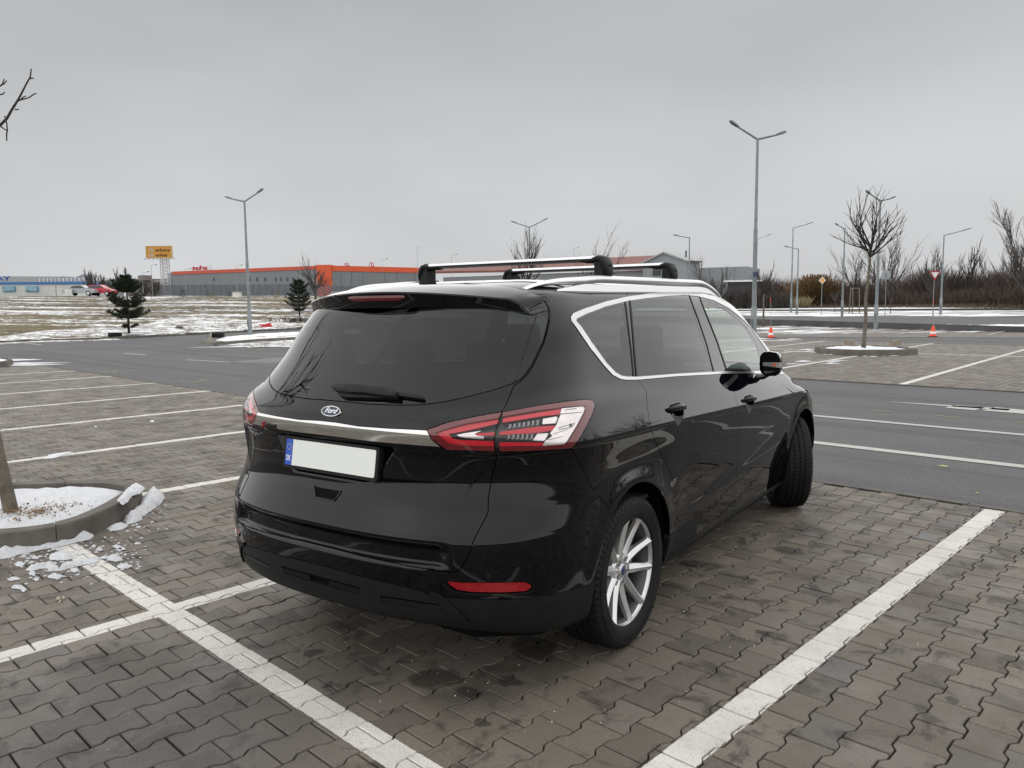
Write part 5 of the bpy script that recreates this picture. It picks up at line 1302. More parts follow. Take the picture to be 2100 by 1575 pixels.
# ---- raised islands
def island(name, outer, inner, z=.13, piece=.95):
    """ring of kerb stones round a snow bed; outlines are on the kerb top"""
    root = link(name, None, None); root['kind'] = 'structure'
    n = len(outer); cx_, cy_ = sum(p[0] for p in outer)/n, sum(p[1] for p in outer)/n; i = 0
    dist = lambda a, b: math.hypot(a[0]-b[0], a[1]-b[1]); rn = random.Random(n)
    while i < n:
        j, L = i, 0
        while j < n and (L < piece or j == i): L += dist(outer[j % n], outer[(j+1) % n]); j += 1
        ids = [k % n for k in range(i, j+1)]; O, I = [outer[k] for k in ids], [inner[k] for k in ids]
        def pull(L_, a, b):
            d = dist(L_[a], L_[b]) or 1; t = min(.3, .0025/d); return (L_[a][0]+(L_[b][0]-L_[a][0])*t, L_[a][1]+(L_[b][1]-L_[a][1])*t)
        for Q in (O, I): Q[0], Q[-1] = pull(Q, 0, 1), pull(Q, -1, -2)
        dz = rn.uniform(-.004, .003); rows_ = []
        for f, zz in ((1.02, -.03), (1.0, z-.025), (.996, z-.008), (.985, z)): rows_.append([(cx_+(x-cx_)*f, cy_+(y-cy_)*f, zz+dz) for x, y in O])
        rows_.append([(x, y, z+dz) for x, y in I]); rows_.append([(x, y, z-.08) for x, y in I])
        m = MB(); k = len(O); V = [p for r_ in rows_ for p in r_]
        F = [(r_*k+q, r_*k+q+1, (r_+1)*k+q+1, (r_+1)*k+q) for r_ in range(5) for q in range(k-1)]+[tuple(r_*k for r_ in range(6)), tuple(r_*k+k-1 for r_ in range(6))[::-1]]
        m.add(V, F); m.build('kerb_stone', M_KERB, root, auto=35); i = j
    return root
zt = .135
OUT = [(-190, 1090), (-60, 1094), (0, 1092), (60, 1086), (114, 1077), (160, 1066), (195, 1053), (230, 1038), (262, 1022), (285, 1008), (290, 997), (280, 989), (255, 984), (229, 982), (180, 982.5), (114, 985), (57, 987.5), (-60, 990), (-190, 992)]
INN = [(-170, 1079), (-60, 1084), (0, 1083), (60, 1078), (112, 1070), (150, 1060), (180, 1048), (210, 1034), (236, 1019), (252, 1008), (256, 1000), (250, 995), (234, 992), (213, 990.2), (170, 990), (114, 991.5), (57, 993), (-60, 996), (-170, 998)]
def arcpts(L, z): return [tuple(at_z(p[0], p[1], z).xy) for p in L]
def refine(L, k=3):
    """rounded closed outline through the points"""
    n = len(L); out = []
    for i in range(n):
        p0, p1, p2, p3 = (Vector((*L[(i+j-1) % n], 0)) for j in range(4))
        for t in [j/k for j in range(k)]:
            out.append(tuple((.5*((2*p1)+(-p0+p2)*t+(2*p0-5*p1+4*p2-p3)*t*t+(-p0+3*p1-3*p2+p3)*t**3)).xy))
    return out
io, ii = refine(arcpts(OUT, zt)), refine(arcpts(INN, zt))
isl = island('kerb_island', io, ii, zt)
sheet('snow_bed', ii, .085, M_SNOW, .07, 'stuff', (.05, .16), base=0, seed=9)
# dead leaves and grit showing through the snow at the trunk
def litter(name, cpx, n, rad, z, mat, seed, size=.012, zs=.02):
    rnd = random.Random(seed); c = at_z(*cpx, z); m = MB()
    for _ in range(n):
        a, r = rnd.uniform(0, 2*PI), rad*abs(rnd.gauss(0, .5)); x, y = c.x+r*math.cos(a), c.y+r*math.sin(a)*.8; s = size*rnd.uniform(.5, 1.4)
        p = [Vector((x, y, z+rnd.uniform(0, zs)))+Vector((rnd.uniform(-s, s), rnd.uniform(-s, s), rnd.uniform(-s, s)*.5)) for _ in range(4)]; m.add(p, [(0, 1, 2), (0, 2, 3), (0, 3, 1), (1, 3, 2)])
    return m.build(name, mat, kind='stuff')
M_LEAF = noisy('dead_leaves', (.12, .075, .035), (.30, .22, .13), 60, .9, space='w')
litter('leaf_litter', (25, 1052), 170, .42, zt, M_LEAF, 1); litter('leaf_litter', (80, 1050), 190, .20, zt+.005, M_LEAF, 2, .010, .012); litter('leaf_litter', (130, 1040), 70, .25, zt+.01, M_LEAF, 3, .010)
litter('grit', (125, 1231), 14, .03, 0, noisy('pale_grit', (.5, .46, .36), (.65, .6, .5), 30, .9), 4, .012)
litter('grit', (1000, 1400), 60, 2.2, .002, MATS['pale_grit'], 5, .004, .002); litter('grit', (1500, 1300), 70, 2.0, .002, MATS['pale_grit'], 6, .004, .002)
# fallen snow round that island
def clump(pts, h, z=0., seed=1, w=.05, jag=.012, step=.035): return sheet('snow_clump', arcpts(pts, z), .002, M_SNOW, step, 'stuff', (h, w), base=z, jag=jag, seed=seed)
clump([(-60, 1150), (0, 1148), (40, 1139), (76, 1130), (110, 1124), (150, 1114), (185, 1106), (190, 1098), (175, 1093), (150, 1098), (110, 1100), (80, 1110), (40, 1118), (0, 1124), (-60, 1128)], .05, seed=2, w=.07)
clump([(240, 1028), (252, 1012), (266, 1000), (288, 996), (297, 1003), (288, 1013), (272, 1017), (262, 1030), (252, 1036)], .035, zt, 3, .035, .006, .02)
clump([(262, 1078), (256, 1068), (273, 1054), (291, 1035), (300, 1018), (310, 1006), (325, 1010), (338, 1022), (326, 1036), (306, 1050), (286, 1068)], .075, 0, 4, .06, .010, .025)
clump([(216, 1084), (235, 1076), (262, 1073), (260, 1082), (245, 1089), (222, 1090)], .03, 0, 5)
clump([(48, 1170), (75, 1160), (90, 1158), (84, 1153), (112, 1158), (120, 1166), (150, 1152), (190, 1148), (205, 1142), (208, 1148), (190, 1156), (150, 1164), (120, 1172), (98, 1172), (90, 1164), (60, 1172)], .026, 0, 6, .03)
clump([(106, 1138), (125, 1130), (144, 1136), (146, 1146), (120, 1150), (102, 1150)], .022, 0, 7, .03)
clump([(196, 1146), (225, 1140), (262, 1131), (240, 1140), (252, 1150), (236, 1153), (222, 1148)], .026, 0, 8, .03)
clump([(242, 1160), (262, 1155), (274, 1162), (262, 1166), (246, 1165)], .02, 0, 9, .025)
for i, (cx_, cy_, rx, ry) in enumerate([(40, 1158, 9, 6), (66, 1176, 8, 4), (115, 1183, 20, 5), (75, 1189, 6, 4), (28, 1188, 16, 4), (36, 1204, 12, 5), (48, 1210, 6, 5), (152, 1170, 12, 5), (193, 1121, 6, 3), (203, 1128, 9, 3), (240, 1122, 10, 3), (252, 1126, 5, 3), (215, 1190, 5, 2), (72, 1144, 8, 4), (282, 1115, 8, 2)]):
    rnd = random.Random(i); clump([(cx_+rx*rnd.uniform(.6, 1.2)*math.cos(a), cy_+ry*rnd.uniform(.6, 1.2)*math.sin(a)) for a in np.linspace(0, 2*PI, 11)[:-1]], .016, 0, 20+i, .02, .004, .02)
clump([(88, 941), (100, 934), (120, 930), (150, 927), (128, 935), (105, 941)], .012, 0, 41, .03)
for i, (cx_, cy_, rx) in enumerate([(312, 864, 5), (196, 875, 3)]): clump([(cx_+rx*math.cos(a), cy_+rx*.35*math.sin(a)) for a in np.linspace(0, 2*PI, 9)[:-1]], .01, 0, 50+i, .02, .003, .02)

def crumbs(name, boxes, seed):
    rnd = random.Random(seed); V, F = [], []
    for (x0, x1, y0, y1, n, s0) in boxes:
        for _ in range(n):
            c = at_z(rnd.uniform(x0, x1), rnd.uniform(y0, y1), 0); s = s0*rnd.uniform(.3, 1)**1.5; b = len(V)
            P = [Vector((math.cos(a)*s*rnd.uniform(.6, 1.3), math.sin(a)*s*rnd.uniform(.6, 1.3), 0)) for a in (0, 1.3, 2.5, 3.8, 5.1)]
            V += [(c.x+p.x, c.y+p.y, .001) for p in P]+[(c.x+p.x*.5, c.y+p.y*.5, s*.55*rnd.uniform(.6, 1.2)) for p in P]
            F += [(b+i, b+(i+1) % 5, b+5+(i+1) % 5, b+5+i) for i in range(5)]+[tuple(b+5+i for i in range(5))]
    return link(name, mesh(V, F), M_SNOW, None, 'stuff')
crumbs('snow_crumbs', [(10, 290, 1120, 1200, 120, .014), (0, 200, 1125, 1165, 90, .02), (230, 345, 1010, 1090, 90, .016), (150, 300, 1100, 1150, 60, .014)], 3)
def far_island(name, pts_top, z=.14, mat=None, snow=True):
    P = arcpts(pts_top, z); n = len(P); cx_, cy_ = sum(p[0] for p in P)/n, sum(p[1] for p in P)/n
    inner = [(x+(cx_-x)*.12, y+(cy_-y)*.12) for x, y in P]; o = island(name, P, inner, z)
    sheet('snow_bed', inner, z-.05, M_SNOW, .3, 'stuff', (.06, .4), base=0); return o
cI = at_z(1773, 714, .15)
oct_ = [(cI.x+1.42*math.cos(a)*1.0, cI.y+1.42*math.sin(a)) for a in np.linspace(0, 2*PI, 9)[:-1]+.25]
island('kerb_island', oct_, [(cI.x+(x-cI.x)*.88, cI.y+(y-cI.y)*.88) for x, y in oct_], .17)
sheet('snow_bed', [(cI.x+(x-cI.x)*.87, cI.y+(y-cI.y)*.87) for x, y in oct_], .11, M_SNOW, .15, 'stuff', (.07, .3), base=0)
for i, (px, py) in enumerate(((1741, 708), (1835, 709))):
    c = at_z(px, py, .15); m = MB(); m.box((0, 0, 0), (.30, .2, .15), .3+i); o = m.build('stone_block', noisy('sandy_stone', (.22, .18, .13), (.30, .26, .2), 6, .9, .5, 40)); o.location = (c.x, c.y, .24)
    tag(o, 'small squared stone lying in the snow %s the tree trunk on the hexagonal island' % ('left of' if i == 0 else 'right of'), 'stone')
far_island('kerb_island', [(1990, 666), (2060, 663), (2200, 663), (2200, 671), (2040, 669)], .15)
far_island('kerb_island', [(1535, 663), (1560, 661), (1600, 662), (1606, 664), (1560, 666)], .12)
far_island('kerb_island', [(-120, 737), (0, 733), (20, 733.5), (26, 737), (10, 741), (-120, 746)], .15)
far_island('kerb_island', [(413, 699), (440, 690), (520, 683), (640, 678), (760, 674), (760, 684), (640, 690), (520, 696), (440, 702)], .14)
snowpatch([(452, 701), (520, 697), (600, 695), (640, 693), (700, 700), (640, 708), (600, 712), (560, 711), (520, 714), (480, 709), (470, 704)], .03, .3, .3, .5, seed=8)
sheet('verge_grass', pxs([(470, 690), (560, 686), (640, 683), (700, 682), (700, 687), (600, 690), (520, 694)], .15), .09, M_DRY, .8, 'stuff', (.05, .3), base=0)
# a kerb at the far left front
m = MB()

# ---- lamp posts
def lamp(base, D, top_py, arms, label, thick=.085, group='double street lamps' , arm_len=1.5, arm_dir=None, base_py=None, tiltz=.22):
    g = at(base, 640, D); z0 = ground_z(g.x, g.y) if base_py is None else ground_z(g.x, g.y)
    d = pix_dir(base, top_py); t = D/math.hypot(d.x, d.y); H = CAM_H+d.z*t-z0
    t0 = thing('street_lamp', label, 'street lamp', (g.x, g.y, z0), 0, group)
    m = MB(); s1 = 1.35 if H < 9 else 1.6
    m.tube([(0, 0, -.05), (0, 0, s1), (0, 0, s1+.05)], [thick, thick*.97, thick*.80], 12); m.tube([(0, 0, s1+.05), (0, 0, H*.56)], [thick*.74, thick*.66], 12); m.tube([(0, 0, H*.56), (0, 0, H*.56+.12), (0, 0, H)], [thick*.66, thick*.56, thick*.42], 12)
    m.build('pole', M_STEEL, t0, auto=40)
    m = MB(); m.box((0, -thick*.95, .75), (.09, .03, .34)); m.build('service_hatch', M_STEELF, t0)
    for sg, rise in arms:
        v = (RIGHT*sg) if arm_dir is None else (arm_dir*sg); v = v.normalized(); e = v*arm_len+Vector((0, 0, rise*arm_len))
        m = MB(); m.tube([(0, 0, H-.04), tuple(e*.72+Vector((0, 0, H-.04)))], [.032*thick/.085, .026*thick/.085], 8); a = m.build('arm', M_STEEL, t0, auto=40)
        m = MB(); p0, p1 = e*.66+Vector((0, 0, H-.03)), e+Vector((0, 0, H-.02)); side = Vector((-v.y, v.x, 0)); V = []
        for f, w, h in ((0, .05, .035), (.25, .10, .05), (.75, .12, .055), (1, .06, .03)):
            c = p0+(p1-p0)*f; V += [c+side*w-Vector((0, 0, h*.6)), c+side*w*.8+Vector((0, 0, h)), c-side*w*.8+Vector((0, 0, h)), c-side*w-Vector((0, 0, h*.6))]
        m.add(V, [(i*4+k, i*4+(k+1) % 4, (i+1)*4+(k+1) % 4, (i+1)*4+k) for i in range(3) for k in range(4)]+[(0, 1, 2, 3), (15, 14, 13, 12)]); m.build('lamp_head', M_STEELF, a, auto=40)
    return t0
lamp(511, 43.5, 412, [(-1, .22), (1, .62)], 'tall double street lamp standing on the snowy verge beside the striped tyre', .115, arm_len=1.0, arm_dir=(RIGHT*1.0))
lamp(1546, 31.8, 284, [(-1, .62), (1, .22)], 'nearest double street lamp rising beyond the car bonnet', .115, arm_len=1.08)
lamp(1797, 47.0, 411, [(-1, .66), (1, .22)], 'double street lamp standing right behind the round crowned tree', .115, arm_len=.80)
lamp(1087, 62., 465, [(-1, .32), (1, .46)], 'double street lamp above the car roof with a bare tree around its pole', .105, arm_len=1.45)
SG = 'single armed street lamps'
lamp(1412, 70, 487, [(-1, .18)], 'single armed street lamp behind the car roof, arm to the left', .11, SG, 1.4)
lamp(1622, 84, 467, [(1, .26)], 'taller of two slim lamps left of the amber diamond sign, arm to the right', .11, SG, 2.0)
lamp(1634, 78, 510, [(-1, .20)], 'shorter slim street lamp left of the yellow diamond sign, arm to the left', .11, SG, 1.35)
lamp(1727, 66, 469, [(-1, .55)], 'slim street lamp left of the round crowned tree with a short bent arm', .105, SG, .75)
lamp(1929, 74, 482, [(1, .24)], 'street lamp directly right of the red rimmed triangular sign', .11, SG, 2.2)
lamp(1550, 95, 489, [(1, .3)], 'distant street lamp whose arm shows just right of the nearest tall pole', .08, SG, 1.6)
lamp(858, 118, 508, [(1, .05)], 'thin floodlight mast with a tiny head beyond the orange striped building', .05, SG, .3)
for px_, tp, sg, ln, lb in ((928, 523, 1, .9, 'faint lamp post right of the thin floodlight mast'), (786, 532, 1, .9, 'faint lamp post over the right wing of the orange striped building'), (1177, 509, 1, .8, 'faint lamp post left of the bare tree behind the roof bars'), (489, 545, 1, .9, 'faint lamp post on the orange roof band just left of the tall double lamp'), (384, 552, 1, .9, 'faint lamp post against the left end of the orange roof band'), (296, 559, 1, 1.0, 'shorter faint lamp post left of the lattice sign tower'), (315, 544, 1, .8, 'taller faint lamp post just left of the lattice sign tower'), (118, 570, 1, 1.2, 'faint lamp post in front of the blue banded shop')):
    lamp(px_, 118, tp, [(sg, .15)], lb, .05, 'faint distant lamp posts', ln)

# ---- bare trees
def bare_tree(base, H, crown, label, seed, mat=None, tmat=None, fork=.45, levels=4, r0=.06, spread=.75, lean=(0, 0), group=None, name='bare_tree', cat='tree', n1=8, up=.35, sides=(7, 5, 3, 3), minr=.008, kids=5, elr=(.35, 1.25), lnf=.66, trunk_top=None, thin=.62):
    """trunk up to the fork, then limbs that divide; crown = half width"""
    rnd = random.Random(seed); t0 = thing(name, label, cat, tuple(base), 0, group); mat = mat or M_TWIG
    fz = H*fork; m = MB(); L = Vector((lean[0], lean[1], 0)); path = [(0, 0, -.1)]
    for i in range(1, 7): f = i/6; path.append((L.x*f*fz+rnd.uniform(-.02, .02)*fz*.5, L.y*f*fz+rnd.uniform(-.02, .02)*fz*.5, fz*f))
    m.tube(path, [r0*(1.25 if i == 0 else 1-.35*i/6) for i in range(7)], 10); top = Vector(path[-1]); m.build('trunk', tmat or M_BARK, t0, True)
    m = MB()
    def grow(p, d, ln, r, lv):
        k = 4 if lv < levels-1 else 2; pts = [p]; q = p.copy(); dd = d.copy()
        for i in range(k):
            dd = (dd+Vector((rnd.uniform(-.16, .16), rnd.uniform(-.16, .16), rnd.uniform(-.05, .12)+up*.12))).normalized(); q = q+dd*(ln/k); pts.append(q.copy())
        m.tube(pts, [r*(1-.62*i/k) for i in range(k+1)], sides[min(lv, 3)], cap=False)
        if lv >= levels-1: return
        nk = kids+rnd.choice((0, 1))
        for j in range(nk):
            f = .22+.78*(j+rnd.random()*.6)/nk; i = min(k-1, int(f*k)); a = pts[i]+(pts[i+1]-pts[i])*(f*k-i); w = rnd.uniform(0, 2*PI)
            dv = (pts[i+1]-pts[i]).normalized(); s1 = dv.orthogonal().normalized(); s2 = dv.cross(s1); an = rnd.uniform(.45, .95)*spread
            nd = (dv*math.cos(an)+(s1*math.cos(w)+s2*math.sin(w))*math.sin(an)+Vector((0, 0, up*.45))).normalized(); grow(a, nd, ln*rnd.uniform(.42, .68), max(minr, r*thin*(1-.4*f)), lv+1)
    for j in range(n1):
        w = 2*PI*(j+rnd.random()*.7)/n1; el = rnd.uniform(*elr); z = rnd.uniform(-.16, .05)*(H-fz); tl = (H-fz)
        d = Vector((math.cos(w)*math.cos(el), math.sin(w)*math.cos(el), math.sin(el))).normalized()
        ln = min(crown*1.05/max(.25, math.cos(el)), tl*1.05/max(.3, math.sin(el)))*lnf; grow(top+Vector((0, 0, z)), d, ln, r0*.50, 1)
    m.build('branches', mat, t0, True); return t0
def tree_at(px, D, top_py, halfw_px, *a, **k):
    g = at(px, 640, D); z0 = ground_z(g.x, g.y); d = pix_dir(px, top_py); t = D/math.hypot(d.x, d.y); H = CAM_H+d.z*t-z0
    return bare_tree((g.x, g.y, z0), H, halfw_px*D/FPX, *a, **k)
# tree on the left island: its trunk and one branch are in the picture, the crown mirrored in the rear window
tb = at_z(22, 1046, zt); tr = thing('island_tree', 'leaning bare tree on the snowy kerb island, its crown out of the picture', 'tree', (tb.x, tb.y, zt))
m = MB(); ax = -RIGHT
pts = [Vector((0, 0, -.1)), Vector((0, 0, .0))]+[ax*(.055*i)+AWAY*(.01*i)+Vector((0, 0, .35*i)) for i in range(1, 7)]
m.tube(pts, [.058, .048, .040, .037, .035, .034, .033, .032], 14); m.build('trunk', M_BARK, tr, True)
tt = pts[-1]; m = MB(); rnd = random.Random(5)
def branch(m, P, r0, r1, n=7): k = len(P)-1; m.tube(P, [r0+(r1-r0)*i/k for i in range(k+1)], n, cap=True)
def to_local(px, py, D): return at(px, py, D)-tr.location
LB = [(-330, 420), (-120, 330), (0, 257), (14, 243), (26, 222), (38, 203), (48, 184), (55, 170), (62, 158), (64, 141)]
Dl = [6.9, 6.7, 6.5, 6.48, 6.46, 6.45, 6.44, 6.43, 6.42, 6.42]
P = [tt+Vector((0, 0, -.15))]+[to_local(x, y, d) for (x, y), d in zip(LB, Dl)]
m.tube(P, [.028, .02, .013, .0095, .009, .008, .007, .006, .0055, .005, .0042], 8)
for L in ([(30, 218), (36, 208), (42, 205), (50, 203), (60, 200), (68, 194), (75, 191)], [(42, 205), (48, 199), (53, 197)], [(12, 246), (14, 254), (15, 268), (13.5, 276), (14, 289)], [(0, 258), (8, 264), (14, 268)], [(30, 224), (34, 225), (39, 223.5)], [(61, 161), (66, 160.5), (69, 160)], [(-60, 190), (-8, 180), (4, 174), (9, 162)], [(0, 176), (8, 172), (14, 165)], [(-60, 205), (0, 194), (6, 193), (10, 189)], [(9, 241), (11, 238)]):
    m.tube([to_local(x, y, 6.45) for x, y in L], [.0055]+[.0045]*(len(L)-2)+[.0038], 6)
def grow2(p, d, ln, r, lv):
    k = 5; pts = [p]; q = p.copy(); dd = d.copy()
    for i in range(k): dd = (dd+Vector((rnd.uniform(-.12, .12), rnd.uniform(-.12, .12), rnd.uniform(.0, .10)))).normalized(); q = q+dd*(ln/k); pts.append(q.copy())
    m.tube(pts, [r*(1-.5*i/k) for i in range(k+1)], 6 if lv < 2 else 4)
    if lv >= 3: return
    for j in range(4):
        f = .3+.7*(j+.5*rnd.random())/4; i = min(k-1, int(f*k)); a = pts[i]; w = rnd.uniform(0, 2*PI); dv = (pts[i+1]-pts[i]).normalized(); s1 = dv.orthogonal().normalized(); s2 = dv.cross(s1)
        grow2(a, (dv+(s1*math.cos(w)+s2*math.sin(w))*rnd.uniform(.35, .7)+Vector((0, 0, .15))).normalized(), ln*rnd.uniform(.45, .65), max(.0045, r*.55), lv+1)
for j in range(8):
    w = 2*PI*j/8+.35; v = Vector((math.cos(w), math.sin(w), rnd.uniform(.5, 1.3))).normalized()
    if v.dot(RIGHT) > -.05: continue
    grow2(tt+Vector((0, 0, rnd.uniform(-.2, 0))), v, rnd.uniform(1.3, 1.9), .026, 1)
m.build('branches', M_TWIG, tr, True)
# round crowned tree on the hexagonal island
bare_tree((cI.x-.03, cI.y, .12), 5.0, 1.55, 'round crowned young tree with rising branches on the hexagonal snow filled island', 12, fork=.60, r0=.056, n1=13, levels=4, spread=.66, up=.30, minr=.0095, kids=3, thin=.72, lean=(.022, .022), elr=(.12, 1.15), lnf=.50)
g = at(1568, 700, 40.0); tree_at(1566, 52, 512, 24, 'small bare tree right of the nearest tall pole', 3, fork=.42, r0=.07, n1=8, spread=.5, up=.6, minr=.016, kids=4)
tree_at(1083, 62, 472, 46, 'bare tree with upright shoots around the lamp pole above the car roof', 8, fork=.45, r0=.12, n1=10, up=.55, spread=.6, minr=.016)
tree_at(648, 66, 488, 38, 'slender bare tree in front of the orange corner column', 21, M_TWIGF, M_TWIGF, fork=.36, r0=.12, n1=9, up=.45, spread=.75, minr=.014)
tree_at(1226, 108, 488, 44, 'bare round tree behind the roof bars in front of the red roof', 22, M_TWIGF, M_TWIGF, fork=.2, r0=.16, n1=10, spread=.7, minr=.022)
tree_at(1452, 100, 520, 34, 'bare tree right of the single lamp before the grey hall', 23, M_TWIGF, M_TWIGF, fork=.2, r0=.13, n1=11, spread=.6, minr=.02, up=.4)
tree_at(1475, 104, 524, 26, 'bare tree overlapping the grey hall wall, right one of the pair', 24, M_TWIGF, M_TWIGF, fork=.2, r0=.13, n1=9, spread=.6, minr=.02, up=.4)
tree_at(2108, 92, 400, 50, 'big bare tree cut by the right edge of the photo', 25, M_TWIGF, M_TWIG, fork=.22, r0=.24, n1=11, levels=5, spread=.62, minr=.016, up=.45)
tree_at(1910, 112, 455, 34, 'tall narrow bare tree just left of the lamp beside the triangular sign', 26, M_TWIGF, M_TWIGF, fork=.18, r0=.16, n1=12, spread=.38, up=.9, minr=.028)
tree_at(1812, 108, 488, 50, 'wide bare tree behind the round crowned tree, to its right', 27, M_TWIGF, M_TWIGF, fork=.2, r0=.18, n1=12, spread=.6, up=.4, minr=.022)
tree_at(1752, 104, 512, 34, 'bare bushy tree directly left of the round crowned tree trunk', 28, M_TWIG, M_TWIG, fork=.25, r0=.12, n1=10, spread=.7, minr=.022)
tree_at(1975, 112, 510, 30, 'dark pointed bare shrub tree right of the triangular sign lamp', 29, M_TWIG, M_TWIG, fork=.15, r0=.12, n1=12, spread=.6, up=.6, minr=.035)
tree_at(2036, 114, 522, 30, 'pale vase shaped bare tree left of the big tree at the right edge', 30, M_TWIGF, M_TWIGF, fork=.15, r0=.12, n1=12, spread=.45, up=.8, minr=.022)
tree_at(1716, 112, 545, 22, 'low bare tree between the yellow diamond sign and the slim lamp', 31, M_TWIGF, M_TWIGF, fork=.2, r0=.1, n1=9, spread=.7, minr=.028)
for i, (px_, tp) in enumerate(((186, 553), (205, 556), (222, 552), (238, 558), (300, 580), (320, 583))):
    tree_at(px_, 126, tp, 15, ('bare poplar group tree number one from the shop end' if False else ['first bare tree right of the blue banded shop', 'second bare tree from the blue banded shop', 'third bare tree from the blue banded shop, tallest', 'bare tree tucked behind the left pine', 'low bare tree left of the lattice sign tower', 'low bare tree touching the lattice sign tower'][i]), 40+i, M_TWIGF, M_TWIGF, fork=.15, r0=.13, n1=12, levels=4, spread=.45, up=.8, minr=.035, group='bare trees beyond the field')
# young trees by the far road
for px_, D_, tp, lb in ((1780, 78, 560, 'thin young tree right of the yellow diamond sign') if False else (1712, 84, 590, 'thin young tree between the yellow diamond sign and the slim lamp'), (1826, 78, 588, 'thin young tree right of the back of the round sign')):
    tree_at(px_, D_, tp, 12, lb, int(px_), M_TWIGF, M_TWIGF, fork=.5, r0=.035, n1=6, minr=.015, spread=.7)

# ---- brush along the right horizon
def brush(name, segs, n, mat, seed, hw, kind='stuff', w=.05, lean=.28, depth=9):
    """upright twigs; segs: list of (px, distance, top py)"""
    rnd = random.Random(seed); V, F = [], []
    for _ in range(n):
        i = rnd.randrange(len(segs)-1); f = rnd.random(); a, b = segs[i], segs[i+1]; px_ = a[0]+(b[0]-a[0])*f; D = a[1]+(b[1]-a[1])*f; tp = a[2]+(b[2]-a[2])*f
        D2 = D+rnd.uniform(0, depth); g = at(px_, 640, D2); z0 = ground_z(g.x, g.y); d = pix_dir(px_, tp); hh = (CAM_H+d.z*D/math.hypot(d.x, d.y)-z0)*rnd.uniform(hw, 1.0)*(1.0 if rnd.random() < .92 else 1.25)
        if hh < .2: hh = .2
        s = RIGHT*rnd.choice((-1, 1)); l = rnd.gauss(0, lean); ww = w*rnd.uniform(.5, 1.3); p = Vector((g.x, g.y, z0-.05)); side = (RIGHT*math.cos(rnd.uniform(-.9, .9))+AWAY*math.sin(rnd.uniform(-.9, .9)))*ww
        mid = p+Vector((0, 0, hh*.55))+RIGHT*l*hh*.4+AWAY*rnd.gauss(0, .15)*hh; top = p+Vector((0, 0, hh))+RIGHT*l*hh+AWAY*rnd.gauss(0, .2)*hh
        k = len(V); V += [p-side, p+side, mid-side*.7, mid+side*.7, top]; F += [(k, k+1, k+3, k+2), (k+2, k+3, k+4)]
    return link(name, mesh(V, F), mat, None, kind)
brush('brushwood', [(1400, 122, 590), (1470, 122, 580), (1520, 120, 562), (1560, 118, 556), (1600, 118, 566), (1640, 118, 572), (1700, 118, 568), (1780, 118, 562), (1860, 118, 552), (1900, 116, 540), (1950, 114, 546), (2000, 112, 548), (2060, 110, 540), (2110, 108, 520), (2240, 104, 500)], 15000, M_TWIGR, 3, .35, w=.055)
brush('brushwood_front', [(1600, 112, 600), (1700, 108, 598), (1800, 106, 592), (1900, 104, 590), (1980, 100, 584), (2060, 96, 580), (2200, 92, 570)], 5000, noisy('brown_brush', (.035, .024, .019), (.072, .050, .036), .4, .95, space='w'), 4, .25, w=.05, depth=6)
brush('brushwood', [(1470, 99, 590), (1530, 99, 584), (1575, 99, 586), (1620, 100, 592)], 1500, M_TWIG, 13, .3, w=.05, depth=3)
brush('dry_grass', [(1380, 104, 604), (1480, 104, 600), (1600, 104, 602), (1660, 104, 606)], 3500, M_DRY, 5, .3, w=.05, depth=5)
brush('dry_grass', [(1640, 101, 621), (1750, 100, 622), (1900, 98, 621), (2000, 95, 619), (2150, 90, 614)], 2200, noisy('dull_grass', (.055, .042, .027), (.105, .082, .05), .8, .95, space='w'), 6, .25, w=.045, depth=5)
W0 = thing('willow', 'round ochre willow bush behind the yellow diamond sign', 'bush', tuple(at(1668, 640, 112)[:2])+(ground_z(*at(1668, 640, 112)[:2]),))
rnd = random.Random(9); V, F = [], []
for _ in range(3600):
    a = rnd.uniform(0, 2*PI); el = abs(rnd.gauss(.9, .45)); R_ = 5.4*rnd.uniform(.55, 1.05); n_ = 5; x0, y0 = rnd.gauss(0, .8), rnd.gauss(0, .8); P = []
    for i in range(n_+1):
        t = i/n_; r = R_*t*math.cos(el)*.85; z = R_*1.0*math.sin(min(1.45, el))*t*(1-.16*t)-max(0, t-.6)**2*2.2; P.append(Vector((x0+math.cos(a)*r, y0+math.sin(a)*r, max(.0, z))))
    k = len(V); w_ = RIGHT*.035
    for p in P: V += [p-w_, p+w_]
    F += [(k+2*i, k+2*i+1, k+2*i+3, k+2*i+2) for i in range(n_)]
link('branches', mesh(V, F), M_TWIGO, W0)

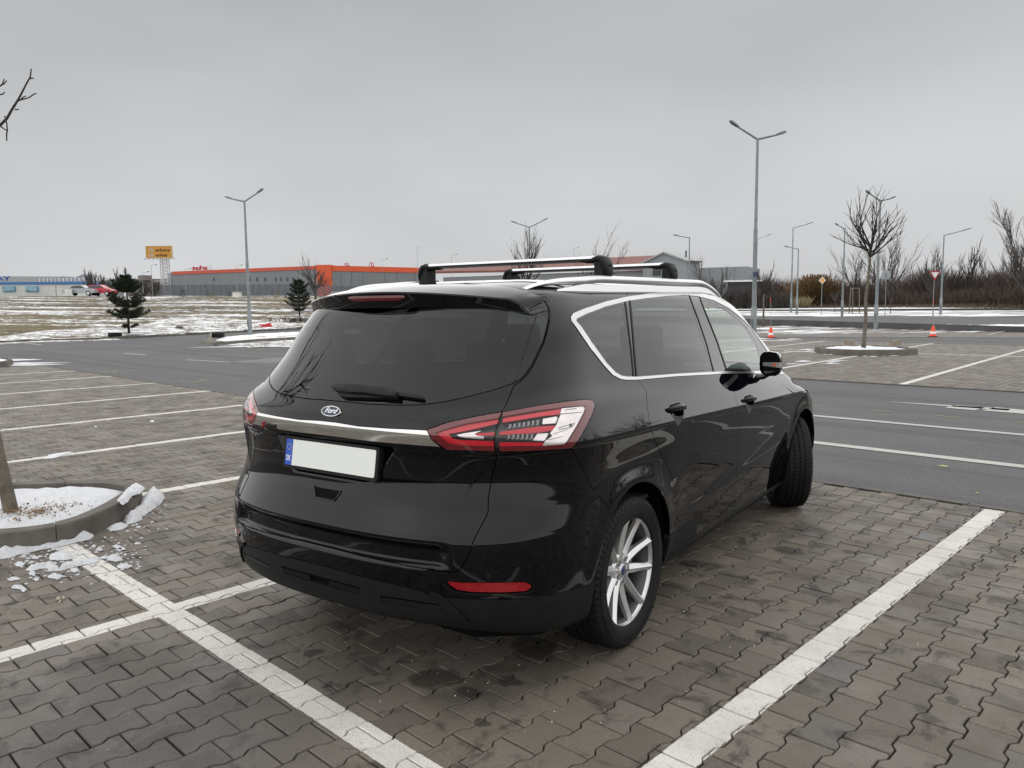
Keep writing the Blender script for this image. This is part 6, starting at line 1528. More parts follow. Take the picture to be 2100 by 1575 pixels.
# ---- pines
M_NEED = noisy('pine_needles', (.012, .020, .010), (.032, .046, .020), 2.5, .8, space='w'); M_NEEDY = noisy('snow_on_needles', (.45, .47, .46), (.7, .72, .72), 8, .8, space='w')
def pine(px_, D, top_py, hw_px, label, seed, layers, base_py=None, dens=1.0):
    g = at(px_, 640, D); z0 = ground_z(g.x, g.y); d = pix_dir(px_, top_py); H = CAM_H+d.z*D/math.hypot(d.x, d.y)-z0; W = hw_px*D/FPX
    t0 = thing('pine_tree', label, 'pine tree', (g.x, g.y, z0)); rnd = random.Random(seed)
    m = MB(); m.tube([(0, 0, -.05), (.02, 0, H*.3), (-.02, .02, H*.65), (.0, 0, H*.95)], [.085*H/4, .065*H/4, .045*H/4, .015], 8); br = MB()
    V, F = [], []
    def tuft(c, dr, L, n):
        for _ in range(n):
            u = (dr+Vector((rnd.gauss(0, .55), rnd.gauss(0, .55), rnd.gauss(0, .5)))).normalized(); s = u.orthogonal().normalized()*.011*H/4; q = c+dr*rnd.uniform(-.5, .2)*L; k = len(V)
            V.extend([q-s, q+s, q+u*L*rnd.uniform(.6, 1.1)]); F.append((k, k+1, k+2))
    for (zf, rf, nb_) in layers:
        for j in range(nb_):
            a = 2*PI*(j+rnd.random()*.5)/nb_+zf*9; r = W*rf*rnd.uniform(.75, 1.1); up_ = .35+.5*zf; p0 = Vector((0, 0, H*zf)); K = 6; P = []
            for i in range(K+1):
                t = i/K; P.append(p0+Vector((math.cos(a)*r*t, math.sin(a)*r*t, r*up_*(t**1.8)*.8+rnd.uniform(-.02, .02))))
            br.tube(P, [.022*(1-.6*i/K)*H/4 for i in range(K+1)], 5)
            for i in range(1, K+1):
                if i/K < .25: continue
                dr = (P[i]-P[i-1]).normalized(); tuft(P[i], dr, .20*H/4, int(34*dens))
                for sgn in (-1, 1):
                    sd = Vector((-dr.y, dr.x, .25)).normalized()*sgn; ln = .26*W*rf*(1-.4*i/K)
                    for q in (1, 2, 3): tuft(P[i]+(sd+dr*.5)*ln*q/3, (sd+dr*.8).normalized(), .17*H/4, int(16*dens))
    for i in range(6): tuft(Vector((0, 0, H*(.80+.035*i))), Vector((0, 0, 1)), .22*H/4, int(30*dens))
    m.build('trunk', M_TWIG, t0, True); br.build('limbs', M_TWIG, t0, True); link('needles', mesh(V, F), M_NEED, t0); return t0
pine(262, 49.6, 551, 26, 'nearer dark pine with a bare lower stem in the snow, beside the lying tyre', 1, [(.10, .5, 3), (.24, 1.25, 7), (.30, .9, 5), (.41, 1.1, 7), (.47, 1.35, 6), (.64, .88, 9), (.70, .78, 8), (.77, .5, 6), (.84, .36, 4)], dens=1.3)
pine(614, 66, 569, 25, 'dark pine directly left of the car roof', 2, [(.14, .5, 6), (.24, 1.0, 8), (.35, .9, 8), (.44, .95, 8), (.58, .55, 8), (.68, .72, 8), (.79, .42, 7), (.87, .3, 5)])
pine(313, 112, 590, 10, 'tiny distant pine left of the lattice sign tower foot', 3, [(.15, 1.0, 7), (.35, .9, 7), (.55, .7, 6), (.75, .45, 5)], dens=.3)
pine(377, 112, 592, 10, 'tiny distant pine in front of the left end of the long grey wall', 4, [(.15, 1.0, 7), (.35, .9, 7), (.55, .8, 6), (.75, .5, 5)], dens=.3)
m = MB(); rnd = random.Random(2)
for i in range(90):
    g = at(rnd.gauss(612, 26), rnd.uniform(655, 662)); s = rnd.uniform(.1, .3); m.tube([(g.x, g.y, g.z), (g.x+rnd.uniform(-s, s), g.y+rnd.uniform(-s, s), g.z+s)], [.03, .01], 4)
m.build('low_scrub', M_TWIG, kind='stuff')

# ---- buildings
def clad(name, c1, c2, scale=(6, 6, .01)):
    m = principled(name, c1, .55); b = NB(m); P = b.coord('Object'); w = b.n('ShaderNodeTexWave'); w.inputs['Scale'].default_value = 1.4; w.bands_direction = 'X'; b.l(P, w.inputs['Vector'])
    c = b.mix(b.map(w.outputs['Fac'], 0, 1, .0, .3), c1, c2); c = b.mix(b.map(b.noise(P, .4, 4), .35, .7, 0, .5), c, c2); b.l(c, b.b.inputs['Base Color']); return m
M_GREYW = clad('grey_cladding', (.175, .188, .20), (.15, .16, .17)); M_GREYD = principled('dark_slate_cladding', (.055, .075, .085), .6)
M_ORANGE = clad('orange_cladding', (.62, .085, .022), (.54, .075, .025)); M_ORED = principled('orange_red_band', (.48, .072, .035), .55)
M_WIN = principled('dark_window', (.03, .035, .04), .15); M_ROOFG = principled('grey_roof', (.28, .29, .30), .7)
def wall_frame(pa, pb):
    """empty-local frame of a wall running from a to b: x along, y into the building"""
    v = (pb-pa).xy; return math.atan2(v.y, v.x), v.length
def ztop(px_, py_, D): d = pix_dir(px_, py_); return CAM_H+d.z*D/math.hypot(d.x, d.y)
A, B, Cc = at(356, 600, 150), at(652, 600, 126.8), at(868, 600, 133.5); Bx = at(682, 600, 126.2); A0 = at(347, 600, 158)
ZB, ZT = 2.4, ztop(356, 557, 150)
bld = thing('retail_hall', 'long grey retail hall with an orange roof band and orange corner column', 'building', (A.x, A.y, ZB))
ra, la = wall_frame(A, B)
def quadwall(name, p, q, z0, z1, mat, parent, thick=.4, off=0.):
    v = (q-p); v.z = 0; L = v.length; n = Vector((-v.y, v.x, 0)).normalized(); o = parent.location; m = MB()
    if n.dot(p) < 0: n = -n
    c = (p+q)/2+n*(thick/2-off); m.box((c.x-o.x, c.y-o.y, (z0+z1)/2-o.z), (L, thick, z1-z0), math.atan2(v.y, v.x)); return m.build(name, mat, parent)
zb1 = ztop(356, 563.5, 150)
quadwall('wall', A, B, ZB, zb1, M_GREYW, bld, 20); quadwall('roof_band', A, B, zb1, ZT, M_ORED, bld, 20.2, .1)
quadwall('end_wall', A0, A, ZB, ZT-.05, M_GREYD, bld, .5)
quadwall('corner_column', B, Bx, ZB, ZT+.12, M_ORANGE, bld, 3, .35)
zc0 = ztop(760, 557.5, 129)
quadwall('wall', Bx, Cc, ZB, zc0, M_GREYW, bld, 15); quadwall('roof_band', Bx, Cc, zc0, ZT, M_ORANGE, bld, 15.2, .1)
def on_wall(p, q, px_):
    """point of the wall p-q seen in a picture column"""
    d = pix_dir(px_, 600); v = q-p; den = d.x*v.y-d.y*v.x; t = (p.x*v.y-p.y*v.x)/den; return Vector((d.x*t, d.y*t, 0)), math.hypot(d.x, d.y)*t
def wall_box(name, p, q, px0, px1, py0, py1, mat, parent, proud=.06, child=None):
    a, da = on_wall(p, q, px0); b, db = on_wall(p, q, px1); D = (da+db)/2; pm = (px0+px1)/2; z0, z1 = ztop(pm, py1, D), ztop(pm, py0, D)
    return quadwall(name, a, b, z0, z1, mat, parent, .25, proud)
for px_ in (439.5, 513, 528.5, 545, 566.5, 577.5, 590.5, 602):
    w = wall_box('window', A, B, px_-1.7, px_+1.7, 569, 576.5, M_WIN, bld)
for px0, px1, py0 in ((419.5, 421.5, 583),): wall_box('window', A, B, px0, px1, py0, py0+8, M_WIN, bld)
M_DOORY = principled('ochre_door', (.22, .16, .05), .6)
for px0, px1, py0, mt in ((424, 427, 596, M_WIN), (431, 435.5, 596, M_DOORY), (469, 472, 596, M_WIN), (557, 560, 596, M_WIN), (566, 571, 594, M_DOORY)): wall_box('door', A, B, px0, px1, py0, 611, mt, bld)
for px_ in (700, 722, 745, 790, 815, 850): wall_box('panel_seam', Bx, Cc, px_-.3, px_+.3, 560, 600, M_GREYD, bld, .03)
# back of the rooftop sign: red letters read from behind, and the white zigzag initials
M_SIGNR = principled('sign_red', (.42, .02, .03), .5); M_SIGNW = principled('sign_white', (.55, .55, .57), .5)
def sign_text(name, txt, c, ang, size, mat, parent, flip=False, depth=.06, sx=1.):
    me = text_mesh(txt, size, depth, 0, size*.012); M = Matrix.Rotation(ang, 4, 'Z') @ Matrix.Rotation(PI/2, 4, 'X')
    if flip: M = M @ Matrix.Rotation(PI, 4, 'Y')
    me.transform(Matrix.Translation(c-parent.location) @ M @ Matrix.Diagonal((sx, 1, 1, 1))); me.materials.clear(); return link(name, me, mat, parent)
def face_ang(p): return math.atan2(RIGHT.y, RIGHT.x)
def zigzag(name, c, w, h, mat, parent, t=.14):
    """the two overlapping pointed arches that stand for the letter M"""
    m = MB(); o = parent.location; rt = RIGHT
    for s in (0, 1):
        x0 = -w/2+s*w*.34; pts = [(x0, 0), (x0+w*.22, h), (x0+w*.36, h*.86), (x0+w*.60, 0)]
        m.tube([c-o+rt*x+Vector((0, 0, z)) for x, z in pts], t, 6)
        if s: m.tube([c-o+rt*(x0+w*.12)+Vector((0, 0, h*.12)), c-o+rt*(x0+w*.60)+Vector((0, 0, 0.02))], t*.8, 6)
    return m.build(name, mat, parent)
P_, D_ = on_wall(A, B, 412); sg = thing('rooftop_sign', 'red rooftop letters seen from behind on the left roof of the grey hall', 'sign', (P_.x, P_.y, ZT))
z = ztop(412, 549.5, D_); c = Vector((P_.x, P_.y, z)); sign_text('letters', 'arket', c, ra, 1.15, M_SIGNR, sg, True, .08, 1.5)
c = Vector((*on_wall(A, B, 435)[0].xy, ZT)); zigzag('letter_m', c, 1.0, .75, M_SIGNW, sg, .05)
m = MB(); 
for px_ in (398, 405, 412, 420, 427, 434): p = on_wall(A, B, px_)[0]; m.tube([(p.x-sg.location.x, p.y-sg.location.y, -.1), (p.x-sg.location.x, p.y-sg.location.y, .5)], .03, 4)
m.build('sign_struts', M_STEELF, sg)
for px_, lb in ((713, 'red double arch emblem on the orange roof right of the column'), (764, 'red double arch emblem further right on the orange roof')):
    P_, D_ = on_wall(Bx, Cc, px_); e = thing('roof_emblem', lb, 'sign', (P_.x, P_.y, ZT), 0); zigzag('arches', Vector((P_.x, P_.y, ZT-.02)), .95, .72 if px_ > 740 else .5, M_SIGNR, e, .055)
# fence in front of the hall
fa, fb = at(318, 600, 128), at(900, 600, 119); fz = lambda x, y: ground_z(x, y)
fn = thing('mesh_fence', 'long low grey mesh fence along the foot of the retail hall', 'fence', (fa.x, fa.y, fz(fa.x, fa.y))); v = fb-fa; L = math.hypot(v.x, v.y); n = 44; m = MB()
for i in range(n+1):
    p = fa+v*(i/n); q = MB(); q.box((p.x-fa.x, p.y-fa.y, fz(p.x, p.y)-fn.location.z+.85), (.09, .09, 1.8)); q.build('fence_post', M_STEELF, fn)
def mesh_mat():
    m = bpy.data.materials.new('fence_mesh'); m.use_nodes = True; t = m.node_tree; t.nodes.clear(); o = _n(t, 'ShaderNodeOutputMaterial'); tr = _n(t, 'ShaderNodeBsdfTransparent'); df = _n(t, 'ShaderNodeBsdfDiffuse'); df.inputs[0].default_value = (.13, .15, .17, 1)
    mx = _n(t, 'ShaderNodeMixShader'); mx.inputs[0].default_value = .42; t.links.new(tr.outputs[0], mx.inputs[1]); t.links.new(df.outputs[0], mx.inputs[2]); t.links.new(mx.outputs[0], o.inputs[0]); return m
M_FM = mesh_mat()
for i in range(n):
    p, q_ = fa+v*(i/n), fa+v*((i+1)/n); c = (p+q_)/2; q = MB(); q.box((c.x-fa.x, c.y-fa.y, fz(c.x, c.y)-fn.location.z+.85), ((q_-p).length-.1, .02, 1.6), math.atan2(v.y, v.x)); q.build('fence_panel', M_FM, fn)
def cabinet(px_, D, wpx, top, lb):
    g = at(px_, 640, D); z0 = ground_z(g.x, g.y)-.1; H = ztop(px_, top, D)-z0; W = wpx*D/FPX; t = thing('utility_cabinet', lb, 'cabinet', (g.x, g.y, z0), face_ang(0))
    m = MB(); m.box((0, 0, H/2-.05), (W, .9, H-.1)); m.build('housing', principled('cream_cabinet', (.55, .54, .50), .6), t); m = MB(); m.prism([(-W/2-.08, -.5), (W/2+.08, -.5), (W/2+.08, .5), (-W/2-.08, .5)], H-.1, H); m.build('lid', M_ROOFG, t)
    for s in (-1, 1): m = MB(); m.box((s*W*.24, -.46, H*.48), (W*.42, .03, H*.78)); m.build('door', principled('cream_door', (.62, .60, .55), .6), t)
cabinet(488, 116, 14, 598, 'cream utility cabinet standing by the mesh fence left of the tall double lamp')
g = at(688, 640, 100); tr_ = thing('white_canopy', 'little white arched canopy between the fence and the car roof', 'shelter', (g.x, g.y, ground_z(g.x, g.y)), face_ang(0)); zt_ = ztop(688, 598.5, 100)-ground_z(g.x, g.y)
M_CANO = principled('white_canopy_paint', (.62, .63, .63), .5)
for i in range(6): m = MB(); m.tube([(-.55+i*.2, 0, zt_-.55), (-.45+i*.2, 0, zt_-.15), (-.35+i*.2, 0, zt_)], .04, 5); m.build('hoop', M_CANO, tr_)
m = MB(); m.box((.0, .0, zt_-.6), (1.3, 1.0, .06)); m.box((-.5, 0, (zt_-.6)/2), (.06, .06, zt_-.6)); m.box((.5, 0, (zt_-.6)/2), (.06, .06, zt_-.6)); m.build('frame', M_STEELF, tr_)
# blue and white shop
S0, S1 = at(-160, 600, 150), at(177, 600, 140)
shop = thing('white_shop', 'long white shop with a blue roof band at the left edge', 'building', (S1.x, S1.y, ZB)); z1, z0_ = ztop(100, 578.5, 143), ztop(100, 583.5, 143)
quadwall('wall', S0, S1, ZB, z0_, noisy('shop_white', (.46, .47, .46), (.54, .55, .54), .5, .7), shop, 12); quadwall('roof_band', S0, S1, z0_, z1, principled('shop_blue', (.03, .14, .36), .5), shop, 12.3, .15)
sa = math.atan2((S1-S0).y, (S1-S0).x)
P_, D_ = on_wall(S0, S1, 8); sign_text('letters', 'AY', Vector((P_.x, P_.y, ztop(8, 571.5, D_))), sa, 1.0, principled('letter_blue', (.02, .05, .30), .5), shop, False, .08, 1.7)
for px_ in (20, 67):
    w = wall_box('poster_window', S0, S1, px_-13, px_+13, 587, 598, principled('poster_teal', (.06, .25, .33), .4), shop, .2)
    w2 = wall_box('poster', S0, S1, px_-11.5, px_+11.5, 588, 597, noisy('poster_print', (.30, .50, .60), (.10, .20, .28), 1.2, .5, space='w'), shop, .3)
q0, q1 = at(76, 600, 160), at(182, 600, 152); rf = thing('striped_roof_hall', 'pale hall with a striped roof rising behind the white shop', 'building', (q0.x, q0.y, ZB)); quadwall('wall', q0, q1, ZB, ztop(120, 577, 156), M_ROOFG, rf, 8)
for i in range(26):
    a = q0+(q1-q0)*(i/26+.01); b = q0+(q1-q0)*((i+.6)/26+.01); quadwall('roof_sheet', a, b, ztop(120, 577, 156), ztop(120, 570.5, 156), M_CANO if i % 2 else M_ROOFG, rf, 3)
rr = at(-60, 600, 175), at(150, 600, 172); fl = thing('flat_hall', 'low grey flat roofed hall behind the shop letters', 'building', (rr[0].x, rr[0].y, ZB)); quadwall('wall', rr[0], rr[1], ZB, ztop(40, 567, 174), principled('hall_grey', (.33, .35, .36), .7), fl, 8)
pz = at(173, 600, 190); gb = thing('gable_house', 'distant grey gable peeking over the striped roof', 'house', (pz.x, pz.y, ZB), face_ang(0)); m = MB(); zz = ztop(173, 562, 190)-ZB; m.add([(-3, 0, 0), (3, 0, 0), (3, 0, zz-1.2), (0, 0, zz), (-3, 0, zz-1.2), (-3, 6, 0), (3, 6, 0), (3, 6, zz-1.2), (0, 6, zz), (-3, 6, zz-1.2)], [(0, 1, 2, 3, 4), (9, 8, 7, 6, 5), (1, 6, 7, 2), (2, 7, 8, 3), (3, 8, 9, 4), (0, 4, 9, 5)]); m.build('wall', principled('gable_grey', (.25, .26, .27), .7), gb)
q0, q1 = at(262, 600, 175), at(350, 600, 172); ob = thing('old_block', 'long brown building with a windowed upper storey left of the sign tower', 'building', (q0.x, q0.y, ZB)); quadwall('wall', q0, q1, ZB, ztop(300, 572, 174), principled('brown_block', (.17, .145, .14), .8), ob, 8)
for i in range(17): wall_box('window', q0, q1, 266+i*4.8, 268.6+i*4.8, 573.5, 578.5, principled('far_window', (.33, .34, .36), .4), ob, .1)
m = MB(); cq = at(299, 600, 173); m.box((cq.x-q0.x, cq.y-q0.y, ztop(299, 570, 173)-ZB), (2.0, 2, 1.0)); m.build('roof_hut', principled('brown_block', (.17, .145, .14), .8), ob)
# lattice tower with the yellow sign
D = 138; g = at(341, 600, D); z0 = ground_z(g.x, g.y); tw = thing('sign_tower', 'yellow billboard on a white steel lattice tower', 'billboard', (g.x, g.y, z0), face_ang(0)); hp = ztop(336, 530, D)-z0; hw_ = 7.2*D/FPX*.92; M_TW = principled('tower_white', (.42, .43, .44), .5)
m = MB()
for sx_ in (-1, 1):
    for sy_ in (-1, 1): m.tube([(sx_*hw_, sy_*hw_*.8, -.2), (sx_*hw_*.92, sy_*hw_*.7, hp)], .07, 6)
m.build('legs', M_TW, tw); k_ = 11
for sy_ in (-1, 1):
    for i in range(k_):
        a, b = hp*i/k_, hp*(i+1)/k_; m = MB(); m.tube([(-hw_*.96, sy_*hw_*.75, a), (hw_*.96, sy_*hw_*.75, b)], .035, 4); m.tube([(hw_*.96, sy_*hw_*.75, a), (-hw_*.96, sy_*hw_*.75, b)], .035, 4); m.build('brace', M_TW, tw)
pw, ph = 46.5*D/FPX/2, 22*D/FPX; M_YB = principled('billboard_yellow', (.50, .235, .025), .5); M_BRN = principled('billboard_lettering', (.10, .035, .01), .5)
px0 = (336.5-341)*D/FPX; m = MB(); m.box((px0, -.9, hp+ph/2), (2*pw, .35, ph)); bb = m.build('sign_board', M_YB, tw); m = MB()
for a, b, c_, d_ in ((px0, hp+ph-.04, 2*pw+.1, .10), (px0, hp+.04, 2*pw+.1, .10)): m.box((a, -.9, b), (c_, .42, d_))
for s in (-1, 1): m.box((px0+s*pw, -.9, hp+ph/2), (.10, .42, ph))
m.build('board_frame', principled('frame_pale', (.45, .33, .16), .5), bb)
def btext(name, txt, x, z, size, mat, sx=1.):
    me = text_mesh(txt, size, .02, 0, size*.02); me.transform(Matrix.Translation((x, -1.10, z)) @ Matrix.Rotation(PI/2, 4, 'X') @ Matrix.Diagonal((sx, 1, 1, 1))); me.materials.clear(); return link(name, me, mat, bb)
btext('lettering', 'erkury', px0+.64, hp+ph*.66, .60, M_BRN, 1.45); btext('lettering', 'arket', px0+.44, hp+ph*.24, .60, M_BRN, 1.45)
for zz in (hp+ph*.55, hp+ph*.12):
    m = MB(); x0 = px0-pw*.76
    for s in (0, .32): m.tube([(x0+s, -1.11, zz), (x0+s+.16, -1.11, zz+.52), (x0+s+.42, -1.11, zz)], .05, 5)
    m.tube([(x0+.36, -1.11, zz+.14), (x0+.74, -1.11, zz+.0)], .04, 5); m.build('letter_m', M_SIGNW, bb)
m = MB()
for i in range(8): x = px0-pw+i*(2*pw)/6.2; m.tube([(x, -.9, hp+.02), (x, -1.6, hp-.18)], .03, 4); m.box((x, -1.65, hp-.2), (.22, .12, .1))
m.build('floodlights', M_STEELF, tw)
# red roofed hall and grey halls behind the car roof
M_RED = noisy('brick_red_roof', (.155, .060, .050), (.20, .085, .072), .8, .8, space='w'); M_HALL = principled('pale_hall_wall', (.215, .23, .24), .7)
e0, e1 = at(905, 600, 135), at(1330, 600, 115); rh = thing('red_roofed_hall', 'long low hall with a brick red roof behind the roof bars', 'building', (e0.x, e0.y, ZB-1)); v = (e1-e0); v.z = 0; u_ = v.normalized(); nn = Vector((-u_.y, u_.x, 0)); nn = nn if nn.dot(e0) > 0 else -nn
ze = ztop(1330, 549, 115); zr_ = ztop(1340, 522, 122); zl_e, zl_r = ztop(905, 556, 135), ztop(905, 540, 142); o = rh.location; m = MB()
p = [e0-u_*2, e1+u_*1.5]; r_ = [e0+nn*9, e1+nn*9+u_*1]; th = .35
m.add([Vector((p[0].x, p[0].y, zl_e))-o, Vector((p[1].x, p[1].y, ze))-o, Vector((r_[1].x, r_[1].y, zr_))-o, Vector((r_[0].x, r_[0].y, zl_r))-o]+[Vector((p[0].x, p[0].y, zl_e-th))-o, Vector((p[1].x, p[1].y, ze-th))-o, Vector((r_[1].x, r_[1].y, zr_-th))-o, Vector((r_[0].x, r_[0].y, zl_r-th))-o], [(0, 1, 2, 3), (7, 6, 5, 4), (0, 4, 5, 1), (1, 5, 6, 2), (2, 6, 7, 3), (3, 7, 4, 0)]); m.build('roof', M_RED, rh)
quadwall('wall', e0, e1, ZB-1, min(zl_e, ze)-.3, M_HALL, rh, 8, -.6)
for i in range(11): a = e0+(e1-e0)*((i+.15)/11); b = e0+(e1-e0)*((i+.8)/11); quadwall('window', a, b, 3.2, 4.2, M_WIN, rh, .2, -.4)
q0, q1 = at(1318, 600, 112), at(1408, 600, 108); gh = thing('gabled_hall', 'pale grey gabled hall end right of the red roof', 'building', (q0.x, q0.y, 0)); v = q1-q0; v.z = 0; L = v.length; ang = math.atan2(v.y, v.x); gh.rotation_euler = (0, 0, ang); zs, zp = ztop(1330, 537, 111), ztop(1366, 517.5, 110); m = MB(); xp = L*.5
m.add([(0, 0, 0), (L, 0, 0), (L, 0, zs), (xp, 0, zp), (0, 0, zs), (0, 3.2, 0), (L, 3.2, 0), (L, 3.2, zs), (xp, 3.2, zp), (0, 3.2, zs)], [(0, 1, 2, 3, 4), (9, 8, 7, 6, 5), (1, 6, 7, 2), (0, 4, 9, 5)]); m.build('wall', M_HALL, gh)
m = MB(); m.add([(-.4, -.3, zs-.1), (xp, -.3, zp+.1), (xp, 3.2, zp+.1), (-.4, 3.2, zs-.1), (-.4, -.3, zs-.3), (xp, -.3, zp-.1), (xp, 3.2, zp-.1), (-.4, 3.2, zs-.3)], [(0, 1, 2, 3), (7, 6, 5, 4), (0, 4, 5, 1), (3, 2, 6, 7)]); m.add([(L+.4, -.3, zs-.1), (xp, -.3, zp+.1), (xp, 3.2, zp+.1), (L+.4, 3.2, zs-.1), (L+.4, -.3, zs-.3), (xp, -.3, zp-.1), (xp, 3.2, zp-.1), (L+.4, 3.2, zs-.3)], [(3, 2, 1, 0), (4, 5, 6, 7), (1, 5, 4, 0), (7, 6, 2, 3)]); m.build('roof', principled('light_roof_edge', (.30, .31, .31), .6), gh)
m = MB(); m.box((L*.33, -.05, ztop(1342, 558, 110)), (1.3, .12, .9)); m.build('window', M_WIN, gh); m = MB(); m.tube([(L*.8, 2, zs), (L*.8, 2, zp+.2)], .12, 6); m.build('flue', M_GREYD, gh)
q0, q1 = at(1405, 600, 118), at(1531, 600, 116); gr_ = thing('grey_hall', 'low plain grey hall right of the gabled hall', 'building', (q0.x, q0.y, 0)); quadwall('wall', q0, q1, 0, ztop(1460, 548.5, 117), M_HALL, gr_, 10)
for f in (.2, .4, .6, .8): a = q0+(q1-q0)*f; quadwall('panel_seam', a, a+(q1-q0)*.004, 2, ztop(1460, 549, 117), M_GREYD, gr_, .1, .03)
q0, q1 = at(1484, 600, 104), at(1562, 600, 104); sh = thing('snowy_shed', 'small flat shed with snow on its roof left of the nearest tall pole', 'shed', (q0.x, q0.y, 0)); quadwall('wall', q0+(q1-q0)*.1, q1, 0, ztop(1520, 578, 104), principled('shed_dark', (.05, .045, .05), .8), sh, 3); quadwall('snow_roof', q0, q1, ztop(1520, 578, 104), ztop(1520, 574.5, 104), M_SNOW, sh, 4, .3)

# ---- traffic signs and cones
def post(t, H, r=.03): m = MB(); m.tube([(0, 0, -.1), (0, 0, H)], r, 8); return m.build('post', M_STEEL, t, auto=40)
def plate_poly(name, pts, y, mat, parent, th=.02):
    m = MB(); k = len(pts); m.add([(a, y, b) for a, b in pts]+[(a, y+th, b) for a, b in pts], [tuple(range(k)), tuple(range(k, 2*k))[::-1]]+[(i, (i+1) % k, k+(i+1) % k, k+i) for i in range(k)]); return m.build(name, mat, parent)
M_SW = principled('sign_face_white', (.68, .69, .70), .4); M_SY = principled('sign_face_amber', (.70, .33, .03), .4); M_SR = principled('sign_face_red', (.36, .02, .045), .4); M_SBK = principled('sign_back', (.30, .33, .35), .5, .3)
def signbase(px_, D, lb, cat='traffic sign'): g = at(px_, 640, D); return thing('traffic_sign', lb, cat, (g.x, g.y, ground_z(g.x, g.y)), face_ang(0))
D = 74; t = signbase(1684, D, 'priority road sign, amber diamond with a white rim, on a thin post'); zc = ztop(1684, 575, D)-t.location.z; s = 6.8*D/FPX; post(t, zc); p_ = plate_poly('sign_plate', [(-s, zc), (0, zc-s), (s, zc), (0, zc+s)], -.06, M_SW, t); s2 = s*.70; plate_poly('amber_field', [(-s2, zc), (0, zc-s2), (s2, zc), (0, zc+s2)], -.08, M_SY, p_)
D = 66; t = signbase(1913, D, 'give way sign, white triangle pointing down with a dark red rim'); zt_ = ztop(1913, 556, D)-t.location.z; w = 10.4*D/FPX; h = 17.5*D/FPX; post(t, zt_-.1); p_ = plate_poly('sign_plate', [(-w, zt_), (-w*.9, zt_-.06), (0, zt_-h), (w*.9, zt_-.06), (w, zt_)], -.06, M_SR, t); plate_poly('white_field', [(-w*.66, zt_-h*.13), (0, zt_-h*.72), (w*.66, zt_-h*.13)], -.08, M_SW, p_)
D = 72; t = signbase(1815, D, 'back of a round traffic sign right of the round crowned tree'); zc = ztop(1815, 564, D)-t.location.z; s = 8.6*D/FPX; post(t, zc+.2); plate_poly('sign_plate', [(s*math.cos(a), zc+s*math.sin(a)) for a in np.linspace(0, 2*PI, 25)[:-1]], .04, M_SBK, t)
t = signbase(1545, 31.6, 'small blue plate fixed to the nearest tall lamp pole', 'plate'); zc = ztop(1545, 563, 31.6)-t.location.z; m = MB(); m.box((-.0, -.10, zc), (.16, .02, .20)); m.build('plate', principled('plate_dusky_blue', (.04, .06, .12), .5), t)
D = 80; t = thing('tree_stakes', 'three wooden stakes joined by a top rail round a young tree', 'tree guard', tuple(at(1750, 640, D)[:2])+(ground_z(*at(1750, 640, D)[:2]),), face_ang(0)); H = ztop(1750, 590, D)-t.location.z
M_WOOD = noisy('stake_wood', (.10, .08, .06), (.17, .14, .10), 5, .9)
for x, y in ((-.42, -.2), (0.05, .35), (.42, -.2)): m = MB(); m.tube([(x*1.15, y, 0), (x*.9, y, H)], .05, 6); m.build('stake', M_WOOD, t)
m = MB(); m.box((0, -.2, H-.05), (.85, .05, .09)); m.build('rail', M_WOOD, t)
M_CO = principled('cone_orange', (.78, .06, .02), .45)
def cone(px_, py_, top, lb):
    g = at(px_, py_); s = .97; t = thing('traffic_cone', lb, 'traffic cone', (g.x, g.y, 0), .3, 'orange cones with marker rods'); m = MB(); m.prism([(-.19, -.19), (.19, -.19), (.19, .19), (-.19, .19)], .0, .03); m.build('base', principled('cone_base_black', (.02, .02, .02), .7), t)
    m = MB(); m.lathe([(.145, .03), (.125, .13), (.125, .13)], 20); m.lathe([(.101, .235), (.078, .32), (.045, .47), (.035, .475), (.0, .475)], 20); m.build('cone_body', M_CO, t, auto=40)
    m = MB(); m.lathe([(.126, .129), (.1, .236)], 20); m.build('white_band', M_SW, t, True)
    D = math.hypot(g.x, g.y); H = ztop(px_-2, top, D); m = MB(); m.tube([(0, 0, .4), (-.03, -.02, H-.22)], .009, 6); m.build('rod', principled('rod_grey', (.35, .33, .3), .5), t); m = MB(); m.tube([(-.03, -.02, H-.22), (-.036, -.024, H)], .012, 6); m.build('rod_tip', M_CO, t)
cone(1580.5, 693, 610, 'orange and white cone just right of the car windscreen with a tall marker rod'); cone(1913, 690.5, 614, 'orange and white cone below the give way sign with a tall marker rod')
# ---- tyres and the red barrier
def loose_tyre(loc, lb, rz, striped=False):
    t = thing('old_tyre', lb, 'tyre', loc, rz); m = MB(); pr = [(.20, .02), (.20, .19), (.24, .21), (.30, .215), (.335, .19), (.34, .15), (.34, .06), (.335, .02), (.30, -.0), (.24, .0)]; m.lathe(pr, 36, 'Z', close=True); c = m.build('casing', M_TYRE, t, auto=35)
    if striped:
        for a in (3.72, 4.12):
            m = MB(); V = []
            for r, z_ in pr: 
                for da in (-.10, .10): V.append(((r+.006)*math.cos(a+da), (r+.006)*math.sin(a+da), z_+(.006 if z_ > .1 else -.006)))
            k = len(pr); m.add(V, [(2*i, 2*i+1, 2*((i+1) % k)+1, 2*((i+1) % k)) for i in range(k)]); m.build('tape_band', principled('cream_tape', (.55, .52, .42), .6), t)
g = at(236, 691); loose_tyre((g.x, g.y, g.z+.02), 'plain black tyre lying in the snow under the nearer pine', .2)
g = at(446, 698); loose_tyre((g.x, g.y, .15), 'black tyre with two cream bands lying on the kerb end', face_ang(0), True)
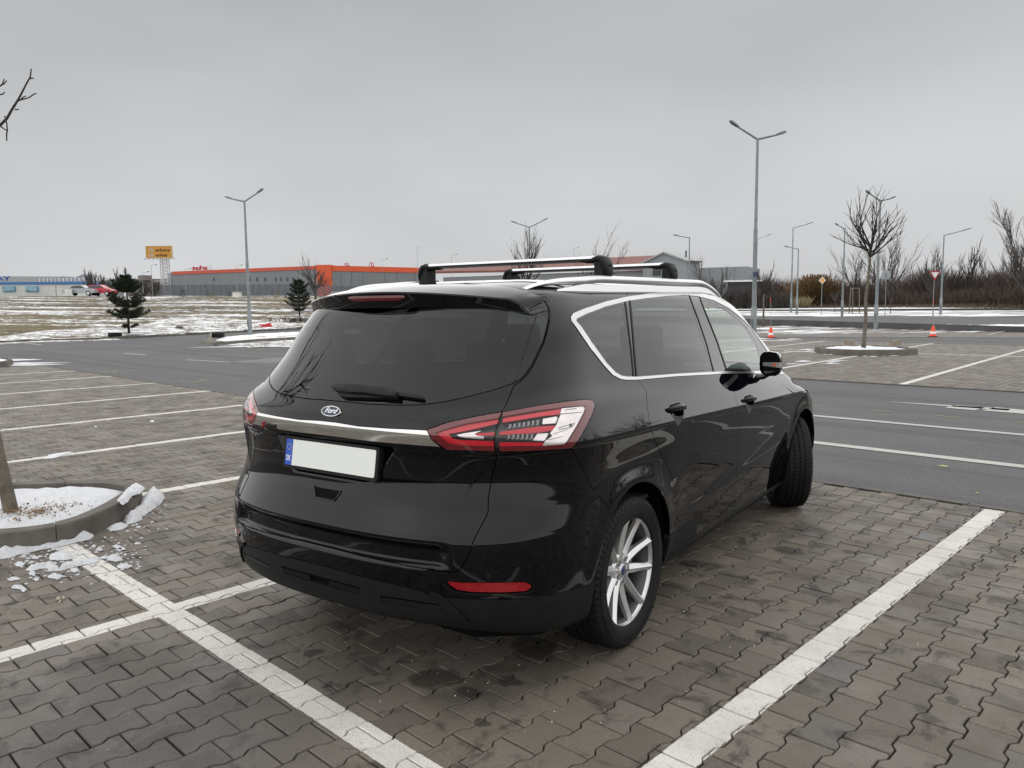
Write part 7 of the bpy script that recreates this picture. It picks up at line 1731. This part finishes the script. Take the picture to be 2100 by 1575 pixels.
g = at(432, 703); m = MB(); m.tube([(0, 0, .12), (.0, -.06, .0), (.03, -.1, -.12)], .02, 5); o = m.build('tape_tail', noisy('yellow_tape', (.45, .38, .10), (.3, .28, .12), 20, .6)); o.location = (g.x, g.y, .13); tag(o, 'loose yellow tape end hanging over the kerb below the striped tyre', 'tape')
g = at(537, 671.5); t = thing('red_barrier', 'low red plastic barrier lying in the snow behind the tall double lamp', 'barrier', (g.x, g.y, g.z), face_ang(0)); M_RB = principled('barrier_red', (.46, .008, .02), .4)
m = MB(); m.add([(-1.0, -.1, .0), (-.1, -.1, .08), (.55, -.1, .30), (.62, -.1, .04), (-.4, -.1, -.06), (-1.0, .2, .0), (-.1, .2, .08), (.55, .2, .30), (.62, .2, .04), (-.4, .2, -.06)], [(0, 1, 2, 3, 4), (9, 8, 7, 6, 5), (0, 5, 6, 1), (1, 6, 7, 2), (2, 7, 8, 3), (3, 8, 9, 4), (4, 9, 5, 0)]); m.build('shell', M_RB, t)
m = MB(); m.box((.05, .05, .17), (.5, .12, .07)); m.build('top_rib', M_RB, t)
g = at(368, 675); m = MB(); m.lathe([(0, 0), (.22, 0), (.25, .10), (.16, .20), (0, .22)], 9); o = m.build('stone', M_KERBD, auto=30); o.location = (g.x, g.y, g.z); tag(o, 'lone dark stone in the snow right of the nearer pine', 'stone')
# ---- distant cars
def small_car(px_, D, col, lb, flip, hatch, base=612.5):
    g = at(px_, 640, D); z0 = ground_z(g.x, g.y)+.08; t = thing('parked_car', lb, 'car', (g.x, g.y, z0), face_ang(0)+(PI if flip else 0)); mt = principled('car_paint_%d' % px_, col, .25, .2, coat=.5)
    L = 2.15 if not hatch else 1.75
    prof_ = [(-L, .35), (-L, .72), (-L*.86, .86), (-L*.40, .98), (L*.52, .98), (L*.86, .88), (L, .62), (L, .35)] if not hatch else [(-L, .35), (-L, .95), (-L*.95, 1.0), (L*.40, 1.0), (L*.86, .84), (L, .62), (L, .35)]
    cab = [(-L*.60, .97), (-L*.34, 1.36), (L*.14, 1.40), (L*.48, .97)] if not hatch else [(-L*.97, .98), (-L*.80, 1.42), (L*.02, 1.46), (L*.46, .98)]
    def ext(nm, pr, w0, w1, mat):
        m = MB(); k = len(pr); m.add([(x, -w0 if z_ < 1.0 else -w1, z_) for x, z_ in pr]+[(x, w0 if z_ < 1.0 else w1, z_) for x, z_ in pr], [tuple(range(k)), tuple(range(k, 2*k))[::-1]]+[(i, (i+1) % k, k+(i+1) % k, k+i) for i in range(k)]); return m.build(nm, mat, t, auto=30)
    ext('body', prof_, .88, .88, mt); ext('cabin', cab, .80, .62, mt)
    ins = [(x*.93+(-.02), .99+(z_-.97)*.82 if z_ > 1.0 else z_+.02) for x, z_ in cab]
    for s in (-1, 1):
        m = MB(); m.add([(x, s*((.815 if z_ < 1.1 else .68)), z_) for x, z_ in ins], [(0, 1, 2, 3)]); m.build('side_window', M_WIN, t)
    for x in (-L*.62, L*.62):
        for s in (-1, 1):
            m = MB(); m.lathe([(.0, -.09), (.2, -.1), (.31, -.09), (.32, 0), (.31, .09), (.2, .1), (0, .09)], 20, 'Y', (x, s*.80, .32)); w = m.build('wheel', M_TYRE, t, auto=30); m = MB(); m.lathe([(.0, s*.105), (.19, s*.105), (.2, s*.09)], 14, 'Y', (x, s*.80, .32)); m.build('rim', M_ALLOY, w)
small_car(170, 120, (.32, .34, .36), 'silver saloon car parked at the far edge of the field', False, False); small_car(212, 120, (.42, .012, .03), 'red hatchback parked at the far edge of the field', False, True)
c_ = at(143, 640, 119.5); m = MB(); m.box((0, 0, .5), (.9, .6, .9)); o = m.build('white_bin', M_CANO); o.location = (c_.x, c_.y, ground_z(c_.x, c_.y)); tag(o, 'small white bin behind the silver saloon car', 'bin')

# ---- beyond the right edge: the hedge and trees that the car's flank mirrors
for i, (bx_, by_, hh, ww) in enumerate(((13, 34, 7, 3.4), (21, 30, 6.5, 3.2), (9, 42, 7, 3.5))):
    bare_tree((bx_, by_, 0), hh, ww, ['bare tree beyond the right edge of the photo, nearest to the give way sign', 'bare tree furthest beyond the right edge of the photo', 'bare tree beyond the right edge across the far road'][i], 70+i, fork=.28, r0=.14, n1=12, spread=.7, minr=.02)
def ring_brush():
    rnd = random.Random(8); V, F = [], []
    for _ in range(7000):
        a = rnd.uniform(-2.3, -.05); r = rnd.uniform(30, 35); x, y = r*math.cos(a), r*math.sin(a); h = rnd.uniform(.5, 1.5)*(.75+.25*math.sin(a*9)); w = .09; k = len(V); s = Vector((-math.sin(a), math.cos(a), 0))*w; l = Vector((rnd.gauss(0, .3), rnd.gauss(0, .3), 0))*h*.4
        V += [Vector((x, y, 0))-s, Vector((x, y, 0))+s, Vector((x, y, h))+l]; F.append((k, k+1, k+2))
    return link('hedge_brushwood', mesh(V, F), M_TWIG, None, 'stuff')
ring_brush()
print("BLK", len(near), cnt, len(spots))
